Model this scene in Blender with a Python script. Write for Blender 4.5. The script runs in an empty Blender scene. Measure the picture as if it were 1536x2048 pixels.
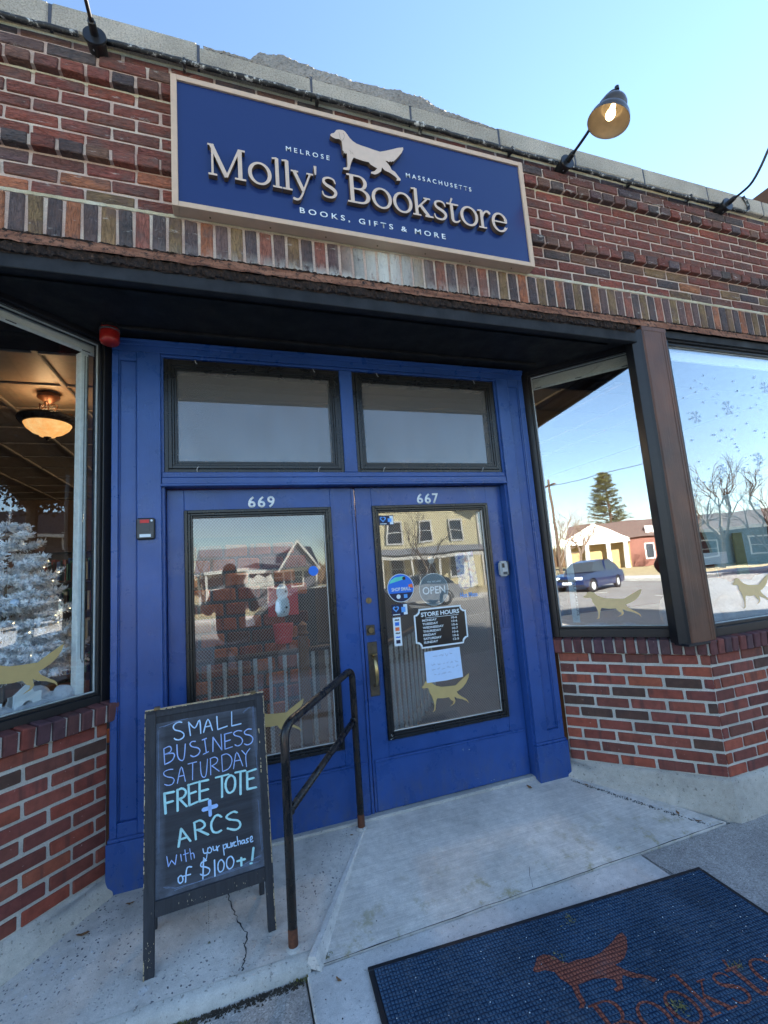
import bpy, bmesh, math, random
import numpy as np
from mathutils import Vector, Matrix, geometry
random.seed(7)
S = bpy.context.scene
COL = S.collection
R_ = math.radians
# ------------------------------------------------------------------ camera, sky, sun, exposure
cam_d = bpy.data.cameras.new('camera'); cam = bpy.data.objects.new('camera', cam_d); COL.objects.link(cam)
cam_d.sensor_fit = 'HORIZONTAL'; cam_d.sensor_width = 36.0; cam_d.lens = 36.0 * 898.94 / 1536.0
cam_d.clip_end = 2000; cam_d.clip_start = 0.02
CAMLOC = (0.8632, -2.06, 1.555)
yaw, pit, rol = 0.3265, 0.1326, -0.0749
def _camrot():
    cy, sy, ct, st, cr, sr = math.cos(yaw), math.sin(yaw), math.cos(pit), math.sin(pit), math.cos(rol), math.sin(rol)
    f = Vector((sy*ct, cy*ct, st)); r = Vector((cy, -sy, 0)); u = r.cross(f)
    r2 = cr*r + sr*u; u2 = -sr*r + cr*u
    return Matrix(((r2.x, u2.x, -f.x), (r2.y, u2.y, -f.y), (r2.z, u2.z, -f.z)))
cam.matrix_world = Matrix.Translation(CAMLOC) @ _camrot().to_4x4()
S.camera = cam
SUN_EL, SUN_AZ = R_(24), R_(72)       # azimuth from +Y towards +X: the sun stands behind the shop
W = bpy.data.worlds.new('World'); S.world = W; W.use_nodes = True
wn = W.node_tree; bg = wn.nodes['Background']
sky = wn.nodes.new('ShaderNodeTexSky'); sky.sky_type = 'NISHITA'; sky.sun_disc = False
sky.sun_elevation = SUN_EL; sky.sun_rotation = SUN_AZ; sky.air_density = 1.0; sky.dust_density = 0.0; sky.ozone_density = 2.0
wn.links.new(sky.outputs[0], bg.inputs[0]); bg.inputs[1].default_value = 0.05
sd = bpy.data.lights.new('sun', 'SUN'); sd.energy = 5.0; sd.angle = R_(0.5); sd.color = (1.0, .93, .82)
so = bpy.data.objects.new('sun', sd); COL.objects.link(so)
sdir = Vector((math.sin(SUN_AZ)*math.cos(SUN_EL), math.cos(SUN_AZ)*math.cos(SUN_EL), math.sin(SUN_EL)))
so.rotation_euler = sdir.to_track_quat('Z', 'Y').to_euler(); so.location = sdir*60
S.view_settings.view_transform = 'Standard'; S.view_settings.look = 'None'; S.view_settings.gamma = 1
S.view_settings.use_curve_mapping = False
S.view_settings.exposure = 3.22
S.render.engine = 'CYCLES'
S.cycles.max_bounces = 8; S.cycles.transparent_max_bounces = 12; S.cycles.glossy_bounces = 4

# ------------------------------------------------------------------ materials
def C8(r, g, b, k=1.0):
    f = lambda v: ((v/255)/12.92 if v/255 <= .04045 else ((v/255+.055)/1.055)**2.4)*k
    return (f(r), f(g), f(b), 1)
class NT:
    def __init__(s, name):
        s.m = bpy.data.materials.new(name); s.m.use_nodes = True; s.t = s.m.node_tree
        s.b = s.t.nodes['Principled BSDF']; s.out = s.t.nodes['Material Output']
    def n(s, typ, **kw):
        x = s.t.nodes.new(typ)
        for k, v in kw.items():
            if k.startswith('i_'):
                key = k[2:]; key = int(key) if key.isdigit() else key.replace('_', ' ')
                x.inputs[key].default_value = v
            else: setattr(x, k, v)
        return x
    def l(s, a, b): s.t.links.new(a, b)
    def coord(s, kind='Object', scale=(1, 1, 1), rnd=False):
        tc = s.n('ShaderNodeTexCoord'); src = tc.outputs[kind]
        if kind == 'World': pass
        if rnd:
            oi = s.n('ShaderNodeObjectInfo'); mu = s.n('ShaderNodeMath', operation='MULTIPLY', i_1=37.0); s.l(oi.outputs['Random'], mu.inputs[0])
            ad = s.n('ShaderNodeVectorMath', operation='ADD'); s.l(src, ad.inputs[0])
            cb = s.n('ShaderNodeCombineXYZ'); s.l(mu.outputs[0], cb.inputs[0]); s.l(mu.outputs[0], cb.inputs[2]); s.l(cb.outputs[0], ad.inputs[1]); src = ad.outputs[0]
        if scale != (1, 1, 1):
            vm = s.n('ShaderNodeVectorMath', operation='MULTIPLY'); vm.inputs[1].default_value = scale; s.l(src, vm.inputs[0]); src = vm.outputs[0]
        return src
    def world(s, scale=(1, 1, 1)):
        g = s.n('ShaderNodeNewGeometry'); src = g.outputs['Position']
        if scale != (1, 1, 1):
            vm = s.n('ShaderNodeVectorMath', operation='MULTIPLY'); vm.inputs[1].default_value = scale; s.l(src, vm.inputs[0]); src = vm.outputs[0]
        return src
    def noise(s, vec, scale, detail=5, rough=.55, dist=0):
        x = s.n('ShaderNodeTexNoise'); x.inputs['Scale'].default_value = scale; x.inputs['Detail'].default_value = detail
        x.inputs['Roughness'].default_value = rough; x.inputs['Distortion'].default_value = dist
        s.l(vec, x.inputs['Vector']); return x.outputs[0]
    def ramp(s, fac, stops):
        r = s.n('ShaderNodeValToRGB'); e = r.color_ramp.elements
        while len(e) < len(stops): e.new(.5)
        for q, (p, c) in zip(e, stops):
            q.position = p; q.color = c if isinstance(c, tuple) else (c, c, c, 1)
        s.l(fac, r.inputs[0]); return r.outputs[0]
    def mix(s, fac, a, b, mode='MIX'):
        m = s.n('ShaderNodeMix', data_type='RGBA', blend_type=mode)
        if isinstance(fac, (int, float)): m.inputs[0].default_value = fac
        else: s.l(fac, m.inputs[0])
        for v, i in ((a, 6), (b, 7)):
            if isinstance(v, tuple): m.inputs[i].default_value = v
            else: s.l(v, m.inputs[i])
        return m.outputs[2]
    def math(s, op, a, b=0.0, clamp=False):
        m = s.n('ShaderNodeMath', operation=op, use_clamp=clamp)
        for v, i in ((a, 0), (b, 1)):
            if isinstance(v, (int, float)): m.inputs[i].default_value = v
            else: s.l(v, m.inputs[i])
        return m.outputs[0]
    def bump(s, h, strength=.3, dist=.01, prev=None):
        b = s.n('ShaderNodeBump'); b.inputs['Strength'].default_value = strength; b.inputs['Distance'].default_value = dist
        s.l(h, b.inputs['Height'])
        if prev is not None: s.l(prev, b.inputs['Normal'])
        return b.outputs[0]
    def fin(s, color=None, rough=.6, normal=None, metal=0.0, spec=None):
        b = s.b
        if color is not None:
            if isinstance(color, tuple): b.inputs['Base Color'].default_value = color
            else: s.l(color, b.inputs['Base Color'])
        if isinstance(rough, (int, float)): b.inputs['Roughness'].default_value = rough
        else: s.l(rough, b.inputs['Roughness'])
        b.inputs['Metallic'].default_value = metal
        if spec is not None: b.inputs['Specular IOR Level'].default_value = spec
        if normal is not None: s.l(normal, b.inputs['Normal'])
        return s.m
def plain(name, col, rough=.5, metal=0, var=.12, bump=.05, scale=30, spec=None):
    k = NT(name); v = k.coord(rnd=True); n = k.noise(v, scale, 5)
    d = tuple(x*(1-var) for x in col[:3])+(1,); u = tuple(min(1, x*(1+var)) for x in col[:3])+(1,)
    c = k.ramp(n, [(.3, d), (.7, u)])
    return k.fin(c, rough, k.bump(n, bump, .004), metal, spec)
def emis(name, col, st):
    k = NT(name); k.b.inputs['Emission Color'].default_value = col; k.b.inputs['Emission Strength'].default_value = st
    k.b.inputs['Base Color'].default_value = col; return k.m

def m_bark():
    k = NT('bark_face_brick'); oi = k.n('ShaderNodeObjectInfo')
    v = k.coord(scale=(5, 5, 22), rnd=True); v2 = k.coord(rnd=True)
    n1 = k.noise(v, 3.0, 6, .6, 1.6); n2 = k.noise(v2, 60, 4)
    vor = k.n('ShaderNodeTexVoronoi', feature='DISTANCE_TO_EDGE'); vor.inputs['Scale'].default_value = 1.0
    vv = k.coord(scale=(17, 30, 85), rnd=True)
    nd = k.n('ShaderNodeTexNoise'); nd.inputs['Scale'].default_value = .5; nd.inputs['Detail'].default_value = 3; k.l(vv, nd.inputs['Vector'])
    av = k.n('ShaderNodeVectorMath', operation='MULTIPLY_ADD'); av.inputs[1].default_value = (4.2, 3.2, 3.6); k.l(nd.outputs['Color'], av.inputs[0]); k.l(vv, av.inputs[2])
    k.l(av.outputs[0], vor.inputs['Vector'])
    cr = k.ramp(vor.outputs['Distance'], [(0.0, 0.0), (.11, 1.0)])
    tone = k.ramp(n1, [(.25, .62), (.55, 1.0), (.8, 1.3)])
    c = k.mix(1.0, oi.outputs['Color'], tone, 'MULTIPLY')
    c = k.mix(1.0, c, k.ramp(cr, [(0, .62), (1, 1.0)]), 'MULTIPLY')
    c = k.mix(k.math('MULTIPLY', k.ramp(n2, [(.35, 0.0), (.8, 1.0)]), .25), c, C8(150, 120, 110))
    # lime bloom: a big washed patch over the soldier course, thin crust elsewhere
    g = k.n('ShaderNodeNewGeometry'); sp = k.n('ShaderNodeSeparateXYZ'); k.l(g.outputs['Position'], sp.inputs[0])
    x = sp.outputs[0]; z = sp.outputs[2]
    d = k.math('ABSOLUTE', k.math('SUBTRACT', x, 1.67)); px = k.math('SUBTRACT', 1.0, k.math('MULTIPLY', d, 3.6), True)
    d2 = k.math('ABSOLUTE', k.math('SUBTRACT', x, 1.5)); px2 = k.math('SUBTRACT', 1.0, k.math('MULTIPLY', d2, 1.0), True)
    lowz = k.math('SUBTRACT', 1.0, k.math('MULTIPLY', k.math('SUBTRACT', z, 3.06), 13.0), True)
    below = k.math('LESS_THAN', z, 3.262)
    wn_ = k.noise(k.world((30, 30, 14)), 1.0, 6, .7)
    m1 = k.math('MULTIPLY', k.math('MULTIPLY', px, below), k.ramp(wn_, [(.26, 0.0), (.44, 1.0)]))
    m2 = k.math('MULTIPLY', k.math('MULTIPLY', px2, lowz), k.ramp(wn_, [(.42, 0.0), (.52, 1.0)]))
    crust = k.math('MULTIPLY', k.ramp(k.noise(k.world((9, 9, 30)), 1.0, 6, .75), [(.60, 0.0), (.68, 1.0)]), .6); bl_ = k.noise(k.coord(scale=(9, 9, 14), rnd=True), 1.0, 4, .6); c = k.mix(k.ramp(bl_, [(.48, 0.0), (.62, .65)]), c, C8(104, 84, 78)); soot = k.noise(k.world((1.6, 1.6, 5)), 1.0, 5, .7); c = k.mix(1.0, c, k.ramp(soot, [(.35, .72), (.6, 1.08)]), 'MULTIPLY')
    m = k.math('MAXIMUM', k.math('MAXIMUM', m1, m2), crust, True)
    c = k.mix(m, c, C8(205, 205, 196))
    nr = k.bump(cr, .55, .006); nr = k.bump(n1, .8, .012, nr); nr = k.bump(n2, .25, .003, nr)
    return k.fin(c, .82, nr, spec=.3)
def m_brick():
    k = NT('red_wall_brick'); oi = k.n('ShaderNodeObjectInfo'); v = k.coord(rnd=True)
    n1 = k.noise(v, 22, 6, .6); n2 = k.noise(v, 160, 4)
    band = k.noise(k.coord(scale=(14, 1, 1.5), rnd=True), 1.5, 2)
    c = k.mix(1.0, oi.outputs['Color'], k.ramp(n1, [(.25, .66), (.75, 1.3)]), 'MULTIPLY')
    c = k.mix(k.ramp(band, [(.58, 0.0), (.66, .5)]), c, C8(66, 48, 48))
    sp = k.ramp(k.noise(k.world(), 75, 3, .6), [(.70, 0.0), (.745, 1.0)])
    c = k.mix(k.math('MULTIPLY', sp, .8), c, C8(190, 160, 150))
    nr = k.bump(n1, .3, .005); nr = k.bump(n2, .35, .002, nr)
    return k.fin(c, .75, nr, spec=.35)
def m_mortar(name, a, b, c3, sc=7):
    k = NT(name); v = k.world(); n = k.noise(v, sc, 6, .65); n2 = k.noise(v, 180, 5, .7)
    c = k.ramp(n, [(.3, a), (.5, b), (.72, c3)]); c = k.mix(1.0, c, k.ramp(n2, [(.25, .7), (.75, 1.18)]), 'MULTIPLY')
    nr = k.bump(n2, .8, .004); return k.fin(c, .95, nr, spec=.15)
def m_concrete(name, base, kind):
    k = NT(name); v = k.world(); big = k.noise(v, 2.2, 6, .62); fine = k.noise(v, 240, 4, .7); mid = k.noise(v, 26, 5, .6)
    lo = tuple(x*.74 for x in base[:3])+(1,); hi = tuple(x*1.18 for x in base[:3])+(1,)
    c = k.ramp(big, [(.3, lo), (.7, hi)])
    c = k.mix(1.0, c, k.ramp(fine, [(.3, .82), (.7, 1.12)]), 'MULTIPLY'); c = k.mix(1.0, c, k.ramp(mid, [(.3, .86), (.7, 1.08)]), 'MULTIPLY')
    h = fine; nr = k.bump(h, .35, .002)
    if kind == 'broom':
        vv = k.world((6, 130, 6)); br = k.noise(vv, 1.0, 4, .7, .6)
        c = k.mix(1.0, c, k.ramp(br, [(.3, .84), (.7, 1.1)]), 'MULTIPLY'); nr = k.bump(br, .5, .004, nr)
        st = k.noise(v, 9, 6, .72); sp = k.n('ShaderNodeSeparateXYZ'); k.l(v, sp.inputs[0]); nearf = k.math('SUBTRACT', 1.0, k.math('MULTIPLY', sp.outputs[1], 2.6), True)
        c = k.mix(k.math('MULTIPLY', k.ramp(st, [(.54, 0.0), (.66, .8)]), nearf), c, C8(150, 138, 92))
        dk = k.noise(k.world((3, 3, 3)), 1.0, 6, .7); c = k.mix(k.ramp(dk, [(.52, 0.0), (.75, .35)]), c, C8(120, 118, 112))
        sc_ = k.ramp(k.noise(k.world((2, 60, 2)), 1.0, 3, .5, 1.0), [(.66, 0.0), (.70, .3)]); c = k.mix(sc_, c, C8(206, 206, 200))
    if kind == 'aggregate':
        vo = k.n('ShaderNodeTexVoronoi'); vo.inputs['Scale'].default_value = 62; nv = k.n('ShaderNodeTexNoise'); nv.inputs['Scale'].default_value = 22; k.l(v, nv.inputs['Vector']); av = k.n('ShaderNodeVectorMath', operation='MULTIPLY_ADD'); av.inputs[1].default_value = (.03, .03, .03); k.l(nv.outputs['Color'], av.inputs[0]); k.l(v, av.inputs[2]); k.l(av.outputs[0], vo.inputs['Vector'])
        sm = k.ramp(k.math('ADD', vo.outputs['Distance'], k.math('MULTIPLY', k.noise(v, 120, 3), .35)), [(.36, 1.0), (.48, 0.0)]); rnd = k.n('ShaderNodeSeparateColor'); k.l(vo.outputs['Color'], rnd.inputs[0])
        wear = k.ramp(k.noise(v, 2.6, 4, .6), [(.42, 0.05), (.6, 1.0)])
        c = k.mix(k.math('MULTIPLY', k.math('MULTIPLY', sm, k.ramp(rnd.outputs[0], [(.32, 0.0), (.42, 1.0)])), wear), c, k.ramp(rnd.outputs[1], [(0, C8(70, 76, 92)), (.6, C8(96, 92, 96)), (.93, C8(150, 155, 165)), (1, C8(205, 210, 215))]))
        nr = k.bump(sm, .5, .004, nr)
        li = k.noise(v, 3.2, 5, .75); c = k.mix(k.ramp(li, [(.62, 0.0), (.70, .75)]), c, C8(206, 210, 214)); dl = k.noise(v, 1.7, 6, .7); c = k.mix(k.ramp(dl, [(.5, 0.0), (.72, .5)]), c, C8(98, 96, 92))
    if kind == 'speck':
        vo = k.n('ShaderNodeTexVoronoi'); vo.inputs['Scale'].default_value = 210; k.l(v, vo.inputs['Vector'])
        rnd = k.n('ShaderNodeSeparateColor'); k.l(vo.outputs['Color'], rnd.inputs[0])
        c = k.mix(.55, c, k.mix(1.0, c, k.ramp(rnd.outputs[0], [(0, .35), (.5, 1.0), (.9, 1.2), (1.0, 1.9)]), 'MULTIPLY'))
        nr = k.bump(rnd.outputs[0], .3, .003, nr)
    if kind == 'pocked':
        pk = k.ramp(k.noise(v, 70, 3, .5), [(.30, 0.0), (.37, 1.0)]); c = k.mix(1.0, c, k.ramp(pk, [(0, .55), (1, 1.0)]), 'MULTIPLY'); nr = k.bump(pk, .5, .004, nr)
    return k.fin(c, .9, nr, spec=.25)
def m_cast(name, base, gran):
    k = NT(name); v = k.world(); n = k.noise(v, gran, 4, .75); b = k.noise(v, 3, 5)
    c = k.ramp(n, [(.28, tuple(x*.45 for x in base[:3])+(1,)), (.5, base), (.75, tuple(x*1.35 for x in base[:3])+(1,))])
    c = k.mix(1.0, c, k.ramp(b, [(.3, .7), (.7, 1.12)]), 'MULTIPLY')
    return k.fin(c, .95, k.bump(n, 1.0, .008), spec=.15)
def m_paint(name, col, rough=.32, lump=.35, chips=0.0, chipcol=None, sc=9):
    k = NT(name); v = k.world(); n = k.noise(v, sc, 5, .6); f = k.noise(k.world((90, 90, 12)), 1.0, 4, .6); g = k.noise(v, 130, 3)
    c = k.ramp(n, [(.3, tuple(x*.94 for x in col[:3])+(1,)), (.7, tuple(min(1, x*1.06) for x in col[:3])+(1,))])
    if chips:
        ch = k.ramp(k.noise(k.world((1, 1, .45)), 60, 5, .75), [(chips, 0.0), (chips+.02, 1.0)])
        c = k.mix(ch, c, chipcol or C8(150, 150, 140))
    if name.startswith('royal') or name.startswith('thick'):
        sp = k.n('ShaderNodeSeparateXYZ'); k.l(k.world(), sp.inputs[0]); low = k.math('SUBTRACT', 1.0, k.math('MULTIPLY', k.math('SUBTRACT', sp.outputs[2], .12), 3.2), True)
        gr = k.noise(k.world((26, 26, 9)), 1.0, 6, .75); c = k.mix(k.math('MULTIPLY', k.ramp(gr, [(.46, 0.0), (.66, .65)]), low), c, C8(84, 92, 112))
        sf_ = k.ramp(k.noise(k.world((9, 9, 120)), 1.0, 4, .7), [(.70, 0.0), (.73, .5)]); c = k.mix(k.math('MULTIPLY', sf_, k.ramp(low, [(0, .25), (.5, 1.0)])), c, C8(150, 165, 205))
        wr = k.ramp(k.noise(k.world(), 2.4, 5, .7), [(.35, .82), (.7, 1.12)]); c = k.mix(1.0, c, wr, 'MULTIPLY')
        ck = k.ramp(k.noise(k.world(), 95, 3, .6), [(.755, 0.0), (.77, .8)]); c = k.mix(ck, c, C8(130, 140, 170))
    rr = k.ramp(n, [(.3, rough*.8), (.7, rough*1.25)])
    nr = k.bump(f, lump*1.3, .002); nr = k.bump(g, lump*.5, .0015, nr); nr = k.bump(n, lump*.25, .003, nr)
    return k.fin(c, rr, nr, spec=.5)
def m_glass(name, refl=.34, tint=(.9, .95, .95, 1), wire=False, dust=0.0, wav=.0):
    k = NT(name); t = k.t
    tr = k.n('ShaderNodeBsdfTransparent'); tr.inputs[0].default_value = tint
    gl = k.n('ShaderNodeBsdfGlossy'); gl.inputs['Roughness'].default_value = 0.0; gl.inputs['Color'].default_value = (.97, .98, 1, 1)
    if wav:
        nn = k.noise(k.coord(), 1.6, 2); k.l(k.bump(nn, 1.0, wav), gl.inputs['Normal'])
    lw = k.n('ShaderNodeLayerWeight'); lw.inputs['Blend'].default_value = .5
    f = k.math('ADD', k.math('MULTIPLY', k.math('POWER', lw.outputs['Facing'], 4.0), 1-refl), refl, True)
    mx = k.n('ShaderNodeMixShader'); k.l(f, mx.inputs[0]); k.l(tr.outputs[0], mx.inputs[1]); k.l(gl.outputs[0], mx.inputs[2]); last = mx.outputs[0]
    if dust:
        df = k.n('ShaderNodeBsdfDiffuse'); df.inputs[0].default_value = (.6, .6, .58, 1); m2 = k.n('ShaderNodeMixShader')
        k.l(k.math('MULTIPLY', k.noise(k.coord(), 5, 6, .7), dust), m2.inputs[0]); k.l(last, m2.inputs[1]); k.l(df.outputs[0], m2.inputs[2]); last = m2.outputs[0]
    if wire:
        tc = k.coord(); sp = k.n('ShaderNodeSeparateXYZ'); k.l(tc, sp.inputs[0]); masks = []
        for sgn in (1, -1):
            u = k.math('ADD', k.math('MULTIPLY', sp.outputs[0], 58.0), k.math('MULTIPLY', sp.outputs[2], 50.0*sgn))
            u = k.math('ADD', u, k.math('MULTIPLY', k.noise(tc, 14, 2), .3))
            fr = k.math('ABSOLUTE', k.math('SUBTRACT', k.math('FRACT', k.math('ADD', u, 500.0)), .5)); masks.append(k.math('LESS_THAN', fr, .036))
        w = k.math('MULTIPLY', k.math('MAXIMUM', masks[0], masks[1]), .6)
        df = k.n('ShaderNodeBsdfPrincipled'); df.inputs['Base Color'].default_value = (.42, .42, .40, 1); df.inputs['Roughness'].default_value = .4
        m3 = k.n('ShaderNodeMixShader'); k.l(w, m3.inputs[0]); k.l(last, m3.inputs[1]); k.l(df.outputs[0], m3.inputs[2]); last = m3.outputs[0]
    k.l(last, k.out.inputs[0]); return k.m

M = {}
M['bark'] = m_bark(); M['brick'] = m_brick()
M['mortar_up'] = m_mortar('pinkish_lime_mortar', C8(182, 152, 138), C8(202, 180, 166), C8(216, 208, 190))
M['mortar_lo'] = m_mortar('grey_mortar', C8(176, 174, 166), C8(196, 192, 182), C8(212, 208, 200))
M['base_conc'] = m_concrete('base_concrete', (.47, .44, .385, 1), 'pocked')
M['ramp_conc'] = m_concrete('broomed_concrete', (.66, .62, .565, 1), 'broom')
M['land_conc'] = m_concrete('worn_aggregate_concrete', (.60, .565, .515, 1), 'aggregate')
M['curb_conc'] = m_concrete('smooth_curb_concrete', (.50, .49, .455, 1), 'pocked')
M['slab_conc'] = m_concrete('pale_slab_concrete', (.66, .635, .60, 1), 'pocked')
M['walk'] = m_concrete('speckled_sidewalk', (.42, .395, .365, 1), 'speck')
M['coping'] = m_cast('cast_coping_stone', (.50, .45, .37, 1), 120)
M['rough_stone'] = m_cast('broken_render', (.34, .31, .27, 1), 70)
M['blue'] = m_paint('royal_blue_paint', (.021, .073, .268, 1), .3, .3)
M['blue_rough'] = m_paint('thick_crazed_blue_paint', (.021, .073, .268, 1), .33, 1.0, sc=60)
M['black_trim'] = m_paint('black_trim_paint', (.012, .013, .014, 1), .28, .35, .74, C8(170, 170, 165))
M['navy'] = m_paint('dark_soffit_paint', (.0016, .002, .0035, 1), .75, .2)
M['lip'] = m_paint('blue_grey_lintel_paint', (.0055, .008, .012, 1), .75, .4)
M['bronze'] = plain('dark_bronze_aluminium', (.018, .018, .02, 1), .35, .3, .1, .03)
M['alum'] = plain('pale_aluminium', (.5, .55, .56, 1), .35, .2)
k = NT('weathered_brown_post'); f = k.noise(k.world((130, 130, 3)), 1.0, 6, .7); b2 = k.noise(k.world(), 3, 5)
M['post'] = k.fin(k.mix(k.ramp(f, [(.5, 0.0), (.85, .55)]), k.ramp(b2, [(.3, C8(60, 40, 32)), (.7, C8(112, 70, 48))]), C8(112, 92, 80)), .5, k.bump(f, .5, .003))
k = NT('rusty_flashing'); n = k.noise(k.world((5, 5, 40)), 1.0, 7, .75); n2 = k.noise(k.world(), 40, 6, .8)
M['rust'] = k.fin(k.mix(k.ramp(n2, [(.5, 0.0), (.62, 1.0)]), k.ramp(n, [(.25, C8(40, 26, 20)), (.45, C8(122, 78, 56)), (.7, C8(168, 122, 96))]), C8(30, 24, 22)), .9, k.bump(n2, 1.0, .01))
k = NT('peeling_dark_scale'); n2 = k.noise(k.world(), 55, 6, .8)
M['scale'] = k.fin(k.ramp(n2, [(.4, C8(18, 15, 14)), (.6, C8(60, 42, 32)), (.75, C8(150, 120, 100))]), .9, k.bump(n2, 1.0, .015))
M['glass'] = m_glass('shop_window_glass', .22, (.95, .98, .98, 1), wav=.0012)
M['glass_l'] = m_glass('left_bay_glass', .07, (.97, .99, .99, 1), wav=.001)
M['glass_w'] = m_glass('wired_glass', .10, (.90, .94, .94, 1), wire=True, wav=.0016)
M['glass_t'] = m_glass('transom_glass', .7, (.35, .35, .35, 1))
k = NT('insect_screen'); tr = k.n('ShaderNodeBsdfTransparent'); df = k.n('ShaderNodeBsdfDiffuse'); df.inputs[0].default_value = (.15, .148, .142, 1)
mx = k.n('ShaderNodeMixShader'); k.l(k.math('ADD', k.math('MULTIPLY', k.noise(k.coord(scale=(1, 1, .35)), 9, 5, .7), .2), .50), mx.inputs[0]); k.l(tr.outputs[0], mx.inputs[1]); k.l(df.outputs[0], mx.inputs[2]); k.l(mx.outputs[0], k.out.inputs[0]); M['screen'] = k.m
k = NT('navy_sign_panel'); M['sign'] = k.fin((.013, .031, .125, 1), .17, k.bump(k.noise(k.world(), 2, 3), .08, .01), spec=.5)
M['tan'] = plain('tan_sign_paint', (.56, .41, .29, 1), .5, 0, .05, .02)
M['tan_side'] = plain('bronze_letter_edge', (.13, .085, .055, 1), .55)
M['ltr'] = plain('cream_gold_letter_face', (.60, .47, .37, 1), .5, 0, .05, .02)
M['white'] = plain('white_paint', (.76, .78, .78, 1), .5, 0, .05)
M['white_txt'] = plain('white_lettering', (.78, .84, .86, 1), .5, 0, .02, 0)
M['gold'] = plain('gold_vinyl_decal', (.50, .37, .15, 1), .5, 0, .04, 0)
M['goldl'] = plain('pale_gold_vinyl_decal', (.74, .52, .25, 1), .6, 0, .04, 0)
M['black'] = plain('black_enamel', (.012, .012, .013, 1), .35)
k = NT('painted_conduit'); n = k.noise(k.world(), 28, 6, .75)
M['conduit'] = k.fin(k.ramp(n, [(.45, C8(30, 31, 32)), (.56, C8(62, 62, 60)), (.62, C8(205, 205, 198))]), .55, k.bump(n, .6, .006))
k = NT('handrail_paint'); n = k.noise(k.world((1, 1, .35)), 38, 6, .75)
M['rail'] = k.fin(k.ramp(n, [(.42, C8(20, 20, 22)), (.56, C8(38, 34, 32)), (.66, C8(78, 58, 46)), (.78, C8(110, 78, 56))]), k.ramp(n, [(.45, .22), (.62, .65)]), k.bump(n, .4, .003))
M['rustbase'] = plain('rust_stained_steel', C8(92, 54, 36), .8, .1, .4, .4, 60)
M['slate'] = None
k = NT('chalkboard_slate'); v = k.coord(); n = k.noise(v, 7, 6, .7); sw = k.noise(k.coord(scale=(1, 1, 14)), 2.2, 5, .75)
sx = k.n('ShaderNodeSeparateXYZ'); k.l(v, sx.inputs[0])
edge_u = k.math('ABSOLUTE', k.math('SUBTRACT', sx.outputs[0], .242)); edge_v = k.math('ABSOLUTE', k.math('SUBTRACT', sx.outputs[2], .58))
em = k.math('MAXIMUM', k.ramp(edge_u, [(.175, 0.0), (.212, 1.0)]), k.ramp(edge_v, [(.295, 0.0), (.335, 1.0)]))
dustm = k.math('MULTIPLY', em, k.ramp(n, [(.35, 0.05), (.7, .55)])); dust2 = k.math('MULTIPLY', k.ramp(sw, [(.4, 0.0), (.8, 1.0)]), .14)
c = k.mix(k.math('ADD', dustm, dust2, True), C8(38, 41, 48), C8(135, 146, 165)); M['slate'] = k.fin(c, .7)
k = NT('worn_black_wood'); n = k.noise(k.coord(scale=(60, 60, 6), rnd=True), 1.0, 6, .75); n3 = k.noise(k.coord(rnd=True), 18, 5, .8)
M['wood_b'] = k.fin(k.mix(k.ramp(n3, [(.66, 0.0), (.70, 1.0)]), k.ramp(n, [(.3, C8(26, 28, 34)), (.7, C8(50, 52, 58))]), C8(176, 160, 130)), .7, k.bump(n, .35, .003))
M['wood_edge'] = plain('bare_wood_edge', C8(186, 168, 136), .8, 0, .3, .3, 60)
M['chalk0'] = plain('chalk_pale_blue', C8(185, 215, 245), .95); M['chalk1'] = plain('chalk_lavender_blue', C8(160, 185, 235), .95)
M['chalk2'] = plain('chalk_pale_teal', C8(175, 222, 225), .95); M['chalk3'] = plain('chalk_sky_blue', C8(160, 195, 245), .95)
def m_mat(name, cols):
    k = NT(name); v = k.coord(); sp = k.n('ShaderNodeSeparateXYZ'); k.l(v, sp.inputs[0]); wob = k.math('MULTIPLY', k.noise(v, 6, 3), .8)
    fx = k.math('ABSOLUTE', k.math('SUBTRACT', k.math('FRACT', k.math('ADD', k.math('MULTIPLY', sp.outputs[0], 74.0), k.math('ADD', wob, 100.0))), .5))
    fy = k.math('ABSOLUTE', k.math('SUBTRACT', k.math('FRACT', k.math('ADD', k.math('MULTIPLY', sp.outputs[1], 60.0), k.math('ADD', wob, 100.0))), .5))
    h = k.math('MAXIMUM', k.math('MULTIPLY', fx, 1.0), k.math('MULTIPLY', fy, 1.06)); fz = k.noise(v, 230, 4, .7)
    h2 = k.math('ADD', h, k.math('MULTIPLY', k.math('SUBTRACT', fz, .5), .28))
    c = k.ramp(h2, [(.20, cols[0]), (.36, cols[1]), (.46, cols[2])])
    c = k.mix(k.math('MULTIPLY', k.math('GREATER_THAN', fy, .43), k.ramp(k.noise(v, 55, 3, .6), [(.45, 0.0), (.62, .55)])), c, cols[3])
    c = k.mix(1.0, c, k.ramp(k.noise(v, 3.2, 6, .65), [(.3, .72), (.7, 1.25)]), 'MULTIPLY'); du = k.ramp(k.noise(v, 9, 6, .75), [(.55, 0.0), (.8, .35)]); c = k.mix(du, c, C8(124, 132, 138))
    return k.fin(c, .97, k.bump(fz, .5, .003, k.bump(k.math('SUBTRACT', 1.0, h), .9, .008)), spec=.08)
M['mat'] = m_mat('blue_mat_carpet', [C8(68, 94, 118), C8(50, 73, 98), C8(28, 45, 68), C8(128, 144, 160)])
M['matprint'] = m_mat('rust_mat_print', [C8(160, 98, 80), C8(130, 78, 66), C8(84, 50, 48), C8(150, 104, 92)])
M['rubber'] = plain('black_rubber', (.012, .013, .016, 1), .6)
M['red'] = plain('red_enamel', (.30, .012, .010, 1), .35); M['redl'] = plain('red_label', (.55, .03, .03, 1), .5)
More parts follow.
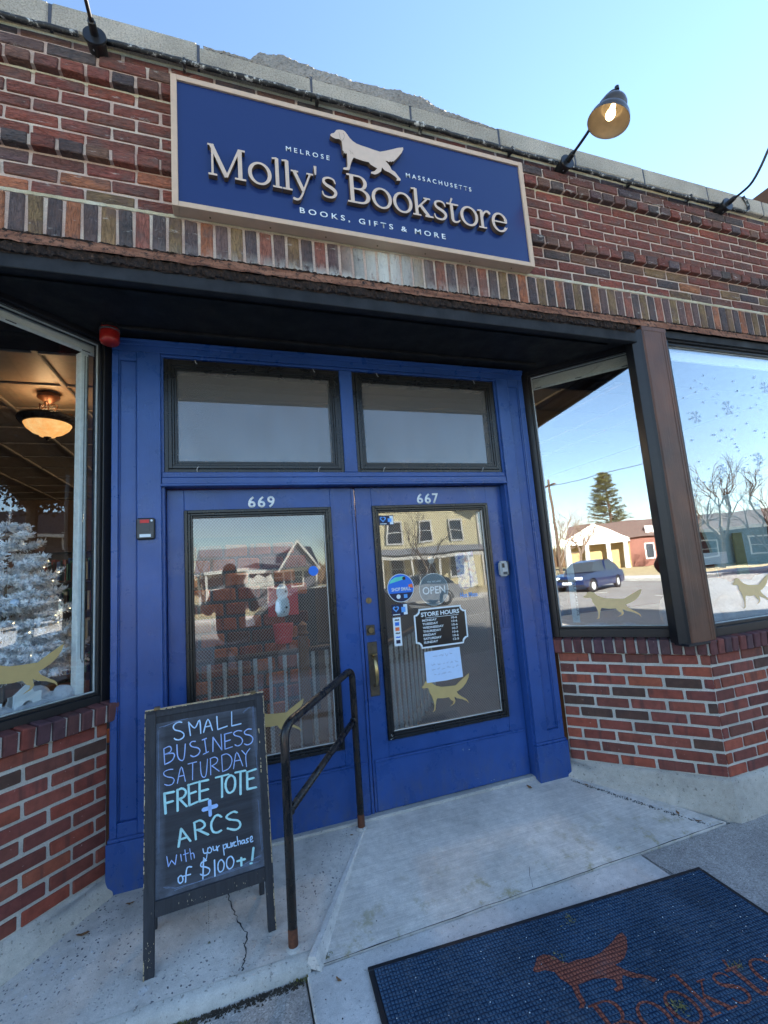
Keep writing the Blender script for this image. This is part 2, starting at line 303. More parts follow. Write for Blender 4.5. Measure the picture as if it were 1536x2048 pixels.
M['grey'] = plain('grey_plastic', (.42, .44, .45, 1), .45); M['dgrey'] = plain('dark_grey', (.06, .065, .07, 1), .5)
M['brass'] = plain('tarnished_brass', (.20, .155, .085, 1), .38, .8, .35, .3, 50); M['brass_b'] = plain('worn_bright_brass', (.45, .34, .16, 1), .3, .9)  # second brass is the lighter worn metal of pull handle and latch
M['brown_m'] = plain('tarnished_door_plate', (.085, .070, .052, 1), .5, .6, .35, .3, 40)
M['blind'] = plain('cream_roller_blind', (.80, .81, .74, 1), .8, 0, .04); M['alu_w'] = plain('pale_green_white_trim', (.74, .80, .80, 1), .5)
M['shade_out'] = plain('dark_bronze_lamp_enamel', (.085, .07, .058, 1), .28, .5); M['shade_in'] = plain('grey_lamp_interior', (.13, .12, .11, 1), .55)
M['bulb'] = emis('glowing_bulb', (1, .66, .28, 1), 1.5)
k = NT('amber_glass_bowl'); n = k.noise(k.coord(), 14, 5, .7); c = k.ramp(n, [(.3, (1, .38, .08, 1)), (.7, (1, .62, .26, 1))]); k.l(c, k.b.inputs['Emission Color']); k.b.inputs['Emission Strength'].default_value = .115; k.l(c, k.b.inputs['Base Color']); M['bowl'] = k.m
M['flame'] = emis('warm_fairy_light', (1, .75, .4, 1), .8)

CHALK = [[0.006,0,[[0.1313,0.8886],[0.119,0.8921],[0.1032,0.887],[0.096,0.876],[0.1028,0.8622],[0.1253,0.8523],[0.139,0.8389],[0.137,0.8252],[0.1211,0.8179],[0.1056,0.8219],[0.0998,0.8277]]],[0.006,0,[[0.167,0.826],[0.1596,0.8848]]],[0.006,0,[[0.1596,0.8848],[0.1856,0.8544],[0.2063,0.8846],[0.2107,0.827]]],[0.006,0,[[0.2226,0.8289],[0.2427,0.8811],[0.261,0.8301]]],[0.006,0,[[0.2325,0.8504],[0.2563,0.851]]],[0.006,0,[[0.2819,0.8864],[0.2839,0.8291]]],[0.006,0,[[0.2839,0.8291],[0.3265,0.8359]]],[0.006,0,[[0.3485,0.8942],[0.3464,0.833]]],[0.006,0,[[0.3464,0.833],[0.3887,0.835]]],[0.0055,1,[[0.0573,0.7934],[0.0611,0.7297]]],[0.0055,1,[[0.0573,0.7934],[0.0795,0.7989],[0.0879,0.7868],[0.0809,0.7745],[0.0622,0.7701]]],[0.0055,1,[[0.0622,0.7701],[0.0927,0.7685],[0.1001,0.7566],[0.0889,0.7386],[0.0611,0.7297]]],[0.0055,1,[[0.1104,0.7993],[0.113,0.7538],[0.1247,0.7333],[0.1386,0.7378],[0.1451,0.7954]]],[0.0055,1,[[0.1875,0.7976],[0.1734,0.7999],[0.1643,0.7913],[0.1728,0.7789],[0.1974,0.7684],[0.2058,0.7543],[0.1965,0.7406],[0.1787,0.7365],[0.1666,0.7437]]],[0.0055,1,[[0.2162,0.798],[0.2344,0.8013]]],[0.0055,1,[[0.2263,0.7994],[0.2322,0.7415]]],[0.0055,1,[[0.2196,0.738],[0.2413,0.7438]]],[0.0055,1,[[0.2604,0.7407],[0.2628,0.8008]]],[0.0055,1,[[0.2628,0.8008],[0.2995,0.7393]]],[0.0055,1,[[0.2995,0.7393],[0.2977,0.8062]]],[0.0055,1,[[0.3136,0.803],[0.3132,0.7399]]],[0.0055,1,[[0.3118,0.8034],[0.3457,0.8055]]],[0.0055,1,[[0.3148,0.7719],[0.3384,0.7742]]],[0.0055,1,[[0.3132,0.7399],[0.3455,0.7437]]],[0.0055,1,[[0.3906,0.8027],[0.3725,0.8075],[0.355,0.8018],[0.3582,0.7901],[0.3822,0.7778],[0.392,0.7611],[0.3842,0.7464],[0.3688,0.7424],[0.3578,0.7494]]],[0.0055,1,[[0.4348,0.8023],[0.4186,0.8055],[0.4034,0.7975],[0.4058,0.7859],[0.4284,0.7757],[0.4391,0.7605],[0.4321,0.7435],[0.4144,0.7381],[0.4002,0.7448]]],[0.0045,1,[[0.0935,0.7038],[0.0783,0.7056],[0.0598,0.7015],[0.058,0.6902],[0.0713,0.6788],[0.0913,0.6708],[0.0985,0.6591],[0.0909,0.6459],[0.0742,0.645],[0.061,0.6515]]],[0.0045,1,[[0.1111,0.6444],[0.1276,0.7061],[0.1435,0.6451]]],[0.0045,1,[[0.1177,0.6696],[0.1372,0.6701]]],[0.0045,1,[[0.1554,0.7117],[0.1911,0.713]]],[0.0045,1,[[0.1745,0.7109],[0.1727,0.6449]]],[0.0045,1,[[0.2062,0.7089],[0.2082,0.6637],[0.2164,0.6454],[0.229,0.6521],[0.2366,0.7143]]],[0.0045,1,[[0.2492,0.7132],[0.2485,0.6475]]],[0.0045,1,[[0.2474,0.7136],[0.2674,0.7162],[0.2796,0.7047],[0.2736,0.6903],[0.2534,0.6826]]],[0.0045,1,[[0.2552,0.6822],[0.2847,0.6547]]],[0.0045,1,[[0.2974,0.7167],[0.299,0.6496]]],[0.0045,1,[[0.2974,0.7167],[0.3189,0.719],[0.3367,0.7044],[0.3411,0.6822],[0.3269,0.6572],[0.299,0.6496]]],[0.0045,1,[[0.3469,0.6509],[0.3636,0.7164],[0.3882,0.6538]]],[0.0045,1,[[0.3523,0.6814],[0.3785,0.6809]]],[0.0045,1,[[0.3864,0.7194],[0.4041,0.6968]]],[0.0045,1,[[0.424,0.7207],[0.4041,0.6968],[0.4048,0.6472]]],[0.009,2,[[0.059,0.6176],[0.0641,0.5391]]],[0.009,2,[[0.059,0.616],[0.0972,0.6148]]],[0.009,2,[[0.0619,0.578],[0.0926,0.58]]],[0.009,2,[[0.1107,0.6197],[0.1109,0.5382]]],[0.009,2,[[0.109,0.6168],[0.1276,0.6206],[0.141,0.6124],[0.1441,0.5984],[0.1336,0.5845],[0.1151,0.5826]]],[0.009,2,[[0.1184,0.5834],[0.147,0.5469]]],[0.009,2,[[0.1551,0.6289],[0.1582,0.5473]]],[0.009,2,[[0.1533,0.6277],[0.1914,0.6303]]],[0.009,2,[[0.1576,0.5918],[0.1852,0.595]]],[0.009,2,[[0.1582,0.5473],[0.1909,0.5538]]],[0.009,2,[[0.2002,0.6316],[0.1995,0.5533]]],[0.009,2,[[0.1984,0.6304],[0.2371,0.6297]]],[0.009,2,[[0.1996,0.5915],[0.2357,0.5927]]],[0.009,2,[[0.1995,0.5533],[0.2343,0.5546]]],[0.009,2,[[0.2693,0.6317],[0.3238,0.6328]]],[0.009,2,[[0.2946,0.6316],[0.2925,0.5485]]],[0.009,2,[[0.3327,0.6279],[0.3156,0.6146],[0.309,0.5921],[0.3134,0.5705],[0.3255,0.5574],[0.3422,0.5636],[0.3507,0.5856],[0.3486,0.6138],[0.3346,0.6275]]],[0.009,2,[[0.3534,0.6336],[0.3982,0.6321]]],[0.009,2,[[0.3756,0.632],[0.3722,0.5408]]],[0.009,2,[[0.4053,0.6251],[0.4027,0.5541]]],[0.009,2,[[0.4033,0.6238],[0.4455,0.6283]]],[0.009,2,[[0.4052,0.5935],[0.4336,0.5938]]],[0.009,2,[[0.4027,0.5541],[0.4422,0.5532]]],[0.016,3,[[0.2138,0.5173],[0.2692,0.5198]]],[0.016,3,[[0.241,0.5451],[0.2424,0.4903]]],[0.0085,2,[[0.1134,0.4041],[0.1245,0.4682]]],[0.0085,2,[[0.1245,0.4682],[0.1598,0.4131]]],[0.0085,2,[[0.1155,0.4283],[0.1469,0.4307]]],[0.0085,2,[[0.1766,0.4767],[0.1816,0.4134]]],[0.0085,2,[[0.175,0.4772],[0.1989,0.4805],[0.2156,0.4681],[0.2169,0.4548],[0.2046,0.4469],[0.1842,0.4475]]],[0.0085,2,[[0.1893,0.4477],[0.2317,0.4188]]],[0.0085,2,[[0.2872,0.4722],[0.2753,0.4818],[0.2612,0.4806],[0.2472,0.463],[0.2441,0.4444],[0.2519,0.4246],[0.269,0.4168],[0.2849,0.4206]]],[0.0085,2,[[0.3536,0.4733],[0.3395,0.4793],[0.3176,0.4742],[0.3082,0.4651],[0.3237,0.4528],[0.3554,0.4412],[0.3648,0.4272],[0.3611,0.4133],[0.3428,0.4083],[0.3114,0.4216]]],[0.004,1,[[0.0688,0.3814],[0.0754,0.3434]]],[0.004,1,[[0.0754,0.3434],[0.0868,0.3627]]],[0.004,1,[[0.0868,0.3627],[0.101,0.3435]]],[0.004,1,[[0.101,0.3435],[0.1064,0.3769]]],[0.004,1,[[0.122,0.3746],[0.1254,0.3501]]],[0.004,1,[[0.1386,0.3863],[0.1432,0.3435]]],[0.004,1,[[0.1323,0.3705],[0.1521,0.3717]]],[0.004,1,[[0.1574,0.3857],[0.163,0.3455]]],[0.004,1,[[0.1602,0.3648],[0.1685,0.367],[0.1733,0.361],[0.1753,0.3466]]],[0.005,0,[[0.2095,0.3711],[0.2134,0.3544],[0.2258,0.3525]]],[0.005,0,[[0.2291,0.3688],[0.2249,0.3449],[0.2227,0.3331],[0.2175,0.3299],[0.2111,0.338]]],[0.005,0,[[0.236,0.37],[0.2282,0.3628],[0.2302,0.3513],[0.2403,0.35],[0.2442,0.3599],[0.236,0.37]]],[0.005,0,[[0.2497,0.3694],[0.2518,0.3546],[0.2611,0.3536]]],[0.005,0,[[0.2634,0.3672],[0.2654,0.3508]]],[0.005,0,[[0.2666,0.3631],[0.2688,0.3483]]],[0.005,0,[[0.2682,0.3595],[0.2754,0.3654]]],[0.005,0,[[0.291,0.3643],[0.2944,0.3253]]],[0.005,0,[[0.2909,0.3612],[0.3032,0.3641],[0.3037,0.3512],[0.293,0.3478]]],[0.005,0,[[0.3085,0.3643],[0.3095,0.3496],[0.32,0.3483]]],[0.005,0,[[0.3226,0.3645],[0.3245,0.347]]],[0.005,0,[[0.3278,0.3621],[0.3296,0.3488]]],[0.005,0,[[0.3287,0.3587],[0.3367,0.3629]]],[0.005,0,[[0.3438,0.3626],[0.3366,0.3597],[0.3366,0.3485],[0.3465,0.3473]]],[0.005,0,[[0.3502,0.3803],[0.3536,0.347]]],[0.005,0,[[0.3526,0.3602],[0.3616,0.3609],[0.3637,0.3481]]],[0.005,0,[[0.3777,0.3598],[0.3694,0.3588],[0.3698,0.3474],[0.3782,0.3499]]],[0.005,0,[[0.3795,0.3593],[0.3823,0.3462]]],[0.005,0,[[0.3978,0.3608],[0.3886,0.3601],[0.3918,0.3527],[0.3969,0.348],[0.3877,0.3457]]],[0.005,0,[[0.4051,0.3507],[0.4139,0.3564],[0.4126,0.365],[0.4058,0.3619],[0.4069,0.3453],[0.4168,0.3458]]],[0.006,0,[[0.1211,0.2985],[0.1129,0.2935],[0.1127,0.2801],[0.1206,0.2724],[0.1297,0.2795],[0.1274,0.2937],[0.1211,0.2985]]],[0.006,0,[[0.1639,0.3177],[0.1508,0.3215],[0.1434,0.31],[0.1398,0.2705]]],[0.006,0,[[0.1323,0.2937],[0.1593,0.2927]]],[0.006,0,[[0.2224,0.3254],[0.2039,0.323],[0.2001,0.3103],[0.2199,0.3015],[0.2346,0.2895],[0.229,0.2758],[0.2122,0.2732],[0.1975,0.282]]],[0.006,0,[[0.2108,0.3303],[0.2068,0.2626]]],[0.006,0,[[0.2544,0.3179],[0.2547,0.2591]]],[0.006,0,[[0.2781,0.3111],[0.2691,0.3012],[0.2681,0.2798],[0.2762,0.2682],[0.2885,0.2739],[0.2929,0.2944],[0.2849,0.3091],[0.2781,0.3111]]],[0.006,0,[[0.3182,0.3138],[0.3056,0.3064],[0.3028,0.2853],[0.3124,0.2694],[0.3266,0.2737],[0.3329,0.2923],[0.3267,0.3083],[0.3182,0.3138]]],[0.009,2,[[0.3467,0.2883],[0.3787,0.2872]]],[0.009,2,[[0.3632,0.2963],[0.3625,0.268]]],[0.009,2,[[0.4169,0.3198],[0.4085,0.2755]]],[0.009,2,[[0.4006,0.265],[0.4067,0.2648]]]]
DOG1 = [[1.3944,3.8092],[1.4003,3.8156],[1.4138,3.8229],[1.4209,3.8329],[1.4271,3.8438],[1.4433,3.8508],[1.4616,3.8533],[1.4729,3.849],[1.4852,3.8339],[1.4973,3.815],[1.5131,3.8008],[1.5326,3.7912],[1.5559,3.7873],[1.5896,3.7839],[1.627,3.7787],[1.6614,3.7763],[1.6939,3.7903],[1.7306,3.8081],[1.7641,3.8255],[1.7975,3.838],[1.7984,3.8267],[1.7873,3.8029],[1.767,3.7749],[1.751,3.7539],[1.7374,3.7392],[1.7333,3.7325],[1.7284,3.7369],[1.7206,3.7275],[1.7158,3.7338],[1.7062,3.7239],[1.6997,3.7298],[1.6872,3.7267],[1.6986,3.7165],[1.7114,3.7009],[1.7203,3.6806],[1.7373,3.6735],[1.7485,3.6594],[1.7597,3.6452],[1.7678,3.6359],[1.7652,3.6259],[1.7419,3.6224],[1.7466,3.6365],[1.7317,3.6479],[1.7048,3.662],[1.6808,3.6674],[1.6645,3.6821],[1.6593,3.6586],[1.6444,3.644],[1.6227,3.6297],[1.599,3.6314],[1.6031,3.6415],[1.6207,3.6494],[1.6377,3.67],[1.6194,3.6767],[1.6028,3.6837],[1.5935,3.6961],[1.563,3.6959],[1.533,3.6994],[1.5115,3.7032],[1.504,3.6904],[1.4961,3.6702],[1.4898,3.6506],[1.485,3.6277],[1.4763,3.6202],[1.4484,3.6189],[1.4541,3.6311],[1.4725,3.6373],[1.4752,3.6542],[1.4748,3.6831],[1.4764,3.7125],[1.4731,3.7226],[1.4674,3.7121],[1.4665,3.7227],[1.4593,3.7136],[1.46,3.7247],[1.4539,3.7322],[1.4539,3.7577],[1.4522,3.7828],[1.4477,3.7889],[1.4398,3.7941],[1.42,3.7906],[1.404,3.7954],[1.3946,3.802]]
EAR1 = [[1.4407,3.8346],[1.4428,3.8169],[1.4465,3.7959],[1.4542,3.7888],[1.4632,3.8004],[1.4684,3.8202],[1.4638,3.8355]]
DOG2 = [[0.0,0.1628],[0.0122,0.1672],[0.0244,0.1821],[0.028,0.1912],[0.0472,0.1942],[0.0656,0.1868],[0.0827,0.1665],[0.1034,0.1539],[0.1354,0.143],[0.1795,0.1395],[0.2129,0.138],[0.2382,0.1367],[0.2656,0.1548],[0.3023,0.1766],[0.3331,0.1946],[0.3452,0.1994],[0.3363,0.1719],[0.3155,0.1403],[0.2903,0.1194],[0.266,0.1058],[0.2424,0.0972],[0.252,0.0811],[0.2781,0.0602],[0.3049,0.0439],[0.3176,0.0297],[0.3214,0.0121],[0.3089,0.0287],[0.2766,0.0458],[0.2436,0.0557],[0.2225,0.0686],[0.2237,0.0539],[0.228,0.0412],[0.218,0.0259],[0.1917,0.0156],[0.186,0.0141],[0.2099,0.0296],[0.2142,0.0433],[0.1982,0.0506],[0.1837,0.0721],[0.1447,0.0709],[0.1013,0.0776],[0.0948,0.0666],[0.0862,0.0347],[0.0808,0.0071],[0.0665,0.0],[0.0625,0.003],[0.074,0.0106],[0.0786,0.0406],[0.0733,0.07],[0.0649,0.095],[0.0511,0.1209],[0.048,0.1453],[0.0377,0.1515],[0.0187,0.1496],[0.003,0.1543]]
DOG3 = [[0.5955,-0.2357],[0.6263,-0.2077],[0.6422,-0.1899],[0.6745,-0.1872],[0.7045,-0.2076],[0.7156,-0.2352],[0.7367,-0.2538],[0.7821,-0.2517],[0.8361,-0.2618],[0.887,-0.2546],[0.951,-0.2335],[0.9998,-0.2102],[1.0307,-0.2025],[1.0285,-0.2312],[0.9972,-0.2702],[0.9538,-0.3025],[0.9211,-0.3138],[0.8963,-0.3167],[0.9133,-0.3468],[0.9406,-0.3739],[0.9735,-0.3942],[0.9919,-0.4151],[0.9725,-0.4214],[0.9544,-0.3959],[0.9156,-0.382],[0.8918,-0.3608],[0.8712,-0.3788],[0.8551,-0.4058],[0.8232,-0.4089],[0.8206,-0.3976],[0.8415,-0.3929],[0.8513,-0.3676],[0.8243,-0.3495],[0.7822,-0.3388],[0.739,-0.3402],[0.7144,-0.3397],[0.7012,-0.3674],[0.694,-0.4074],[0.6763,-0.4199],[0.6599,-0.4156],[0.6761,-0.4049],[0.6789,-0.3753],[0.6899,-0.3392],[0.6833,-0.3204],[0.6699,-0.2988],[0.667,-0.2674],[0.6379,-0.2482],[0.6127,-0.248],[0.5991,-0.2432]]
# ------------------------------------------------------------------ geometry helpers
def tag(o, label=None, cat=None, group=None, kind=None):
    if label: o['label'] = label
    if cat: o['category'] = cat
    if group: o['group'] = group
    if kind: o['kind'] = kind
    return o
def empty(name, loc=(0, 0, 0), rz=0.0, label=None, cat=None, group=None, rot=None):
    o = bpy.data.objects.new(name, None); COL.objects.link(o); o.location = loc; o.rotation_euler = rot or (0, 0, rz)
    o.empty_display_size = .1
    return tag(o, label, cat, group)
def link(me, name, parent=None, loc=(0, 0, 0), rot=(0, 0, 0), color=None):
    o = bpy.data.objects.new(name, me); COL.objects.link(o); o.location = loc; o.rotation_euler = rot
    if parent: o.parent = parent
    if color: o.color = color
    return o
class G:
    def __init__(s): s.v = []; s.f = []; s.mi = []; s.sm = []; s.cur = 0; s.smooth = False
    def add(s, vs, fs):
        b = len(s.v); s.v += [tuple(p) for p in vs]
        for f in fs: s.f.append([b+i for i in f]); s.mi.append(s.cur); s.sm.append(s.smooth)
        return s
    def box(s, x0, x1, y0, y1, z0, z1):
        return s.add([(x0, y0, z0), (x1, y0, z0), (x1, y1, z0), (x0, y1, z0), (x0, y0, z1), (x1, y0, z1), (x1, y1, z1), (x0, y1, z1)],
                     [(0, 3, 2, 1), (4, 5, 6, 7), (0, 1, 5, 4), (1, 2, 6, 5), (2, 3, 7, 6), (3, 0, 4, 7)])
    def hexa(s, a, b):   # two quads a (4 pts), b (4 pts)
        return s.add(list(a)+list(b), [(3, 2, 1, 0), (4, 5, 6, 7), (0, 1, 5, 4), (1, 2, 6, 5), (2, 3, 7, 6), (3, 0, 4, 7)])
    def prism(s, loops, c0, c1, plane='xz'):
        """loops: outer + holes, 2d; extruded between c0 and c1 on the third axis"""
        if plane == 'xz': P = lambda p, c: (p[0], c, p[1])
        elif plane == 'xy': P = lambda p, c: (p[0], p[1], c)
        else: P = lambda p, c: (c, p[0], p[1])
        if not isinstance(loops[0][0], (list, tuple)): loops = [loops]
        flat = [p for l in loops for p in l]; n = len(flat)
        tri = geometry.tessellate_polygon([[Vector((p[0], p[1], 0)) for p in l] for l in loops])
        fs = []; 
        for t in tri:
            a, b, c = [flat[i] for i in t]; ar = (b[0]-a[0])*(c[1]-a[1])-(b[1]-a[1])*(c[0]-a[0])
            if abs(ar) < 1e-12: continue
            fs.append(tuple(t)); fs.append(tuple(n+i for i in reversed(t)))
        base = 0
        sidefs = []
        for l in loops:
            m = len(l)
            for i in range(m): j = (i+1) % m; sidefs.append((base+i, base+j, n+base+j, n+base+i))
            base += m
        vs = [P(p, c0) for p in flat]+[P(p, c1) for p in flat]
        b = len(s.v); s.v += vs
        for f in fs: s.f.append([b+i for i in f]); s.mi.append(s.cur); s.sm.append(False)
        sd_ = getattr(s, 'side_mi', s.cur)
        for f in sidefs: s.f.append([b+i for i in f]); s.mi.append(sd_); s.sm.append(False)
        return s
    def ring(s, pts, closed=False):
        pass
    def tube(s, pts, r, n=8, cap=True):
        pts = [Vector(p) for p in pts]; rs = r if isinstance(r, (list, tuple)) else [r]*len(pts)
        vs = []; up = None
        for i, p in enumerate(pts):
            d = (pts[min(i+1, len(pts)-1)]-pts[max(i-1, 0)]).normalized()
            if up is None: up = Vector((0, 0, 1)) if abs(d.z) < .9 else Vector((1, 0, 0))
            a = d.cross(up).normalized(); b = a.cross(d).normalized(); up = b
            for k in range(n):
                t = 2*math.pi*k/n; vs.append(p+(a*math.cos(t)+b*math.sin(t))*rs[i])
        fs = []
        for i in range(len(pts)-1):
            for k in range(n): fs.append((i*n+k, i*n+(k+1) % n, (i+1)*n+(k+1) % n, (i+1)*n+k))
        if cap: fs.append(tuple(reversed(range(n)))); fs.append(tuple((len(pts)-1)*n+k for k in range(n)))
        return s.add(vs, fs)
    def lathe(s, prof, o=(0, 0, 0), ax=(0, 0, 1), n=24, ru=1.0, rv=1.0):
        ax = Vector(ax).normalized(); a = ax.orthogonal().normalized(); b = ax.cross(a); o = Vector(o); vs = []; fs = []
        for r, h in prof:
            for k in range(n): t = 2*math.pi*k/n; vs.append(o+ax*h+(a*math.cos(t)*ru+b*math.sin(t)*rv)*r)
        for i in range(len(prof)-1):
            for k in range(n): fs.append((i*n+k, i*n+(k+1) % n, (i+1)*n+(k+1) % n, (i+1)*n+k))
        return s.add(vs, fs)
    def mesh(s, name, mats, bevel=0, seg=1):
        me = bpy.data.meshes.new(name); me.from_pydata(s.v, [], s.f)
        if not isinstance(mats, (list, tuple)): mats = [mats]
        for m in mats: me.materials.append(m)
        me.polygons.foreach_set('material_index', s.mi); me.polygons.foreach_set('use_smooth', s.sm)
        bm = bmesh.new(); bm.from_mesh(me); bmesh.ops.recalc_face_normals(bm, faces=bm.faces)
        if bevel: bmesh.ops.bevel(bm, geom=[e for e in bm.edges if len(e.link_faces) == 2 and e.calc_face_angle(0) > .5], offset=bevel, segments=seg, affect='EDGES', clamp_overlap=True)
        bm.to_mesh(me); bm.free(); me.update(); return me
    def build(s, name, mats, parent=None, bevel=0, seg=1, loc=(0, 0, 0), rot=(0, 0, 0), label=None):
        o = link(s.mesh(name, mats, bevel, seg), name, parent, loc, rot)
        if label: o['label'] = label
        return o
def box(name, m, parent, *a, bevel=.002): return G().box(*a).build(name, m, parent, bevel)
def frame(g, x0, x1, z0, z1, w, y0, y1, wb=None, wt=None):
    """four mitre-like members butted: verticals full height"""
    wb = w if wb is None else wb; wt = w if wt is None else wt
    g.box(x0, x0+w, y0, y1, z0, z1); g.box(x1-w, x1, y0, y1, z0, z1)
    g.box(x0+w, x1-w, y0+.0005, y1, z0, z0+wb); g.box(x0+w, x1-w, y0+.0005, y1, z1-wt, z1); return g
def stepframe(g, x0, x1, z0, z1, steps):
    """moulded frame: list of (width, y_front, y_back), outside to inside"""
    for w, a, b in steps:
        frame(g, x0, x1, z0, z1, w, a, b); x0 += w; x1 -= w; z0 += w; z1 -= w
    return g
def text(txt, x0, x1, z0, z1, y, mt, name, parent, depth=.0006, bold=0.0, keep=False, horiz=False, cap_fit=True):
    cu = bpy.data.curves.new(name, 'FONT'); cu.body = txt; cu.size = 1; cu.offset = bold; cu.extrude = 0; cu.resolution_u = 3
    ob = bpy.data.objects.new(name, cu); COL.objects.link(ob)
    dg = bpy.context.evaluated_depsgraph_get(); me = bpy.data.meshes.new_from_object(ob.evaluated_get(dg)); COL.objects.unlink(ob); bpy.data.objects.remove(ob)
    me.name = name; me.materials.clear(); me.materials.append(mt)
    co = np.empty(len(me.vertices)*3); me.vertices.foreach_get('co', co); co = co.reshape(-1, 3)
    mn, mx_ = co.min(0), co.max(0); sx = (x1-x0)/(mx_[0]-mn[0]); sz = (z1-z0)/(mx_[1]-mn[1]) if not keep else sx
    c2 = np.zeros_like(co); c2[:, 0] = (co[:, 0]-mn[0])*sx+x0
    if horiz: c2[:, 1] = (co[:, 1]-mn[1])*sz+z0; c2[:, 2] = y
    else: c2[:, 2] = (co[:, 1]-mn[1])*sz+z0; c2[:, 1] = y
    me.vertices.foreach_set('co', c2.ravel()); me.update()
    o = link(me, name, parent)
    if depth: 
        md = o.modifiers.new('depth', 'SOLIDIFY'); md.thickness = depth; md.offset = 0
    return o
def ribbon(g, pts, w, y=0.0, plane='xz', smooth=True, wob=0.0, rnd=random):
    """flat stroke with rounded ends along a 2d polyline"""
    if smooth and len(pts) > 2:
        q = []
        P = [pts[0]]+list(pts)+[pts[-1]]
        closed = pts[0] == pts[-1]
        if closed: P = [pts[-2]]+list(pts)+[pts[1]]
        for i in range(1, len(P)-2):
            p0, p1, p2, p3 = P[i-1], P[i], P[i+1], P[i+2]
            for t in (0, .25, .5, .75):
                q.append(tuple(.5*((2*p1[c])+(-p0[c]+p2[c])*t+(2*p0[c]-5*p1[c]+4*p2[c]-p3[c])*t*t+(-p0[c]+3*p1[c]-3*p2[c]+p3[c])*t**3) for c in (0, 1)))
        q.append(tuple(pts[-1])); pts = q
    L = []; Rr = []
    n = len(pts)
    for i in range(n):
        a = pts[max(i-1, 0)]; b = pts[min(i+1, n-1)]; dx, dy = b[0]-a[0], b[1]-a[1]; l = math.hypot(dx, dy) or 1; nx, ny = -dy/l, dx/l
        ww = w/2*(1+wob*(rnd.random()-.5)); L.append((pts[i][0]+nx*ww, pts[i][1]+ny*ww)); Rr.append((pts[i][0]-nx*ww, pts[i][1]-ny*ww))
    def caps(p, d):
        a0 = math.atan2(d[1], d[0]); return [(p[0]+math.cos(a0+t)*w/2*.9, p[1]+math.sin(a0+t)*w/2*.9) for t in (1.0, .5, 0, -.5, -1.0)]
    e = caps(pts[-1], (pts[-1][0]-pts[-2][0], pts[-1][1]-pts[-2][1])); b = caps(pts[0], (pts[0][0]-pts[1][0], pts[0][1]-pts[1][1]))
    P3 = (lambda p: (p[0], y, p[1])) if plane == 'xz' else (lambda p: (p[0], p[1], y))
    vs = [P3(p) for p in L]+[P3(p) for p in Rr]; fs = [(i, i+1, n+i+1, n+i) for i in range(n-1)]
    k = len(vs); vs += [P3(p) for p in e]; fs.append((n-1, k, k+1, k+2, k+3, k+4, 2*n-1))
    k = len(vs); vs += [P3(p) for p in b]; fs.append((n, k, k+1, k+2, k+3, k+4, 0))
    return g.add(vs, fs)
_bm = {}
def brick_mesh(key, L, H, D, mt, bev=.0035, nvar=5, jit=.0022):
    var = random.randrange(nvar); kk = (key, round(L, 3), round(H, 3), round(D, 3), var)
    if kk not in _bm:
        g = G(); g.box(-L/2, L/2, 0, D, -H/2, H/2); g.v = [(x+random.uniform(-jit, jit), y+random.uniform(-jit, jit)*.6, z+random.uniform(-jit, jit)) for x, y, z in g.v]
        _bm[kk] = g.mesh(key, mt, bev)
    return _bm[kk]
def vary(c, a=.12):
    f = 1+random.uniform(-a, a); return tuple(min(1, x*f*(1+random.uniform(-a*.4, a*.4))) for x in c[:3])+(1,)

# ------------------------------------------------------------------ ground, road
def sheet(name, m, pts, z, parent=None, kind='structure'):
    me = bpy.data.meshes.new(name); me.from_pydata([(p[0], p[1], p[2] if len(p) > 2 else z) for p in pts], [], [tuple(range(len(pts)))]); me.materials.append(m)
    o = link(me, name, parent)
    if kind and not parent: o['kind'] = kind
    return o
k = NT('dry_lawn'); v = k.world(); M['lawn'] = k.fin(k.ramp(k.noise(v, .6, 6, .7), [(.35, C8(138, 126, 92)), (.6, C8(176, 160, 122)), (.75, C8(124, 130, 88))]), .95)
k = NT('asphalt'); v = k.world(); M['asphalt'] = k.fin(k.mix(1.0, k.ramp(k.noise(v, 90, 4), [(.3, (.17, .165, .16, 1)), (.7, (.25, .243, .232, 1))]), k.ramp(k.noise(v, .5, 4), [(.3, .8), (.7, 1.15)]), 'MULTIPLY'), .9)
M['far_walk'] = plain('far_pavement', (.50, .48, .45, 1), .9); M['line'] = plain('road_paint', (.7, .68, .6, 1), .7)
sheet('ground', M['lawn'], [(-420, -420), (420, -420), (420, 420), (-420, 420)], -.22)
sheet('road', M['asphalt'], [(-200, -17.5), (200, -17.5), (200, -3.9), (-200, -3.9)], -.15)
for x0 in np.arange(-58, 60, 6.0): sheet('lane_marking', M['line'], [(x0, -10.8), (x0+3, -10.8), (x0+3, -10.68), (x0, -10.68)], -.146)
g = G(); g.box(-200, 200, -4.05, -3.9, -.25, -.012); g.build('near_kerb', M['curb_conc'], bevel=.01)['kind'] = 'structure'
g = G(); g.box(-200, 200, -17.65, -17.5, -.25, -.02); g.build('far_kerb', M['curb_conc'], bevel=.01)['kind'] = 'structure'
sheet('far_pavement', M['far_walk'], [(-200, -20), (200, -20), (200, -17.65), (-200, -17.65)], -.03)
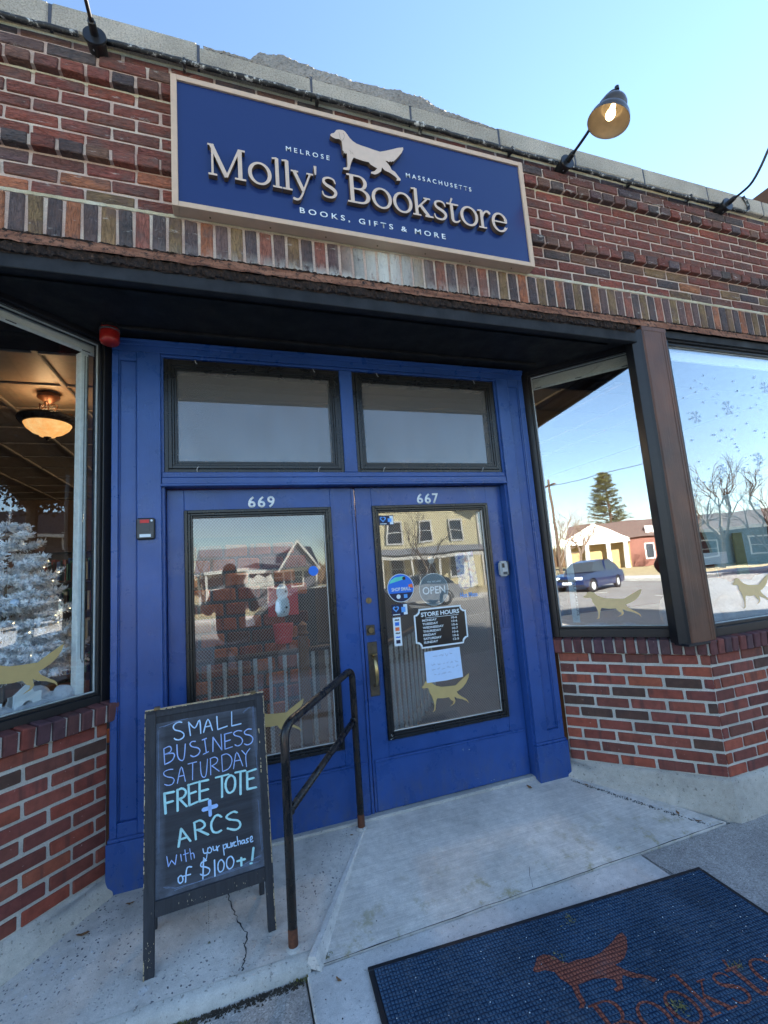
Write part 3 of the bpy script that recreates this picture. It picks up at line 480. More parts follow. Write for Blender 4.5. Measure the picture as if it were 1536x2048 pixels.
# near sidewalk, one slab after another with grooves
k = M['walk']
g = G()
xs_ = [-14, -9.2, -6.4, -3.9, -1.45, 1.085]
def slab(g, x0, x1, y0, y1, z1=0.0, gap=.006): g.box(x0+gap/2, x1-gap/2, y0+gap/2, y1-gap/2, -.2, z1)
def slabobj(x0, x1, y0, y1, m, z1=0.0):
    g = G(); slab(g, x0, x1, y0, y1, z1); o = g.build('sidewalk_slab', m, bevel=.006); o['kind'] = 'structure'
for a, b in zip(xs_[:-1], xs_[1:]): slabobj(a, b, -1.9, 0, M['walk'], -.012); slabobj(a, b, -3.9, -1.9, M['walk'], -.016)
slabobj(1.085, 2.83, -.78, 0, M['slab_conc'], -.001); slabobj(1.085, 2.83, -3.9, -.78, M['walk'], -.010)
slabobj(2.83, 5.4, -1.9, 0.0, M['walk'], -.004); slabobj(2.83, 5.4, -3.9, -1.9, M['walk'], -.008)
for a, b in ((5.4, 8), (8, 11), (11, 16), (16, 30)): slabobj(a, b, -1.9, 0, M['walk'], -.006); slabobj(a, b, -3.9, -1.9, M['walk'], -.01)

# ramp, landing, nib
ramp = bpy.data.meshes.new('ramp')
rp = [(1.10, 0, 0.0), (3.47, 0, .004), (2.95, .66, .142), (2.60, .76, .165), (1.54, .76, .165), (1.535, .66, .146)]
g = G(); g.add([(x, y, z) for x, y, z in rp]+[(x, y, -.2) for x, y, z in rp], [(0, 1, 2, 3, 4, 5), (0, 1, 7, 6)])
o = g.build('concrete_ramp', M['ramp_conc']); o['kind'] = 'structure'
g = G(); lz = lambda y: .05+.145*y
n = 14
lp = [(-3.2, -.012), (1.105, -.012), (1.54, .66), (1.54, .76), (.2, .78), (-.4, .0), (-3.2, 0.0)]
# landing top as a fine grid strip so that its nose can be rounded and worn
xs2 = np.linspace(-3.2, 1.105, 90); rows = [(-.016, .0), (-.014, .022), (-.006, .038), (.008, .047), (.03, .052)]
vs = []; fs = []
rng = random.Random(3)
for i, x in enumerate(xs2):
    for j, (yy, zz) in enumerate(rows):
        w_ = (math.sin(x*9)+math.sin(x*23+1)*.5)*.004
        xx = x+(max(0, yy)*.65 if i == len(xs2)-1 else 0)
        vs.append((xx, yy+w_*(1 if j < 4 else 1), (zz-(.012 if j == 0 else 0)) + rng.uniform(-.0012, .0012)))
m_ = len(rows)
for i in range(len(xs2)-1):
    for j in range(m_-1): fs.append((i*m_+j, (i+1)*m_+j, (i+1)*m_+j+1, i*m_+j+1))
g = G(); g.smooth = True; g.add(vs, fs); o = g.build('landing_nosing', M['curb_conc']); o['kind'] = 'structure'
top = [(-3.2, .022), (1.127, .022), (1.545, .66), (1.545, .78), (.15, .78), (-3.2, .6)]
g = G(); g.add([(x, y, lz(y)) for x, y in top], [tuple(range(6))]); o = g.build('concrete_landing', M['land_conc']); o['kind'] = 'structure'
# pale upstand between landing and ramp
g = G(); a0 = (1.095, -.02); a1 = (1.13, -.02); b0 = (1.525, .655); b1 = (1.545, .655)
prof = []
for t in np.linspace(0, 1, 10):
    cx = 1.112+(1.538-1.112)*t; cy = -.018+(.66+.018)*t; w = .024*(1-t)+.007*t; zt = lz(cy)+.006*(1-t)+.002; j = rng.uniform(-.002, .002)
    prof.append([(cx-w+j, cy+.01, lz(cy)-.03), (cx-w*.6, cy+.006, zt), (cx+w*.5, cy-.004, zt), (cx+w*1.35, cy-.012, .0)])
vs = [p for r in prof for p in r]; fs = [(i*4+j, i*4+j+1, (i+1)*4+j+1, (i+1)*4+j) for i in range(9) for j in range(3)]+[(0, 1, 2, 3)]
g.add(vs, fs); o = g.build('landing_upstand', M['curb_conc'], bevel=0); o['kind'] = 'structure'
o.data.materials[0] = M['slab_conc']
# threshold strip under the doors
g = G(); g.box(.49, 2.70, .655, .78, .05, .158); o = g.build('door_threshold', M['curb_conc'], bevel=.006); o['kind'] = 'structure'
# crack across the landing and moss at the kerb foot
def crackmesh(pts, w, zf, name, m, seed=1):
    r = random.Random(seed); q = []
    for (a, b) in zip(pts[:-1], pts[1:]):
        for t in np.linspace(0, 1, 7)[:-1]: q.append((a[0]+(b[0]-a[0])*t+r.uniform(-.006, .006), a[1]+(b[1]-a[1])*t+r.uniform(-.004, .004)))
    q.append(pts[-1]); g = G(); ribbon(g, q, w, 0, 'xy', smooth=False, wob=1.3, rnd=r)
    g.v = [(x, y, zf(x, y)) for x, y, z in g.v]; o = g.build(name, m); o['kind'] = 'structure'; return o
M['crackm'] = plain('dark_crack_line', (.035, .038, .04, 1), .95)  # even dark colour for the crack and joint lines
crackmesh([(1.12, -.001), (1.9, .0015), (2.5, -.001), (3.0, .001), (3.45, 0)], .0035, lambda x, y: .0055, 'ramp_joint', M['crackm'], 7)
crackmesh([(2.832, -.003), (2.834, -.3), (2.832, -.7)], .004, lambda x, y: .0015, 'slab_joint', M['crackm'], 8)
for nm_, mm_, n_, off, sm_, sx_, sd_ in (('joint_grit', plain('black_joint_grit', C8(70, 68, 64), .95, var=.6), 260, .030, .002, .006, 61), ('ragged_mortar_line', M['slab_conc'], 170, .016, .004, .012, 62)):
    g = G(); r = random.Random(sd_)
    for i in range(n_):
        t = r.uniform(.07, 1); x = 3.44-.51*t-off-abs(r.gauss(0, .010)); y = -.03+.62*t-off*.6+r.gauss(0, .007); s_ = r.uniform(sm_, sx_)*(1.25-t*.6); zb = .215*max(y, 0)+.003
        g.add([(x-s_, y-s_*.6, zb), (x+s_, y-s_*.3, zb+.001), (x+s_*.4, y+s_, zb+.003), (x-s_*.7, y+s_*.6, zb)], [(0, 1, 2, 3)])
    o = g.build(nm_, mm_); o['kind'] = 'stuff'
crackmesh([(.785, .45), (.80, .36), (.83, .27), (.865, .19), (.855, .08), (.845, .03)], .0042, lambda x, y: lz(y)+.0012, 'landing_crack', M['crackm'])
crackmesh([(2.18, .02), (2.26, .18), (2.36, .30)], .0016, lambda x, y: .215*y+.0025, 'ramp_crack', M['crackm'], 4)
crackmesh([(2.72, .01), (2.66, .16), (2.62, .33)], .0018, lambda x, y: .215*y+.0025, 'ramp_crack', M['crackm'], 5)
g = G(); r = random.Random(5)
for i in range(900):
    x = .35+.72*r.random()**.8; y = -.020-abs(r.gauss(0, .016)); s_ = r.uniform(.0015, .006)
    g.add([(x-s_, y-s_, -.011), (x+s_, y-s_*.5, -.011), (x, y+s_, -.011+s_*.8)], [(0, 1, 2)])
o = g.build('moss_and_grit', plain('dark_moss', C8(52, 46, 38), .95, var=.5)); o['kind'] = 'stuff'
g = G(); r = random.Random(15)
for i in range(420):
    cx, cy = r.choice([(1.09, -.02), (.62, -.03), (1.06, -.015), (1.16, .03)]); x = cx+r.gauss(0, .018); y = cy+r.gauss(0, .009); s_ = r.uniform(.001, .003); h = r.uniform(.002, .014); zb = -.01 if y < 0 else .004
    g.add([(x-s_, y, zb), (x+s_, y+s_, zb), (x+r.uniform(-.004, .004), y, zb+h)], [(0, 1, 2)])
o = g.build('crack_weeds', plain('olive_weed', C8(104, 104, 58), .9, var=.4)); o['kind'] = 'stuff'
# ------------------------------------------------------------------ the shop building: upper brick front
fac = empty('shop_building', (2.3, .2, 0), label='one-storey red brick shop building with soldier course, corbelled header bands and worn stone coping', cat='building')
fac_inv = Matrix.Translation((-2.3, -.2, 0))
def fp(o): o.parent = fac; o.location = Vector(o.location)+Vector((-2.3, -.2, 0)); return o
P0 = .0677; CZ = 3.26; PC = .0677
slate = C8(92, 84, 84); slate2 = C8(82, 76, 78); olive = C8(134, 110, 78); olive2 = C8(146, 118, 82); orange = C8(172, 110, 78); rorange = C8(152, 96, 80)
maroon = C8(134, 76, 64); maroon2 = C8(120, 76, 66); redb = C8(146, 78, 62); purple = C8(108, 88, 86); brownp = C8(124, 90, 76)
sol = [slate, olive, slate2, orange, slate, olive2, slate2, rorange, slate, olive, slate, orange, purple, olive, slate2, rorange, purple, olive, slate2, rorange, purple, brownp,
       slate2, brownp, purple, rorange, purple, olive, purple, rorange, slate, brownp, slate, rorange, slate, olive, slate2, orange, slate2, olive, slate2, orange, slate2, olive, slate2, orange,
       purple, olive, purple, rorange, slate2, olive, slate2, rorange, purple, olive, purple, rorange, purple, olive, slate2, orange, slate2, olive, slate2, orange, slate2, olive, slate2, orange]
X0w, X1w = -.45, 5.3
i0 = int(X0w/P0)-1
for i in range(i0, int(X1w/P0)):
    c = vary(sol[i % len(sol)], .1)
    o = link(brick_mesh('soldier_brick', .188, .0545, .10, M['bark']), 'soldier_brick', None, ((i+.10)*P0+.0295, random.uniform(-.002, .002), 3.159+random.uniform(-.002, .002)), (0, R_(90)+random.uniform(-.008, .008), 0), c); fp(o)
pitch = .2035
for kx in range(1, 13):
    zc = CZ+(kx-.5)*PC+.002
    if kx in (4, 10):
        x = -.02-.1017*4
        while x < X1w:
            c = vary(random.choice([maroon, maroon2, slate, purple, brownp, brownp, slate2, maroon]), .15)
            fp(link(brick_mesh('header_brick', .090, .056, .12, M['bark']), 'header_brick', None, (x+.051+random.uniform(-.002, .002), -.030+random.uniform(-.003, .003), zc), (0, random.uniform(-.01, .01), 0), c)); x += .1017
        continue
    ph = .079 if kx % 2 else -.021
    if kx == 11: ph = .13
    if kx == 12: ph = .021
    x = ph-pitch*2
    while x < X1w:
        if kx <= 3: pal = [maroon, maroon2, maroon, slate2, olive, redb, orange, brownp, purple]
        elif kx >= 11: pal = [maroon, brownp, slate2, maroon2, purple]
        else: pal = [maroon, maroon, redb, maroon2, maroon]
        c = vary(random.choice(pal), .14)
        fp(link(brick_mesh('stretcher_brick', .1905, .0555, .10, M['bark']), 'brick', None, (x+pitch/2+random.uniform(-.002, .002), (-.028 if kx == 11 else 0)+random.uniform(-.002, .002), zc+random.uniform(-.0012, .0012)), (0, random.uniform(-.006, .006), 0), c)); x += pitch
# mortar backing (recessed) with the corbel bands stepping out
g = G(); g.box(X0w, X1w, .007, .30, 3.066, 4.078)
g.box(X0w, X1w, -.020, .0071, CZ+3*PC+.011, CZ+4*PC-.006)
g.box(X0w, X1w, -.020, .0071, CZ+9*PC+.011, CZ+11*PC+.002)
fp(g.build('mortar', M['mortar_up']))
# wide pale bed joint smears: under coping, under upper band, over the soldiers
r = random.Random(9)
def bed(z0, z1, y, amp, name='pointing'):
    xs3 = np.arange(X0w, X1w, .02); up = [(x, z1+r.uniform(-amp, amp)) for x in xs3]; lo = [(x, z0+r.uniform(-amp, amp)) for x in xs3]
    g = G(); n = len(xs3); vs = [(x, y, z) for x, z in up]+[(x, y+.003, z) for x, z in lo]; fs = [(i, i+1, n+i+1, n+i) for i in range(n-1)]; g.add(vs, fs); return g
g = bed(CZ+12*PC-.004, CZ+12*PC+.012, .001, .002); g2 = bed(CZ+9*PC-.013, CZ+9*PC+.000, .0005, .0025); g.add(g2.v, g2.f); g2 = bed(CZ+11*PC-.004, CZ+11*PC+.006, -.0005, .0015); g.add(g2.v, g2.f)
g2 = bed(CZ-.003, CZ+.010, -.0005, .002); g.add(g2.v, g2.f)
o_ = fp(g.build('pale_pointing', M['mortar_up'])); o_.data.materials[0] = m_mortar('pale_lime_pointing', C8(176, 166, 136), C8(200, 192, 164), C8(214, 214, 204), 5)
# coping stones with joints, two of them with a rough broken render crest
M['joint_lead'] = plain('dark_joint_sealant', C8(72, 78, 90), .8)
cj = [-1.6, -.55, .145, .765, 1.323, 1.892, 2.476, 3.05, 3.642, 4.259, 4.86, 5.75]
for a, b in zip(cj[:-1], cj[1:]):
    if a < .7 or a > 2.4:
        g = G(); zt = 4.212; g.hexa([(a+.006, -.035, 4.084), (b-.006, -.035, 4.084), (b-.006, .34, 4.084), (a+.006, .34, 4.084)], [(a+.006, -.032, zt+random.uniform(-.003, .003)), (b-.006, -.032, zt+random.uniform(-.003, .003)), (b-.006, .34, zt+.03), (a+.006, .34, zt+.03)])
        fp(g.build('coping_stone', M['coping'], bevel=.007))
    else:
        g = G(); g.box(a+.005, b-.005, -.033, .34, 4.084, 4.19); fp(g.build('coping_stone', M['coping'], bevel=.006))
for x in cj[1:-1]: fp(G().box(x-.007, x+.007, -.028, .2, 4.09, 4.205).build('coping_joint', M['joint_lead']))
crest = [(.79, 4.238), (.83, 4.232), (.89, 4.246), (.95, 4.238), (1.012, 4.236), (1.035, 4.27), (1.064, 4.303), (1.13, 4.315), (1.206, 4.327), (1.27, 4.31), (1.33, 4.308), (1.405, 4.295), (1.48, 4.303), (1.56, 4.292), (1.66, 4.298), (1.74, 4.306), (1.83, 4.315), (1.92, 4.31), (1.998, 4.319), (2.03, 4.30), (2.058, 4.282), (2.10, 4.268), (2.154, 4.262), (2.22, 4.255), (2.30, 4.246), (2.389, 4.242), (2.43, 4.236), (2.468, 4.222)]
fx = np.array([p[0] for p in crest]); fz = np.array([p[1] for p in crest]); XS = np.arange(.79, 2.4701, .012); r = random.Random(21)
nl = 9; vs = []; fs = []
for i, x in enumerate(XS):
    zt = np.interp(x, fx, fz)+r.uniform(-.005, .005)
    zb = 4.189
    for j in range(nl):
        t = j/(nl-1); vs.append((x+r.uniform(-.003, .003), -.029+r.uniform(-.004, .004)+.03*t*t, zb+(zt-zb)*t+r.uniform(-.002, .002)))
    vs.append((x, .12, zt+r.uniform(-.004, .012))); vs.append((x, .30, zt-.03))
m_ = nl+2
for i in range(len(XS)-1):
    for j in range(m_-1): fs.append((i*m_+j, (i+1)*m_+j, (i+1)*m_+j+1, i*m_+j+1))
g = G(); g.add(vs, fs); fp(g.build('broken_render_crest', M['rough_stone']))
# bodies of the building out of sight: side fronts, roof slab, back
M['plain_brick'] = plain('distant_red_brickwork', C8(112, 58, 50), .85)
for a, b in ((-9.0, X0w), (X1w, 8.0)): fp(G().box(a, b, .0, .30, 3.0, 4.24).build('brick_wall', M['plain_brick']))
fp(G().box(-9.0, -2.4, .05, .30, -.1, 3.0).build('brick_wall', M['plain_brick'])); fp(G().box(5.35, 8.0, .06, .30, -.1, 3.0).build('brick_wall', M['plain_brick']))
fp(G().box(-9.0, 8.0, .30, 12, 3.42, 4.08).build('roof_slab', M['plain_brick'])); fp(G().box(-9.0, -8.7, .30, 12, -.2, 3.42).build('side_wall', M['plain_brick'])); fp(G().box(7.7, 8.0, .30, 12, -.2, 3.42).build('side_wall', M['plain_brick'])); fp(G().box(-8.7, 7.7, 11.7, 12, -.2, 3.42).build('rear_wall', M['plain_brick']))
# steel lintel: rusty flashing, flaking scale, painted lip, soffit
def jag(z0, z1, y0, y1, a0, a1, step=.03, seed=1, x0=-2.4, x1=5.75, ys=0):
    r = random.Random(seed); xs4 = np.arange(x0, x1, step); n = len(xs4); vs = []
    for x in xs4: vs.append((x, y0+r.uniform(-ys, ys), z1+r.uniform(-a1, a1)))
    for x in xs4: vs.append((x, y1+r.uniform(-ys, ys), z0+r.uniform(-a0, a0)))
    g = G(); g.add(vs, [(i, i+1, n+i+1, n+i) for i in range(n-1)]); return g
g = jag(3.012, 3.062, -.012, -.024, .003, .004, seed=2, ys=.002); g2 = jag(3.062, 3.064, .02, -.012, .002, .003, seed=3); g.add(g2.v, g2.f)
fp(g.build('rusty_flashing', M['rust']))
g = jag(2.966, 3.014, -.016, -.006, .004, .006, .015, 4, x1=3.37, ys=.006); g2 = jag(2.972, 2.990, -.020, -.016, .006, .008, .012, 6, x1=3.37, ys=.006); g.add(g2.v, g2.f)
g2 = jag(3.058, 3.066, -.016, -.012, .003, .003, .009, 8, ys=.005); g.add(g2.v, g2.f); fp(g.build('flaking_lintel_scale', M['scale']))
fp(G().box(-2.4, 3.37, -.004, .03, 2.905, 2.972).build('lintel_lip', M['lip'], bevel=.003))
fp(G().box(-2.4, 3.37, .03, .07, 2.925, 2.972).build('lintel_lip', M['lip']))
fp(G().box(3.37, 5.75, .03, .08, 2.96, 3.03).build('lintel_lip', M['lip']))
sf = G(); sf.add([(-2.4, .05, 2.975), (5.4, .05, 2.975), (5.4, .66, 2.975), (-2.4, .66, 2.975), (-2.4, .05, 3.1), (5.4, .05, 3.1), (5.4, .66, 3.1), (-2.4, .66, 3.1)], [(0, 1, 2, 3), (4, 5, 6, 7), (2, 3, 7, 6), (0, 1, 5, 4)])
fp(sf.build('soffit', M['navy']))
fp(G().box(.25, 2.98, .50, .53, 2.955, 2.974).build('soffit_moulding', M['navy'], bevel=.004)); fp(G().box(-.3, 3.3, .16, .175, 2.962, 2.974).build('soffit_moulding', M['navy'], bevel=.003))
# ------------------------------------------------------------------ low brick walls under the bay windows
ANG_R = math.atan2(-.64, .59); ANG_L = math.atan2(.64, .62)
PRo, PLo = (2.97, .64, 0), (.24, .64, 0)
def lz_R(s): return max(0.0, .142*(1-s/.87))
lb = [C8(138, 74, 60), C8(128, 68, 56), C8(146, 76, 58), C8(120, 66, 57), C8(132, 72, 60), C8(108, 62, 54)]; dark = C8(84, 60, 52)
def lowface(root, T, s0, s1, ph, rows=10, darkset=(), first=0):
    """T maps local (s, o, z) to root space matrix; bricks s0..s1"""
    for kx in range(1, rows+1):
        zc = .917-.0705*(kx-.5)+.003
        x = s0+(ph if kx % 2 else ph+.102)-.2045
        while x < s1-.01:
            a, b = max(x, s0+.004), min(x+.1945, s1-.002); x += .2045
            if b-a < .03: continue
            c = vary(random.choice(lb), .13)
            if random.random() < .05: c = vary(dark, .1)
            me = brick_mesh('wall_brick', round((b-a)*100)/100-.003, .0545, .085, M['brick'])
            o = link(me, 'brick', root); o.matrix_local = T @ Matrix.Translation(((a+b)/2, random.uniform(-.0015, .0015), zc)) @ Matrix.Rotation(random.uniform(-.006, .006), 4, 'Y'); o.color = c
def caprow(root, T, s0, s1, n=None):
    n = n or round((s1-s0)/.0625); p = (s1-s0)/n
    for i in range(n):
        c = vary(random.choice([C8(112, 62, 56), C8(92, 58, 58), C8(84, 60, 64), C8(122, 62, 52), C8(100, 62, 60)]), .12)
        me = brick_mesh('cap_brick', p-.011, .088, .125, M['brick'], bev=.005)
        o = link(me, 'cap_brick', root); o.matrix_local = T @ Matrix.Translation((s0+(i+.5)*p, -.038+random.uniform(-.003, .003), .963+random.uniform(-.002, .002))) @ Matrix.Rotation(R_(5), 4, 'X') @ Matrix.Rotation(random.uniform(-.02, .02), 4, 'Y'); o.color = c
I4 = Matrix.Identity(4)
wallR = empty('low_brick_wall', PRo, ANG_R, 'low red brick wall with upright cap bricks and concrete foot turning the corner right of the blue doors', 'wall')
Lr = .870
# transform for the front part of the right wall, in wallR's local space
w2l = (Matrix.Translation(PRo) @ Matrix.Rotation(ANG_R, 4, 'Z')).inverted()
TF = w2l @ Matrix.Translation((3.56, 0, 0))
lowface(wallR, I4, 0, Lr+.0, .0); lowface(wallR, TF, .0, 1.85, .06)
caprow(wallR, I4, -.02, Lr-.005); caprow(wallR, TF, .03, 1.85)
g = G(); g.box(0.0, Lr+.0, .008, .20, .2, .93); g.build('mortar', M['mortar_lo'], wallR)
o = G().box(.0, 1.85, .008, .20, .2, .93).build('mortar', M['mortar_lo'], wallR); o.matrix_local = TF
# cap bed and pointing between caps
g = G(); g.box(-.02, Lr-.001, -.024, .16, .923, 1.000); g.build('mortar', M['mortar_lo'], wallR)
o = G().box(.032, 1.85, -.024, .16, .923, 1.000).build('mortar', M['mortar_lo'], wallR); o.matrix_local = TF
t_ = Vector((.6778, -.7353, 0)); n_ = Vector((-.7353, -.6778, 0)); PRv = Vector((2.97, .64, 0))
p1 = PRv+t_*.871+n_*.040; s_c = (.64-.6778*.040+.040)/.7353; pc_ = PRv+t_*s_c+n_*.040; p4 = PRv+t_*.871-n_*.085
loop = [(p1.x, p1.y), (pc_.x, pc_.y), (3.583, -.040), (3.583, .085), (p4.x, p4.y)]
o = G().prism(loop, .921, 1.006, 'xy').build('cap_brick', M['brick'], wallR, .005); o.matrix_local = w2l; o.color = C8(96, 58, 56)
# concrete foot with a cove at its base (angled side follows the ramp)
def foot(root, T, s0, s1, zf, name='concrete_foot', n=24, cove=.045, cove1=None, m0=0, m1=0):
    vs = []; rr = random.Random(2); cv0 = cove; cove1 = cove if cove1 is None else cove1
    for i in range(n+1):
        s = s0+(s1-s0)*i/n; zb = zf(i/n); e = rr.uniform(-.003, .003)*(0 < i < n); cove = cv0+(cove1-cv0)*i/n+e
        vs += [(s, .1, .221), (s, -.006+e, .217+e), (s, -.014+e, .19), (s, -.018, zb+.075), (s, -.03, zb+.03), (s, -cove-.03, zb+.004), (s, -cove-.034, zb-.05)]
        vs[-7:] = [(x-(.438*max(0, -y)*m0 if i == 0 else 0)+(.438*max(0, -y)*m1 if i == n else 0), y, z) for x, y, z in vs[-7:]]
    fs = [(i*7+j, (i+1)*7+j, (i+1)*7+j+1, i*7+j+1) for i in range(n) for j in range(6)]
    g = G(); g.smooth = True; g.add(vs, fs); o = g.build(name, M['base_conc'], root); o.matrix_local = T; return o
foot(wallR, I4, -.02, .8704, lambda t: .142*(1-t), cove=.035, cove1=.004, m1=1)
foot(wallR, TF, 0, 1.85, lambda t: 0.0, cove=.004, m0=1)
wallL = empty('low_brick_wall', PLo, ANG_L, 'low red brick wall with upright cap bricks left of the chalkboard sign, under the bay window', 'wall')
TL_ = Matrix.Translation((-.90, 0, 0))
lowface(wallL, TL_, 0, .895, .03); caprow(wallL, TL_, 0, .935)
G().box(-.9, -.003, .008, .2, .2, .93).build('mortar', M['mortar_lo'], wallL); G().box(-.9, .03, -.024, .16, .923, 1.0).build('mortar', M['mortar_lo'], wallL)
foot(wallL, TL_, 0, .895, lambda t: .055+.09*t, cove=.02)
# ------------------------------------------------------------------ blue door surround
sur = empty('door_surround', (1.59, .62, .13), label='royal blue painted wooden door surround with panelled pilasters, crossbar and two black framed transom windows', cat='door frame')
def sp_(o): o.location = Vector(o.location)-Vector((1.59, .62, .13)); o.parent = sur; return o
def pilaster(x0, x1, px0, px1, zb):
    g = G()
    g.box(x0, px0, .62, .80, zb+.235, 2.89); g.box(px1, x1, .62, .80, zb+.235, 2.89); g.box(px0, px1, .62, .80, 2.842, 2.89); g.box(px0, px1, .6205, .80, zb+.235, zb+.30)
    g.box(px0, px1, .638, .80, zb+.30, 2.842)
    g.box(px0, px0+.007, .627, .638, zb+.30, 2.842); g.box(px1-.007, px1, .627, .638, zb+.30, 2.842); g.box(px0, px1, .622, .634, 2.834, 2.850)
    sp_(g.build('pilaster', M['blue'], bevel=.003))
    g = G(); g.box(x0-.012, x1+.012, .606, .80, zb-.03, zb+.22); g.box(x0-.006, x1+.006, .613, .80, zb+.22, zb+.236); sp_(g.build('pilaster_base', M['blue'], bevel=.003))
pilaster(.250, .492, .283, .372, .14); pilaster(2.706, 2.930, 2.80, 2.888, .135)
g = G(); g.box(.250, 2.930, .62, .82, 2.8905, 2.945); g.box(.250, 2.930, .607, .62, 2.925, 2.956); g.box(.25, 2.93, .600, .607, 2.945, 2.958)
g.box(.492, 2.706, .632, .82, 2.875, 2.8903); sp_(g.build('head_beam', M['blue'], bevel=.003))
g = G(); g.box(.492, 2.706, .628, .80, 2.112, 2.165); g.box(.486, 2.712, .618, .640, 2.112, 2.128); sp_(g.build('crossbar', M['blue'], bevel=.004))
sp_(G().box(.492, 2.706, .634, .80, 2.165, 2.196).build('crossbar_sill', M['blue_rough'], bevel=.003))
sp_(G().box(1.540, 1.624, .637, .80, 2.196, 2.875).build('transom_mullion', M['blue_rough'], bevel=.004))
sp_(G().box(.492, .505, .64, .80, .15, 2.875).build('jamb', M['blue_rough'])); sp_(G().box(2.692, 2.706, .64, .80, .15, 2.875).build('jamb', M['blue_rough']))
# angled closing boards at the sides of the recess between pilaster and bay frame
for (x0, x1) in ((.505, 1.540), (1.624, 2.692)):
    g = G(); z0, z1 = 2.196, 2.875; stepframe(g, x0, x1, z0, z1, [(.022, .650, .70), (.020, .640, .70), (.012, .646, .70), (.014, .654, .70)])
    fr = sp_(g.build('transom_frame', M['black_trim'], bevel=.002))
    a = .068; gl = G().box(x0+a-.004, x1-a+.004, .690, .694, z0+a-.004, z1-a+.004).build('pane', M['glass_t']); gl.parent = fr; gl.location = Vector((0, 0, 0))
    sc = G().add([(x0+a-.004, .664, z0+a-.004), (x1-a+.004, .664, z0+a-.004), (x1-a+.004, .664, z1-a+.004), (x0+a-.004, .664, z1-a+.004)], [(0, 1, 2, 3)]).build('insect_screen', M['screen']); sc.parent = fr
    for hx_, hz_ in ((x0+.17, z0+.016), (x1-.17, z0+.016), (x0+.17, z1-.014), (x1-.17, z1-.014)):
        g = G(); s_ = 1 if hz_ < 2.5 else -1; g.tube([(hx_, .642, hz_-.012*s_), (hx_, .628, hz_-.004*s_), (hx_+.004, .628, hz_+.010*s_), (hx_+.012, .634, hz_+.014*s_)], .0022, 6); h = g.build('screen_hook', M['grey'], fr)
# ------------------------------------------------------------------ the two doors
def leaf(x0, x1, gx0, gx1, zb, num, nx0, nx1, lab, hinge_left):
    d = empty('door', ((x0+x1)/2, .70, zb), label=lab, cat='door', group='pair of blue shop doors')
    off = Vector(((x0+x1)/2, .70, zb))
    def dp(o): o.location = Vector(o.location)-off; o.parent = d; return o
    z1 = 2.106; gz0, gz1 = .545, 1.985
    # stiles and rails, each its own board with a tight joint
    dp(G().box(x0, gx0, .70, .745, zb, z1).build('stile', M['blue'], bevel=.0025)); dp(G().box(gx1, x1, .70, .745, zb, z1).build('stile', M['blue'], bevel=.0025))
    dp(G().box(gx0, gx1, .7006, .745, gz1, z1).build('top_rail', M['blue'], bevel=.0025)); dp(G().box(gx0, gx1, .7006, .745, .452, gz0).build('bottom_rail', M['blue'], bevel=.0025))
    kx0, kx1 = x0+.0, x1-.0
    dp(G().box(kx0+.015, kx1-.012, .6925, .70, zb+.004, .437).build('kick_board', M['blue'], bevel=.003)); g = G(); g.box(kx0+.015, kx1-.012, .688, .70, .437, .449); dp(g.build('kick_moulding', M['blue'], bevel=.003))
    dp(G().box(gx0, gx1, .705, .745, zb, .452).build('lower_panel', M['blue']))
    g = G(); stepframe(g, gx0, gx1, gz0, gz1, [(.018, .684, .73), (.014, .690, .73), (.012, .698, .73)]); dp(g.build('glazing_frame', M['black_trim'], bevel=.0025))
    # white putty line along the foot of the pane
    dp(G().box(gx0+.044, gx1-.044, .700, .708, gz0+.042, gz0+.0475).build('putty_line', M['alum'])); dp(G().box(gx1-.0475, gx1-.044, .702, .708, gz0+.05, gz1-.05).build('putty_line', M['alum']))
    dp(G().box(gx0+.04, gx1-.04, .712, .717, gz0+.04, gz1-.04).build('wired_pane', M['glass_w']))
    cw = (nx1-nx0+.012)/3
    for i, ch in enumerate(num): dp(text(ch, nx0+i*cw, nx0+i*cw+cw-.012, 1.992, 2.062, .6975, M['white_txt'], 'house_number', None, .003, .022))
    return d, dp
dl, dpl = leaf(.508, 1.590, .598, 1.444, .150, '669', .948, 1.104, 'left blue half-glazed door numbered 669 behind the handrail and chalkboard', True)
dr, dpr = leaf(1.606, 2.690, 1.716, 2.566, .158, '667', 2.036, 2.196, 'right blue half-glazed door numbered 667 with stickers and store hours sign', False)
# astragal between the doors
dpl(G().box(1.583, 1.600, .690, .702, .16, 2.10).build('meeting_strip', M['blue'], bevel=.003))
# gold dog decals
DG = [(p[0], p[1]) for p in DOG2]
def dogdecal(ox, oz, sx, sz, y, mt, th=.0012, mirror=False, plane='xz'):
    g = G(); g.prism([(ox+p[0]*sx, oz+p[1]*sz) for p in DG], y-th, y, 'xz'); return g
dpl(dogdecal(.888, .668, .97, .97, .7105, 0).build('dog_decal', M['gold'])); dpr(dogdecal(1.964, .655, 1.0, 1.0, .7105, 0).build('dog_decal', M['gold']))
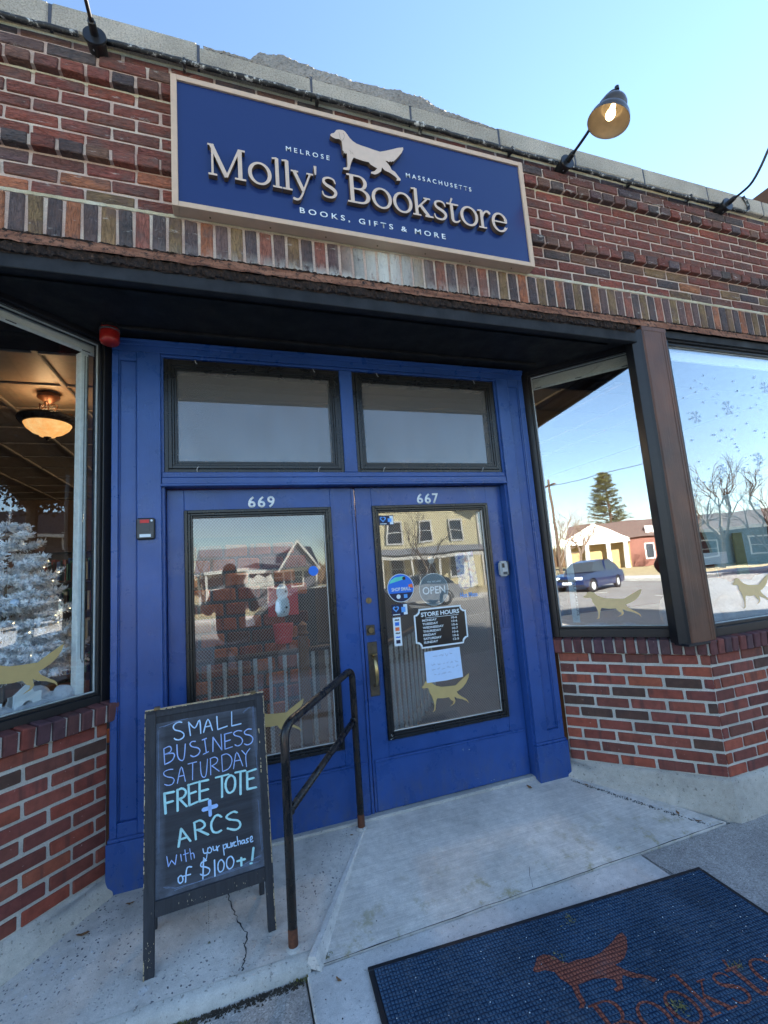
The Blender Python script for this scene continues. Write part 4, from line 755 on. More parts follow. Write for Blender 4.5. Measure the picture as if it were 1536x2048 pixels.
# hardware on the right door's lock stile
def rplate(x, z, w, h, y, d): return G().box(x-w/2, x+w/2, y-d, y, z-h/2, z+h/2)
g = G(); g.lathe([(0, .0), (.012, 0), (.019, .003), (.019, .006), (0, .006)][::-1], (1.652, .700, 1.386), (0, -1, 0), 20); g.v = [(x, y, z) for x, y, z in g.v]; lk = dpr(g.build('cylinder_lock', M['brass']))
G().box(1.6500, 1.6535, .6928, .694, 1.380, 1.392).build('key_slot', M['black']).parent = lk
lk.children[0].location = (0, 0, 0)
dpr(rplate(1.651, 1.205, .056, .062, .700, .004).build('lock_plate', M['brown_m'], bevel=.0015)); g = G(); g.lathe([(0, .012), (.017, .012), (.021, .004), (.021, 0)], (1.651, .697, 1.205), (0, -1, 0), 20); dpr(g.build('lock_rose', M['brass']))
hp_ = dpr(rplate(1.655, .972, .062, .322, .700, .005).build('pull_plate', M['brown_m'], bevel=.003))
g = G(); g.smooth = True; g.tube([(1.655, .696, 1.045), (1.655, .668, 1.040), (1.655, .650, 1.015), (1.656, .646, .965), (1.656, .648, .920), (1.656, .662, .885), (1.656, .696, .872)], [.009, .009, .011, .0155, .014, .010, .008], 12); h = g.build('pull_handle', M['brass_b']); h.parent = dpr(h) and dr
g = G(); g.box(1.640, 1.672, .655, .697, 1.058, 1.066); dpr(g.build('thumb_latch', M['brass_b'], bevel=.002))
g = G(); g.tube([(1.655, .693, 1.105), (1.648, .693, 1.112), (1.655, .693, 1.095), (1.662, .693, 1.112), (1.655, .693, 1.105)], .0015, 5); dpr(g.build('plate_ornament', M['brass']))
# letter slot moulding on the right stile
g = G(); stepframe(g, 2.596, 2.652, 1.118, 1.400, [(.005, .694, .70), (.010, .6975, .70)]); g.box(2.618, 2.630, .6965, .70, 1.14, 1.38); dpr(g.build('letter_slot', M['blue'], bevel=.002))
# paint drips / scratches: small white nicks on the kick board and frame corners
g = G(); r = random.Random(4)
for (cx, cz, n, sx, sz) in ((2.20, .40, 7, .03, .006), (1.735, .575, 5, .006, .02), (2.35, .19, 3, .05, .01)):
    for i in range(n):
        x = cx+r.gauss(0, sx); z = cz+r.gauss(0, sz); s_ = r.uniform(.0012, .003); yy = .6835 if 'x' and cz > .5 else .6920
        g.add([(x-s_, yy, z), (x, yy, z-s_), (x+s_*1.6, yy, z), (x, yy, z+s_)], [(0, 1, 2, 3)])
dpr(g.build('paint_nicks', M['alum']))
# stickers
M['st_blue'] = plain('sticker_blue', C8(30, 110, 215), .5, 0, .03, 0); M['st_navy'] = plain('sticker_navy', C8(14, 26, 66), .5); M['st_white'] = plain('sticker_white', C8(215, 228, 235), .5, 0, .02, 0)
M['st_teal'] = plain('sticker_teal', C8(90, 205, 190), .5); M['st_orange'] = plain('sticker_orange', C8(225, 110, 60), .5); M['st_sky'] = plain('sticker_sky', C8(90, 160, 235), .5); M['note'] = plain('paper_note', C8(190, 215, 245), .8, 0, .03, 0)
def disc(cx, cz, r_, y, th=.001, n=40): 
    return G().prism([(cx+r_*math.cos(2*math.pi*i/n), cz+r_*math.sin(2*math.pi*i/n)) for i in range(n)], y-th, y)
YS = .7105
rs = dpr(disc(1.876, 1.446, .091, YS).build('shop_small_sticker', M['st_white'], label='round blue sticker reading SHOP SMALL'))
def sub(o, par, base=None):
    o.parent = par; o.location = (0, 0, 0); return o
sub(disc(1.876, 1.446, .0875, YS-.0012, .0006).build('sticker_face', M['st_blue']), rs)
g = G(); g.prism([(1.876+.0870*math.cos(t), 1.446+.0870*math.sin(t)) for t in np.linspace(math.pi*1.12, math.pi*1.88, 20)], YS-.0026, YS-.002); sub(g.build('sticker_band', M['st_navy']), rs)
g = G(); g.prism([(1.797, 1.476), (1.893, 1.498), (1.905, 1.520), (1.84, 1.515), (1.81, 1.498)], YS-.0026, YS-.002); sub(g.build('sticker_sash', M['st_teal']), rs)
g = G(); g.prism([(1.93, 1.462), (1.957, 1.468), (1.962, 1.440), (1.93, 1.448)], YS-.0026, YS-.002); sub(g.build('sticker_patch', M['st_orange']), rs)
sub(text('SHOP SMALL', 1.812, 1.945, 1.427, 1.450, YS-.0035, M['st_white'], 'sticker_text', None, 0, .02), rs)
sub(disc(1.856, 1.392, .014, YS-.003, .0004).build('sticker_dot', M['st_white']), rs); sub(G().box(1.893, 1.917, YS-.0034, YS-.003, 1.380, 1.404).build('sticker_card', M['st_sky']), rs); sub(disc(1.902, 1.506, .011, YS-.003, .0004).build('sticker_dot', M['black']), rs)
def heart(cx, cz, s_, y, th=.0006):
    pts = [(cx+s_*.0625*16*math.sin(t)**3, cz+s_*.0625*(13*math.cos(t)-5*math.cos(2*t)-2*math.cos(3*t)-math.cos(4*t))) for t in np.linspace(0, 2*math.pi, 30)[:-1]]
    return G().prism(pts, y-th, y)
def heartcard(x0, x1, z0, z1):
    w = x1-x0; c = dpr(G().box(x0, x1, YS-.001, YS, z0, z1).build('heart_sticker', M['st_navy'], label='small navy sticker with a pale heart'))
    sub(heart(x0+w*.27, (z0+z1)/2+.008, .021, YS-.0015).build('heart_mark', M['st_sky']), c); sub(heart(x0+w*.27, (z0+z1)/2+.009, .012, YS-.0025).build('heart_mark', M['st_navy']), c)
    sub(G().box(x0+w*.74, x1-.002, YS-.0018, YS-.0012, z0+.004, z1-.004).build('sticker_card', M['st_white']), c); sub(G().box(x0+w*.60, x0+w*.86, YS-.0030, YS-.0022, z0+.020, z1-.02).build('sticker_card', M['st_sky']), c); sub(G().box(x0+.006, x0+w*.5, YS-.0030, YS-.0022, z0+.006, z0+.011).build('sticker_rule', M['st_white']), c)
heartcard(1.803, 1.912, 1.272, 1.345); heartcard(1.762, 1.862, 1.858, 1.922)
pc = dpr(G().box(1.806, 1.858, YS-.001, YS, 1.086, 1.262).build('payment_sticker', M['st_white'], label='tall white sticker of payment card marks'))
for zc, mm in ((1.222, 'st_blue'), (1.190, 'st_orange'), (1.112, 'st_navy')): sub(G().box(1.818, 1.846, YS-.002, YS-.0012, zc-.011, zc+.011).build('card_mark', M[mm]), pc)
for zc, mm in ((1.247, 'dgrey'), (1.165, 'dgrey'), (1.140, 'st_blue')): sub(G().prism([(1.816, zc), (1.826, zc+.006), (1.836, zc+.002), (1.848, zc+.006), (1.846, zc-.005), (1.820, zc-.004)], YS-.002, YS-.0012).build('card_mark', M[mm]), pc)
# store hours sign, white vinyl with notched corners
def notch(x0, x1, z0, z1, c, q=.012):
    return [(x0+c, z0), (x1-c, z0), (x1-c, z0+q), (x1-c+.008, z0+c*.7), (x1-q, z0+c), (x1, z0+c), (x1, z1-c), (x1-q, z1-c), (x1-c+.008, z1-c*.7), (x1-c, z1-q), (x1-c, z1), (x0+c, z1), (x0+c, z1-q), (x0+c-.008, z1-c*.7), (x0+q, z1-c), (x0, z1-c), (x0, z0+c), (x0+q, z0+c), (x0+c-.008, z0+c*.7), (x0+c, z0+q)]
M['hrs_back'] = plain('smoky_black_vinyl', (.010, .010, .012, 1), .3)
hs = dpr(G().prism(notch(1.956, 2.322, 1.055, 1.294, .036), YS-.001, YS).build('store_hours_sign', M['hrs_back'], label='store hours sign with white border and lettering'))
sub(G().prism([notch(1.950, 2.328, 1.049, 1.300, .036), notch(1.960, 2.318, 1.059, 1.290, .034)], YS-.0024, YS-.0012).build('sign_border', M['st_white']), hs)
sub(text('STORE HOURS', 2.000, 2.278, 1.248, 1.276, YS-.002, M['st_white'], 'sign_text', None, 0, .03), hs); sub(G().box(2.03, 2.27, YS-.0022, YS-.0014, 1.238, 1.2405).build('sign_rule', M['st_white']), hs)
for i, (dn, hr, wv) in enumerate([('MONDAY', '10-6', .104), ('TUESDAY', '10-6', .112), ('WEDNESDAY', '10-6', .15), ('THURSDAY', '10-7', .13), ('FRIDAY', '10-6', .092), ('SATURDAY', '10-6', .128), ('SUNDAY', '12-5', .10)]):
    z = 1.218-i*.0232; sub(text(dn, 2.006, 2.006+wv, z-.001, z+.0135, YS-.002, M['st_white'], 'sign_text', None, 0, .03), hs); sub(text(hr, 2.215, 2.258, z-.001, z+.0135, YS-.002, M['st_white'], 'sign_text', None, 0, .02), hs)
nt = G().prism([(2.002, 1.026), (2.256, 1.030), (2.262, .838), (2.140, .832), (2.003, .835)], YS-.0015, YS-.0006).build('paper_notice', M['note']); tag(nt, 'handwritten pale paper notice taped inside the right door glass below the hours sign', 'notice')
M['ink'] = plain('blue_black_ink', C8(50, 70, 110), .7)
g = G(); r = random.Random(12)
def scribble(g, x0, x1, z, h):
    x = x0
    while x < x1:
        n = r.randint(3, 6); p = [(x+i*.006+r.uniform(-.001, .001), z+r.uniform(0, h)) for i in range(n)]; ribbon(g, p, .0014, YS-.0022); x += n*.006+.008
for z, a, b, h in ((.985, 2.06, 2.20, .018), (.935, 2.045, 2.225, .014), (.905, 2.045, 2.225, .014), (.872, 2.06, 2.19, .014)): scribble(g, a, b, z, h)
o = g.build('handwriting', M['ink'], nt)
# things stuck or hung inside the doors
op = empty('open_sign', (2.112, .735, 1.418), label='round grey hanging sign reading YES WE ARE OPEN inside the right door', cat='sign')
M['op_grey'] = plain('slate_open_sign', C8(92, 112, 122), .6)
def opp(o): o.location = Vector(o.location)-Vector((2.112, .735, 1.418)); o.parent = op; return o
opp(disc(2.112, 1.418, .106, .7185, .001, 48).build('sign_rim', M['st_white'])); opp(disc(2.112, 1.418, .102, .7174, .0006, 48).build('sign_face', M['op_grey']))
opp(text('YES WE ARE', 2.066, 2.166, 1.462, 1.474, .7164, M['st_white'], 'sign_text', None, 0, .01)); opp(text('OPEN', 2.030, 2.194, 1.388, 1.438, .7162, M['st_white'], 'sign_text', None, 0, .012))
g = G(); g.tube([(2.07, .722, 1.515), (2.112, .722, 1.60), (2.155, .722, 1.515)], .0012, 5); opp(g.build('cord', M['st_white']))
g = G(); g.lathe([(0, .006), (.018, .006), (.022, .0), (.022, -.001)], (2.112, .724, 1.61), (0, -1, 0), 20); o = g.build('suction_hook', M['grey']); opp(o)
po = G().prism([(2.292, 1.640), (2.430, 1.655), (2.450, 1.425), (2.345, 1.395), (2.300, 1.42)], .722, .7235)
k = NT('red_blue_poster'); n = k.noise(k.coord(), 26, 5, .7); M['poster'] = k.fin(k.ramp(n, [(.3, C8(200, 40, 60)), (.48, C8(225, 225, 230)), (.62, C8(70, 90, 190)), (.75, C8(235, 90, 100))]), .6)
o = po.build('event_poster', M['poster']); tag(o, 'red white and blue event poster hanging inside the right door by the hinge side', 'poster')
tx = text('Hot Mess', 2.30, 2.43, 1.345, 1.378, .7110, M['st_sky'], 'window_lettering', None, 0, .015); dpr(tx)
rp_ = G().box(1.045, 1.225, .775, .778, 1.34, 1.52).build('red_card', M['redl']); tag(rp_, 'red square card standing behind the left door glass', 'card')
g = G(); g.smooth = True; g.lathe([(0, -.075), (.045, -.07), (.066, -.03), (.06, .015), (.04, .04), (.05, .065), (.045, .1), (.02, .12), (0, .122)], (1.13, .755, 1.41), (0, 0, 1), 20, 1, .35); sn = g.build('snowman_ornament', M['st_white']); tag(sn, 'white snowman ornament with black buttons hanging behind the left door glass', 'ornament')
for dx_, dz_ in ((-.018, .075), (.018, .075), (-.02, .0), (.02, -.02), (.0, -.045)): sub(disc(1.13+dx_, 1.41+dz_, .007, .729 if dz_ > .03 else .731, .002, 10).build('button', M['black']), sn)
g = G(); g.lathe([(.05, 0), (.062, .11), (.057, .112), (.045, .01), (0, .01)], (1.13, .79, 1.18), (0, 0, 1), 18); o = g.build('red_pot', M['redl']); tag(o, 'red pot below the snowman behind the left door glass', 'pot')
o = disc(1.318, 1.595, .030, .7105, .001, 24).build('round_sticker', M['st_blue'], label='small round blue sticker'); dpl(o)
# ------------------------------------------------------------------ alarm, reader, lockbox
al = empty('fire_alarm_bell', (.262, .52, 2.975), label='red cylindrical alarm sounder under the dark soffit at the left corner', cat='alarm')
g = G(); g.lathe([(0, 0), (.044, 0), (.046, -.02), (0, -.02)], (0, 0, 0), (0, 0, 1), 24); g.build('mount', M['black'], al); g = G(); g.smooth = True; g.lathe([(0, -.02), (.047, -.02), (.047, -.085), (.043, -.10), (.03, -.108), (0, -.108)], (0, 0, 0), (0, 0, 1), 28); g.build('housing', M['red'], al)
g = G(); g.lathe([(.048, -.028), (.0495, -.03), (.0495, -.036), (.048, -.038)], (0, 0, 0), (0, 0, 1), 28); g.build('collar', M['dgrey'], al)
rd = empty('key_switch_box', (.417, .62, 1.879), label='small black box with red and white labels on the left blue pilaster', cat='switch box')
def rb(nm, m, *a, b=.0): return G().box(*a).build(nm, m, rd, b)
rb('housing', M['black'], -.046, .046, -.022, 0, -.058, .058, b=.009); rb('face_rim', M['dgrey'], -.040, .040, -.0235, -.0215, -.052, .052, b=.0006); rb('red_label', M['redl'], -.026, .018, -.0250, -.0236, .030, .048); rb('white_label', M['st_white'], -.028, .026, -.0250, -.0236, -.046, -.030); rb('lens', M['dgrey'], -.024, .020, -.0256, -.0236, -.018, .018, b=.002)
g = G(); g.lathe([(0, .0), (.006, 0), (.006, .003), (0, .003)], (.030, -.023, .042), (0, -1, 0), 12); g.build('indicator', M['st_white'], rd)
lk2 = empty('key_lockbox', (2.634, .692, 1.518), label='small grey key lockbox beside the right door', cat='lockbox')
G().box(-.032, .030, -.035, .006, -.052, .052).build('body', M['grey'], lk2, .010, 2); G().box(.0301, .036, -.030, .006, -.048, .048).build('side', M['dgrey'], lk2, .002); G().box(-.022, -.002, -.0375, -.035, .006, .036).build('shutter', M['black'], lk2, .004); G().box(-.018, .016, -.0375, -.035, -.04, -.022).build('lever', M['dgrey'], lk2, .001)
# ------------------------------------------------------------------ bay windows
def window_bay(name, loc, ang, s0, s1, gs0, gs1, zb, gz0, gz1, zt, glassm, label, o0=.03, og=.062, ptilt=0.0):
    w = empty(name, loc, ang, label, 'window')
    g = G(); g.box(s0, gs0-.018, o0, .13, zb, zt); g.box(gs1+.018, s1, o0, .13, zb, zt); g.box(gs0-.018, gs1+.018, o0+.0006, .13, zb, gz0-.02); g.box(gs0-.018, gs1+.018, o0+.0006, .13, gz1+.02, zt)
    g.build('outer_frame', M['bronze'], w, .003)
    g = G(); frame(g, gs0-.018, gs1+.018, gz0-.02, gz1+.02, .014, o0+.012, .1); g.build('inner_bead', M['bronze'], w, .002)
    g = G(); frame(g, gs0-.004, gs1+.004, gz0-.006, gz1+.006, .005, og-.004, og+.004); g.build('glazing_gasket', M['alum'], w)
    pv = gs1 if ptilt > 0 else gs0
    p_ = G().box(gs0-.003-pv, gs1+.003-pv, 0, .005, gz0-.005, gz1+.005).build('pane', glassm, w); p_.location = (pv, og, 0); p_.rotation_euler = (0, 0, ptilt)
    return w
wR = window_bay('bay_window', PRo, ANG_R, -.028, .755, .040, .712, 1.012, 1.090, 2.925, 2.985, M['glass'], 'angled shop window right of the doors with a gold dog decal and a cream blind at its top', ptilt=R_(-2.4))
wL = window_bay('bay_window', PLo, ANG_L, -.86, .03, -.83, -.036, 1.012, 1.072, 2.925, 2.985, M['glass_l'], 'angled shop window on the left with a frosted tree, a gold dog decal and an amber ceiling lamp behind it', og=.066, ptilt=R_(2.8))
G().box(.0305, .052, .03, .16, 1.00, 2.985).build('side_filler', M['bronze'], wL, .002); G().box(-.060, -.0285, .03, .16, 1.0, 2.985).build('side_filler', M['bronze'], wR, .002)
wF = empty('front_window', (3.60, .0, 1.0), label='large front shop window at the right edge with snowflake decals and a gold dog decal', cat='window')
def wf(o): o.location = Vector(o.location)-Vector((3.60, 0, 1.0)); o.parent = wF; return o
g = G(); g.box(3.61, 3.664, .012, .11, 1.0, 3.0); g.box(5.30, 5.36, .012, .11, 1.0, 3.0); g.box(3.664, 5.30, .0125, .11, 1.0, 1.065); g.box(3.664, 5.30, .0125, .11, 2.95, 3.0); wf(g.build('outer_frame', M['bronze'], bevel=.003))
g = G(); frame(g, 3.664, 5.30, 1.065, 2.950, .018, .03, .1); wf(g.build('inner_bead', M['bronze'], bevel=.002)); g = G(); frame(g, 3.679, 5.285, 1.080, 2.935, .005, .048, .056); wf(g.build('glazing_gasket', M['alum']))
wf(G().box(3.680, 5.284, .052, .057, 1.081, 2.934).build('pane', M['glass']))
wf(G().box(3.60, 5.36, -.004, .012, 2.962, 3.012).build('head_trim', M['lip'], bevel=.002))
# corner post, weathered brown, with reeded faces
po = empty('corner_post', (3.49, 0, 1.0), label='weathered brown corner post between the angled window and the front window', cat='post')
def pp(o): o.location = Vector(o.location)-Vector((3.49, 0, 1.0)); o.parent = po; return o
pp(G().prism([(3.405, -.022), (3.608, -.022), (3.618, .05), (3.55, .12), (3.42, .10), (3.385, .02)], .995, 2.985, 'xy').build('core', M['post'], bevel=.003))
for x in (3.412, 3.568, 3.590): pp(G().box(x, x+.010, -.0245, -.022, 1.0, 2.985).build('reed', M['post'], bevel=.002))
pp(G().prism([(3.350, .020), (3.385, -.010), (3.403, -.020), (3.403, .02), (3.38, .10)], .998, 2.99, 'xy').build('flange', M['bronze'], bevel=.002))
pp(G().box(3.36, 3.62, -.034, .06, .990, 1.004).build('foot_plate', M['bronze'], bevel=.002)); pp(G().box(3.40, 3.612, -.024, .05, 2.98, 3.01).build('head_cap', M['post'], bevel=.002))
# pieces inside bay frames: roller blinds
def blind(root_loc, ang, s0, s1, zb, zt, o, lab, slot=True):
    b = empty('roller_blind', root_loc, ang, lab, 'blind')
    G().box(s0, s1, o, o+.003, zb+.018, zt).build('fabric', M['blind'], b); G().box(s0-.004, s1+.004, o-.006, o+.006, zb, zb+.020).build('bottom_bar', M['alu_w'], b, .004)
    for t in (.03, .45, .9): G().box(s0+(s1-s0)*t, s0+(s1-s0)*t+.045, o-.0075, o-.006, zb+.008, zb+.013).build('slot', M['dgrey'], b)
    G().box(s1-.004, s1+.012, o-.01, o+.03, zb+.03, zt+.03).build('end_bracket', M['alu_w'], b, .002); g = G(); g.tube([(s0, o+.02, zt+.02), (s1, o+.02, zt+.02)], .022, 12); g.build('roller_tube', M['blind'], b); return b
blind(PLo, ANG_L, -.80, -.012, 2.880, 2.955, .115, 'cream roller blind rolled up at the top of the left shop window'); blind(PRo, ANG_R, .035, .71, 2.845, 2.94, .10, 'cream roller blind rolled up at the top of the angled right window')
blf = blind((3.60, 0, 0), 0, .09, 1.68, 2.86, 2.93, .10, 'cream roller blind at the top of the front window at the right edge')
# white side channel and bead chain inside the left window
sc_ = empty('blind_side_channel', PLo, ANG_L, 'pale vertical trim strip with a bead chain inside the left shop window', 'trim')
G().box(-.092, -.052, .115, .16, 1.04, 2.88).build('strip', M['alu_w'], sc_, .002); G().box(-.052, -.044, .125, .16, 1.04, 2.88).build('groove', M['dgrey'], sc_)
g = G(); g.tube([(-.075, .106, 2.86), (-.076, .106, 1.24), (-.068, .106, 1.215), (-.060, .106, 1.24), (-.062, .106, 2.86)], .0018, 5); g.build('bead_chain', M['dgrey'], sc_)
# dog decals on the bays
def baydog(parent, s0, z0, sx, sz, pv, og, tilt, m):
    o = dogdecal(s0-pv, z0, sx, sz, -.0008, m).build('dog_decal', m, parent); o.location = (pv, og, 0); o.rotation_euler = (0, 0, tilt); return o
baydog(wR, .205, 1.130, 1.04, .96, .04, .062, R_(-2.4), M['goldl']); baydog(wL, -.555, 1.125, 1.08, 1.02, -.036, .066, R_(2.8), M['gold']); o = dogdecal(3.928, 1.148, 1.02, 1.02, .051, None).build('dog_decal', M['goldl']); wf(o)
# snowflake decals on the front window
M['snowfl'] = plain('frosted_snowflake', C8(190, 215, 240), .6)
def flake(cx, cz, s_, y=.0505):
    g = G(); n = 6 if s_ > .012 else 5
    if s_ > .012:
        for i in range(3):
            t = math.pi*i/3+.2; ribbon(g, [(cx-math.cos(t)*s_, cz-math.sin(t)*s_), (cx+math.cos(t)*s_, cz+math.sin(t)*s_)], s_*.10, y-i*.0002, smooth=False)
        for i in range(6):
            t = math.pi*i/3+.2; px, pz = cx+math.cos(t)*s_*.6, cz+math.sin(t)*s_*.6
            for q in (-.6, .6): ribbon(g, [(px, pz), (px+math.cos(t+q)*s_*.38, pz+math.sin(t+q)*s_*.38)], s_*.08, y-.0008, smooth=False)
    else: g.prism([(cx+s_*math.cos(2*math.pi*i/6), cz+s_*math.sin(2*math.pi*i/6)) for i in range(6)], y-.0006, y)
    return g
for cx, cz, s_ in ((3.865, 2.44, .045), (4.19, 2.52, .055), (4.03, 2.08, .035), (4.40, 2.15, .05), (4.75, 2.4, .05), (4.62, 2.7, .045), (4.30, 1.82, .03)): wf(flake(cx, cz, s_).build('snowflake_decal', M['snowfl']))
g = G(); r = random.Random(31)
for i in range(120):
    q = flake(r.uniform(3.72, 5.2), r.uniform(1.9, 2.82), r.uniform(.004, .009)); g.add(q.v, q.f)
o = wf(g.build('snow_dot_decals', M['snowfl'])); o['kind'] = 'stuff'
# ------------------------------------------------------------------ inside the shop
M['floor_in'] = plain('dark_shop_floor', (.06, .045, .035, 1), .6); M['wall_in'] = plain('brown_shop_wall', (.115, .075, .05, 1), .8); M['tin'] = plain('cream_tin_ceiling', (.24, .22, .19, 1), .5, 0, .1)
M['wood_in'] = plain('walnut_shelving', (.085, .04, .022, 1), .5)
sheet('shop_floor', M['floor_in'], [(.25, .79), (2.93, .79), (7.6, .79), (7.6, 11.6), (-8.5, 11.6), (-8.5, .79)], .149)
def st(o): o['kind'] = 'structure'; return o
st(G().box(-8.6, 7.6, .7, 11.6, 3.415, 3.45).build('shop_ceiling', M['tin']))
# ceiling of the show window bays (lower, closed board)
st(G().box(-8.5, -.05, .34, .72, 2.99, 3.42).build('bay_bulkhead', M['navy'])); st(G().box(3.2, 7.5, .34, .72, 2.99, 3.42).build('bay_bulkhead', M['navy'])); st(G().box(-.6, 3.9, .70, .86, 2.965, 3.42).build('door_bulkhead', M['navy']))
g = G()
for x in np.arange(-4.8, 6.5, .61): g.box(x-.02, x+.02, .8, 9.5, 3.392, 3.4149)
for y in np.arange(1.2, 9.6, .61): g.box(-4.8, 6.8, y-.02, y+.02, 3.398, 3.4149)
st(g.build('tin_ceiling_ribs', M['tin'], bevel=.006))
st(G().box(-5.2, -5.0, .4, 9, .13, 3.4).build('inner_wall', M['wall_in'])); st(G().box(-5, 7, 8.0, 8.1, .13, 3.4).build('inner_rear_wall', M['wall_in']))
# sill shelves in the bays
M['shelf_w'] = plain('white_window_shelf', (.55, .58, .6, 1), .7)
st(G().prism([(-.58, .22), (.20, 1.02), (.0, 1.35), (-.9, 1.35), (-1.3, .22)], .98, 1.02, 'xy').build('window_shelf', M['wood_in'])); st(G().prism([(3.50, .22), (3.03, .72), (3.2, 1.5), (5.3, 1.5), (5.3, .12), (3.66, .12)], .98, 1.03, 'xy').build('window_shelf', M['shelf_w']))
# bookcases (dark silhouettes with coloured spines) seen dimly in the left bay and right bay
def bookcase(x, y, rz, lab, rows=5, w=1.2, seed=1):
    b = empty('bookcase', (x, y, .13), rz, lab, 'bookcase'); r = random.Random(seed)
    G().box(-w/2, w/2, 0, .02, 0, 2.1).build('back_board', M['wood_in'], b)
    for s_ in (-1, 1): G().box(s_*w/2-.015, s_*w/2+.015, -.3, .0, 0, 2.1).build('side_board', M['wood_in'], b)
    for i in range(rows+1): G().box(-w/2+.02, w/2-.02, -.3, .0, i*.4, i*.4+.025).build('shelf', M['wood_in'], b)
    for mi, col in enumerate([(.35, .08, .05, 1), (.06, .12, .3, 1), (.5, .45, .3, 1), (.08, .2, .12, 1)]):
        mt = plain('book_spines_%s' % ('red', 'blue', 'cream', 'green')[mi], col, .6); g = G()
        for i in range(rows):
            xx = -w/2+.03+mi*.012
            while xx < w/2-.07:
                t = r.uniform(.02, .045)
                if r.random() < .28: g.box(xx, xx+t-.002, -.24, -.05, i*.4+.026, i*.4+.026+r.uniform(.2, .3))
                xx += t
        o = g.build('books', mt, b); o['kind'] = 'stuff'
    return b
bookcase(-2.3, 4.6, 0, 'dark bookcase of mixed books deep inside the shop left of the doors', seed=2); bookcase(-1.0, 5.2, 0, 'dark bookcase of mixed books deep inside behind the frosted tree', seed=3); bookcase(5.2, 4.2, -.3, 'dark bookcase of mixed books inside behind the front window', seed=4)
# vestibule behind the doors: brick side, ramp with balusters
M['intbrick'] = m_brick()
vb = empty('vestibule_brick_wall', (.95, 3.0, .15), label='orange brown brick inner wall seen through the left door glass', cat='wall')
g = G(); g.box(-1.3, .75, .012, .12, 0, 1.9); g.build('mortar', plain('dark_mortar', (.06, .06, .065, 1), .9), vb)
for rr_ in range(12):
    for cc in range(8):
        x = -1.2+cc*.25+(.125 if rr_ % 2 else 0)
        if x > .65: continue
        me = brick_mesh('rustic_brick', .225, .125, .06, M['intbrick'], bev=.012, jit=.006); o = link(me, 'brick', vb, (x, 0, .08+rr_*.152)); o.color = vary(random.choice([C8(150, 78, 44), C8(128, 62, 40), C8(165, 96, 56), C8(96, 54, 42)]), .15)
bal = empty('baluster_railing', (1.6, 1.45, .15), label='white turned baluster railing inside the vestibule seen through the door glass', cat='railing')
def baluster(x, y, z0, z1, par):
    g = G(); g.smooth = True; h = z1-z0; g.lathe([(0, 0), (.017, 0), (.017, .10), (.010, .115), (.016, .14), (.018, .22), (.011, h*.55), (.013, h*.8), (.009, h*.83), (.016, h*.86), (.016, h), (0, h)], (x, y, z0), (0, 0, 1), 8)
    return g.build('baluster', M['balw'], par)
M['balw'] = plain('white_baluster_paint', (.62, .66, .68, 1), .45)
for i in range(9): baluster(-.95+i*.115, .35+.0*i, .0, .80, bal)
for i in range(13): baluster(.28+i*.085, -.15+i*.115, .0, .82, bal)
g = G(); g.tube([(-1.05, .35, .82), (.0, .35, .82)], .022, 8); g.tube([(.24, -.20, .84), (1.4, 1.37, .84)], .024, 8); g.build('hand_rail', M['wood_in'], bal); g = G(); g.box(-1.05, .02, .32, .38, -.01, .03); g.build('bottom_rail', M['balw'], bal)
M['mat_in'] = plain('charcoal_floor_mat', (.03, .034, .04, 1), .9)
mi_ = G().prism([(1.62, .82), (2.66, .82), (2.9, 2.2), (1.9, 2.2)], .140, .150, 'xy').build('floor_mat', M['mat_in']); tag(mi_, 'charcoal entrance mat inside the right door', 'mat')
nw = empty('newel_post', (1.33, 1.42, .13), label='orange brown wooden newel post inside the left door', cat='post'); M['newel'] = plain('orange_wood', C8(140, 84, 40), .5); G().box(-.035, .035, -.035, .035, 0, 1.0).build('shaft', M['newel'], nw, .006); g = G(); g.lathe([(.03, 1.0), (.045, 1.02), (.03, 1.04), (.036, 1.08), (0, 1.11)], n=14); g.build('finial', M['newel'], nw)
st(G().box(1.50, 1.56, .9, 5, .13, 3.0).build('vestibule_partition', M['wall_in'])) if False else None
# ceiling lamp behind the left window
cl = empty('ceiling_lamp', (-.715, 2.62, 3.40), label='amber glass bowl ceiling lamp with bronze scroll arms behind the left window', cat='lamp')
M['brz'] = plain('antique_bronze', C8(84, 56, 40), .4, .6, .3); M['brz_d'] = plain('dark_cast_bronze', C8(34, 28, 26), .5, .3, .4, .8, 60)
g = G(); g.smooth = True; g.lathe([(0, 0), (.085, 0), (.09, -.03), (.085, -.04), (.06, -.055), (.03, -.085), (0, -.09)], n=28); g.build('canopy', M['brz'], cl)
g = G(); g.tube([(0, 0, -.08), (0, 0, -.36)], .008, 8); g.build('stem', M['brz'], cl)
for i in range(3):
    t = i*2*math.pi/3+.5; c_, s_ = math.cos(t), math.sin(t)
    g = G(); pts = [(.02, -.10), (.05, -.085), (.072, -.10), (.066, -.125), (.05, -.12), (.055, -.15), (.10, -.19), (.15, -.215), (.175, -.245)]; g.tube([(p[0]*c_, p[0]*s_, p[1]) for p in pts], .006, 6)
    pts = [(.17, -.19), (.15, -.17), (.165, -.15), (.185, -.165), (.18, -.2), (.17, -.23)]; g.tube([(p[0]*c_, p[0]*s_, p[1]) for p in pts], .005, 6); g.build('scroll_arm', M['brz'], cl)
g = G(); g.smooth = True; g.lathe([(.175, -.235), (.225, -.225), (.232, -.245), (.20, -.285), (.182, -.29), (.172, -.26)], n=40); g.build('rim', M['brz_d'], cl)
g = G()
for i in range(36):
    t = i*2*math.pi/36; g.tube([(.20*math.cos(t), .20*math.sin(t), -.287), (.226*math.cos(t+.07), .226*math.sin(t+.07), -.252)], .006, 5)
g.build('rim_beading', M['brz_d'], cl)['kind'] = 'stuff'
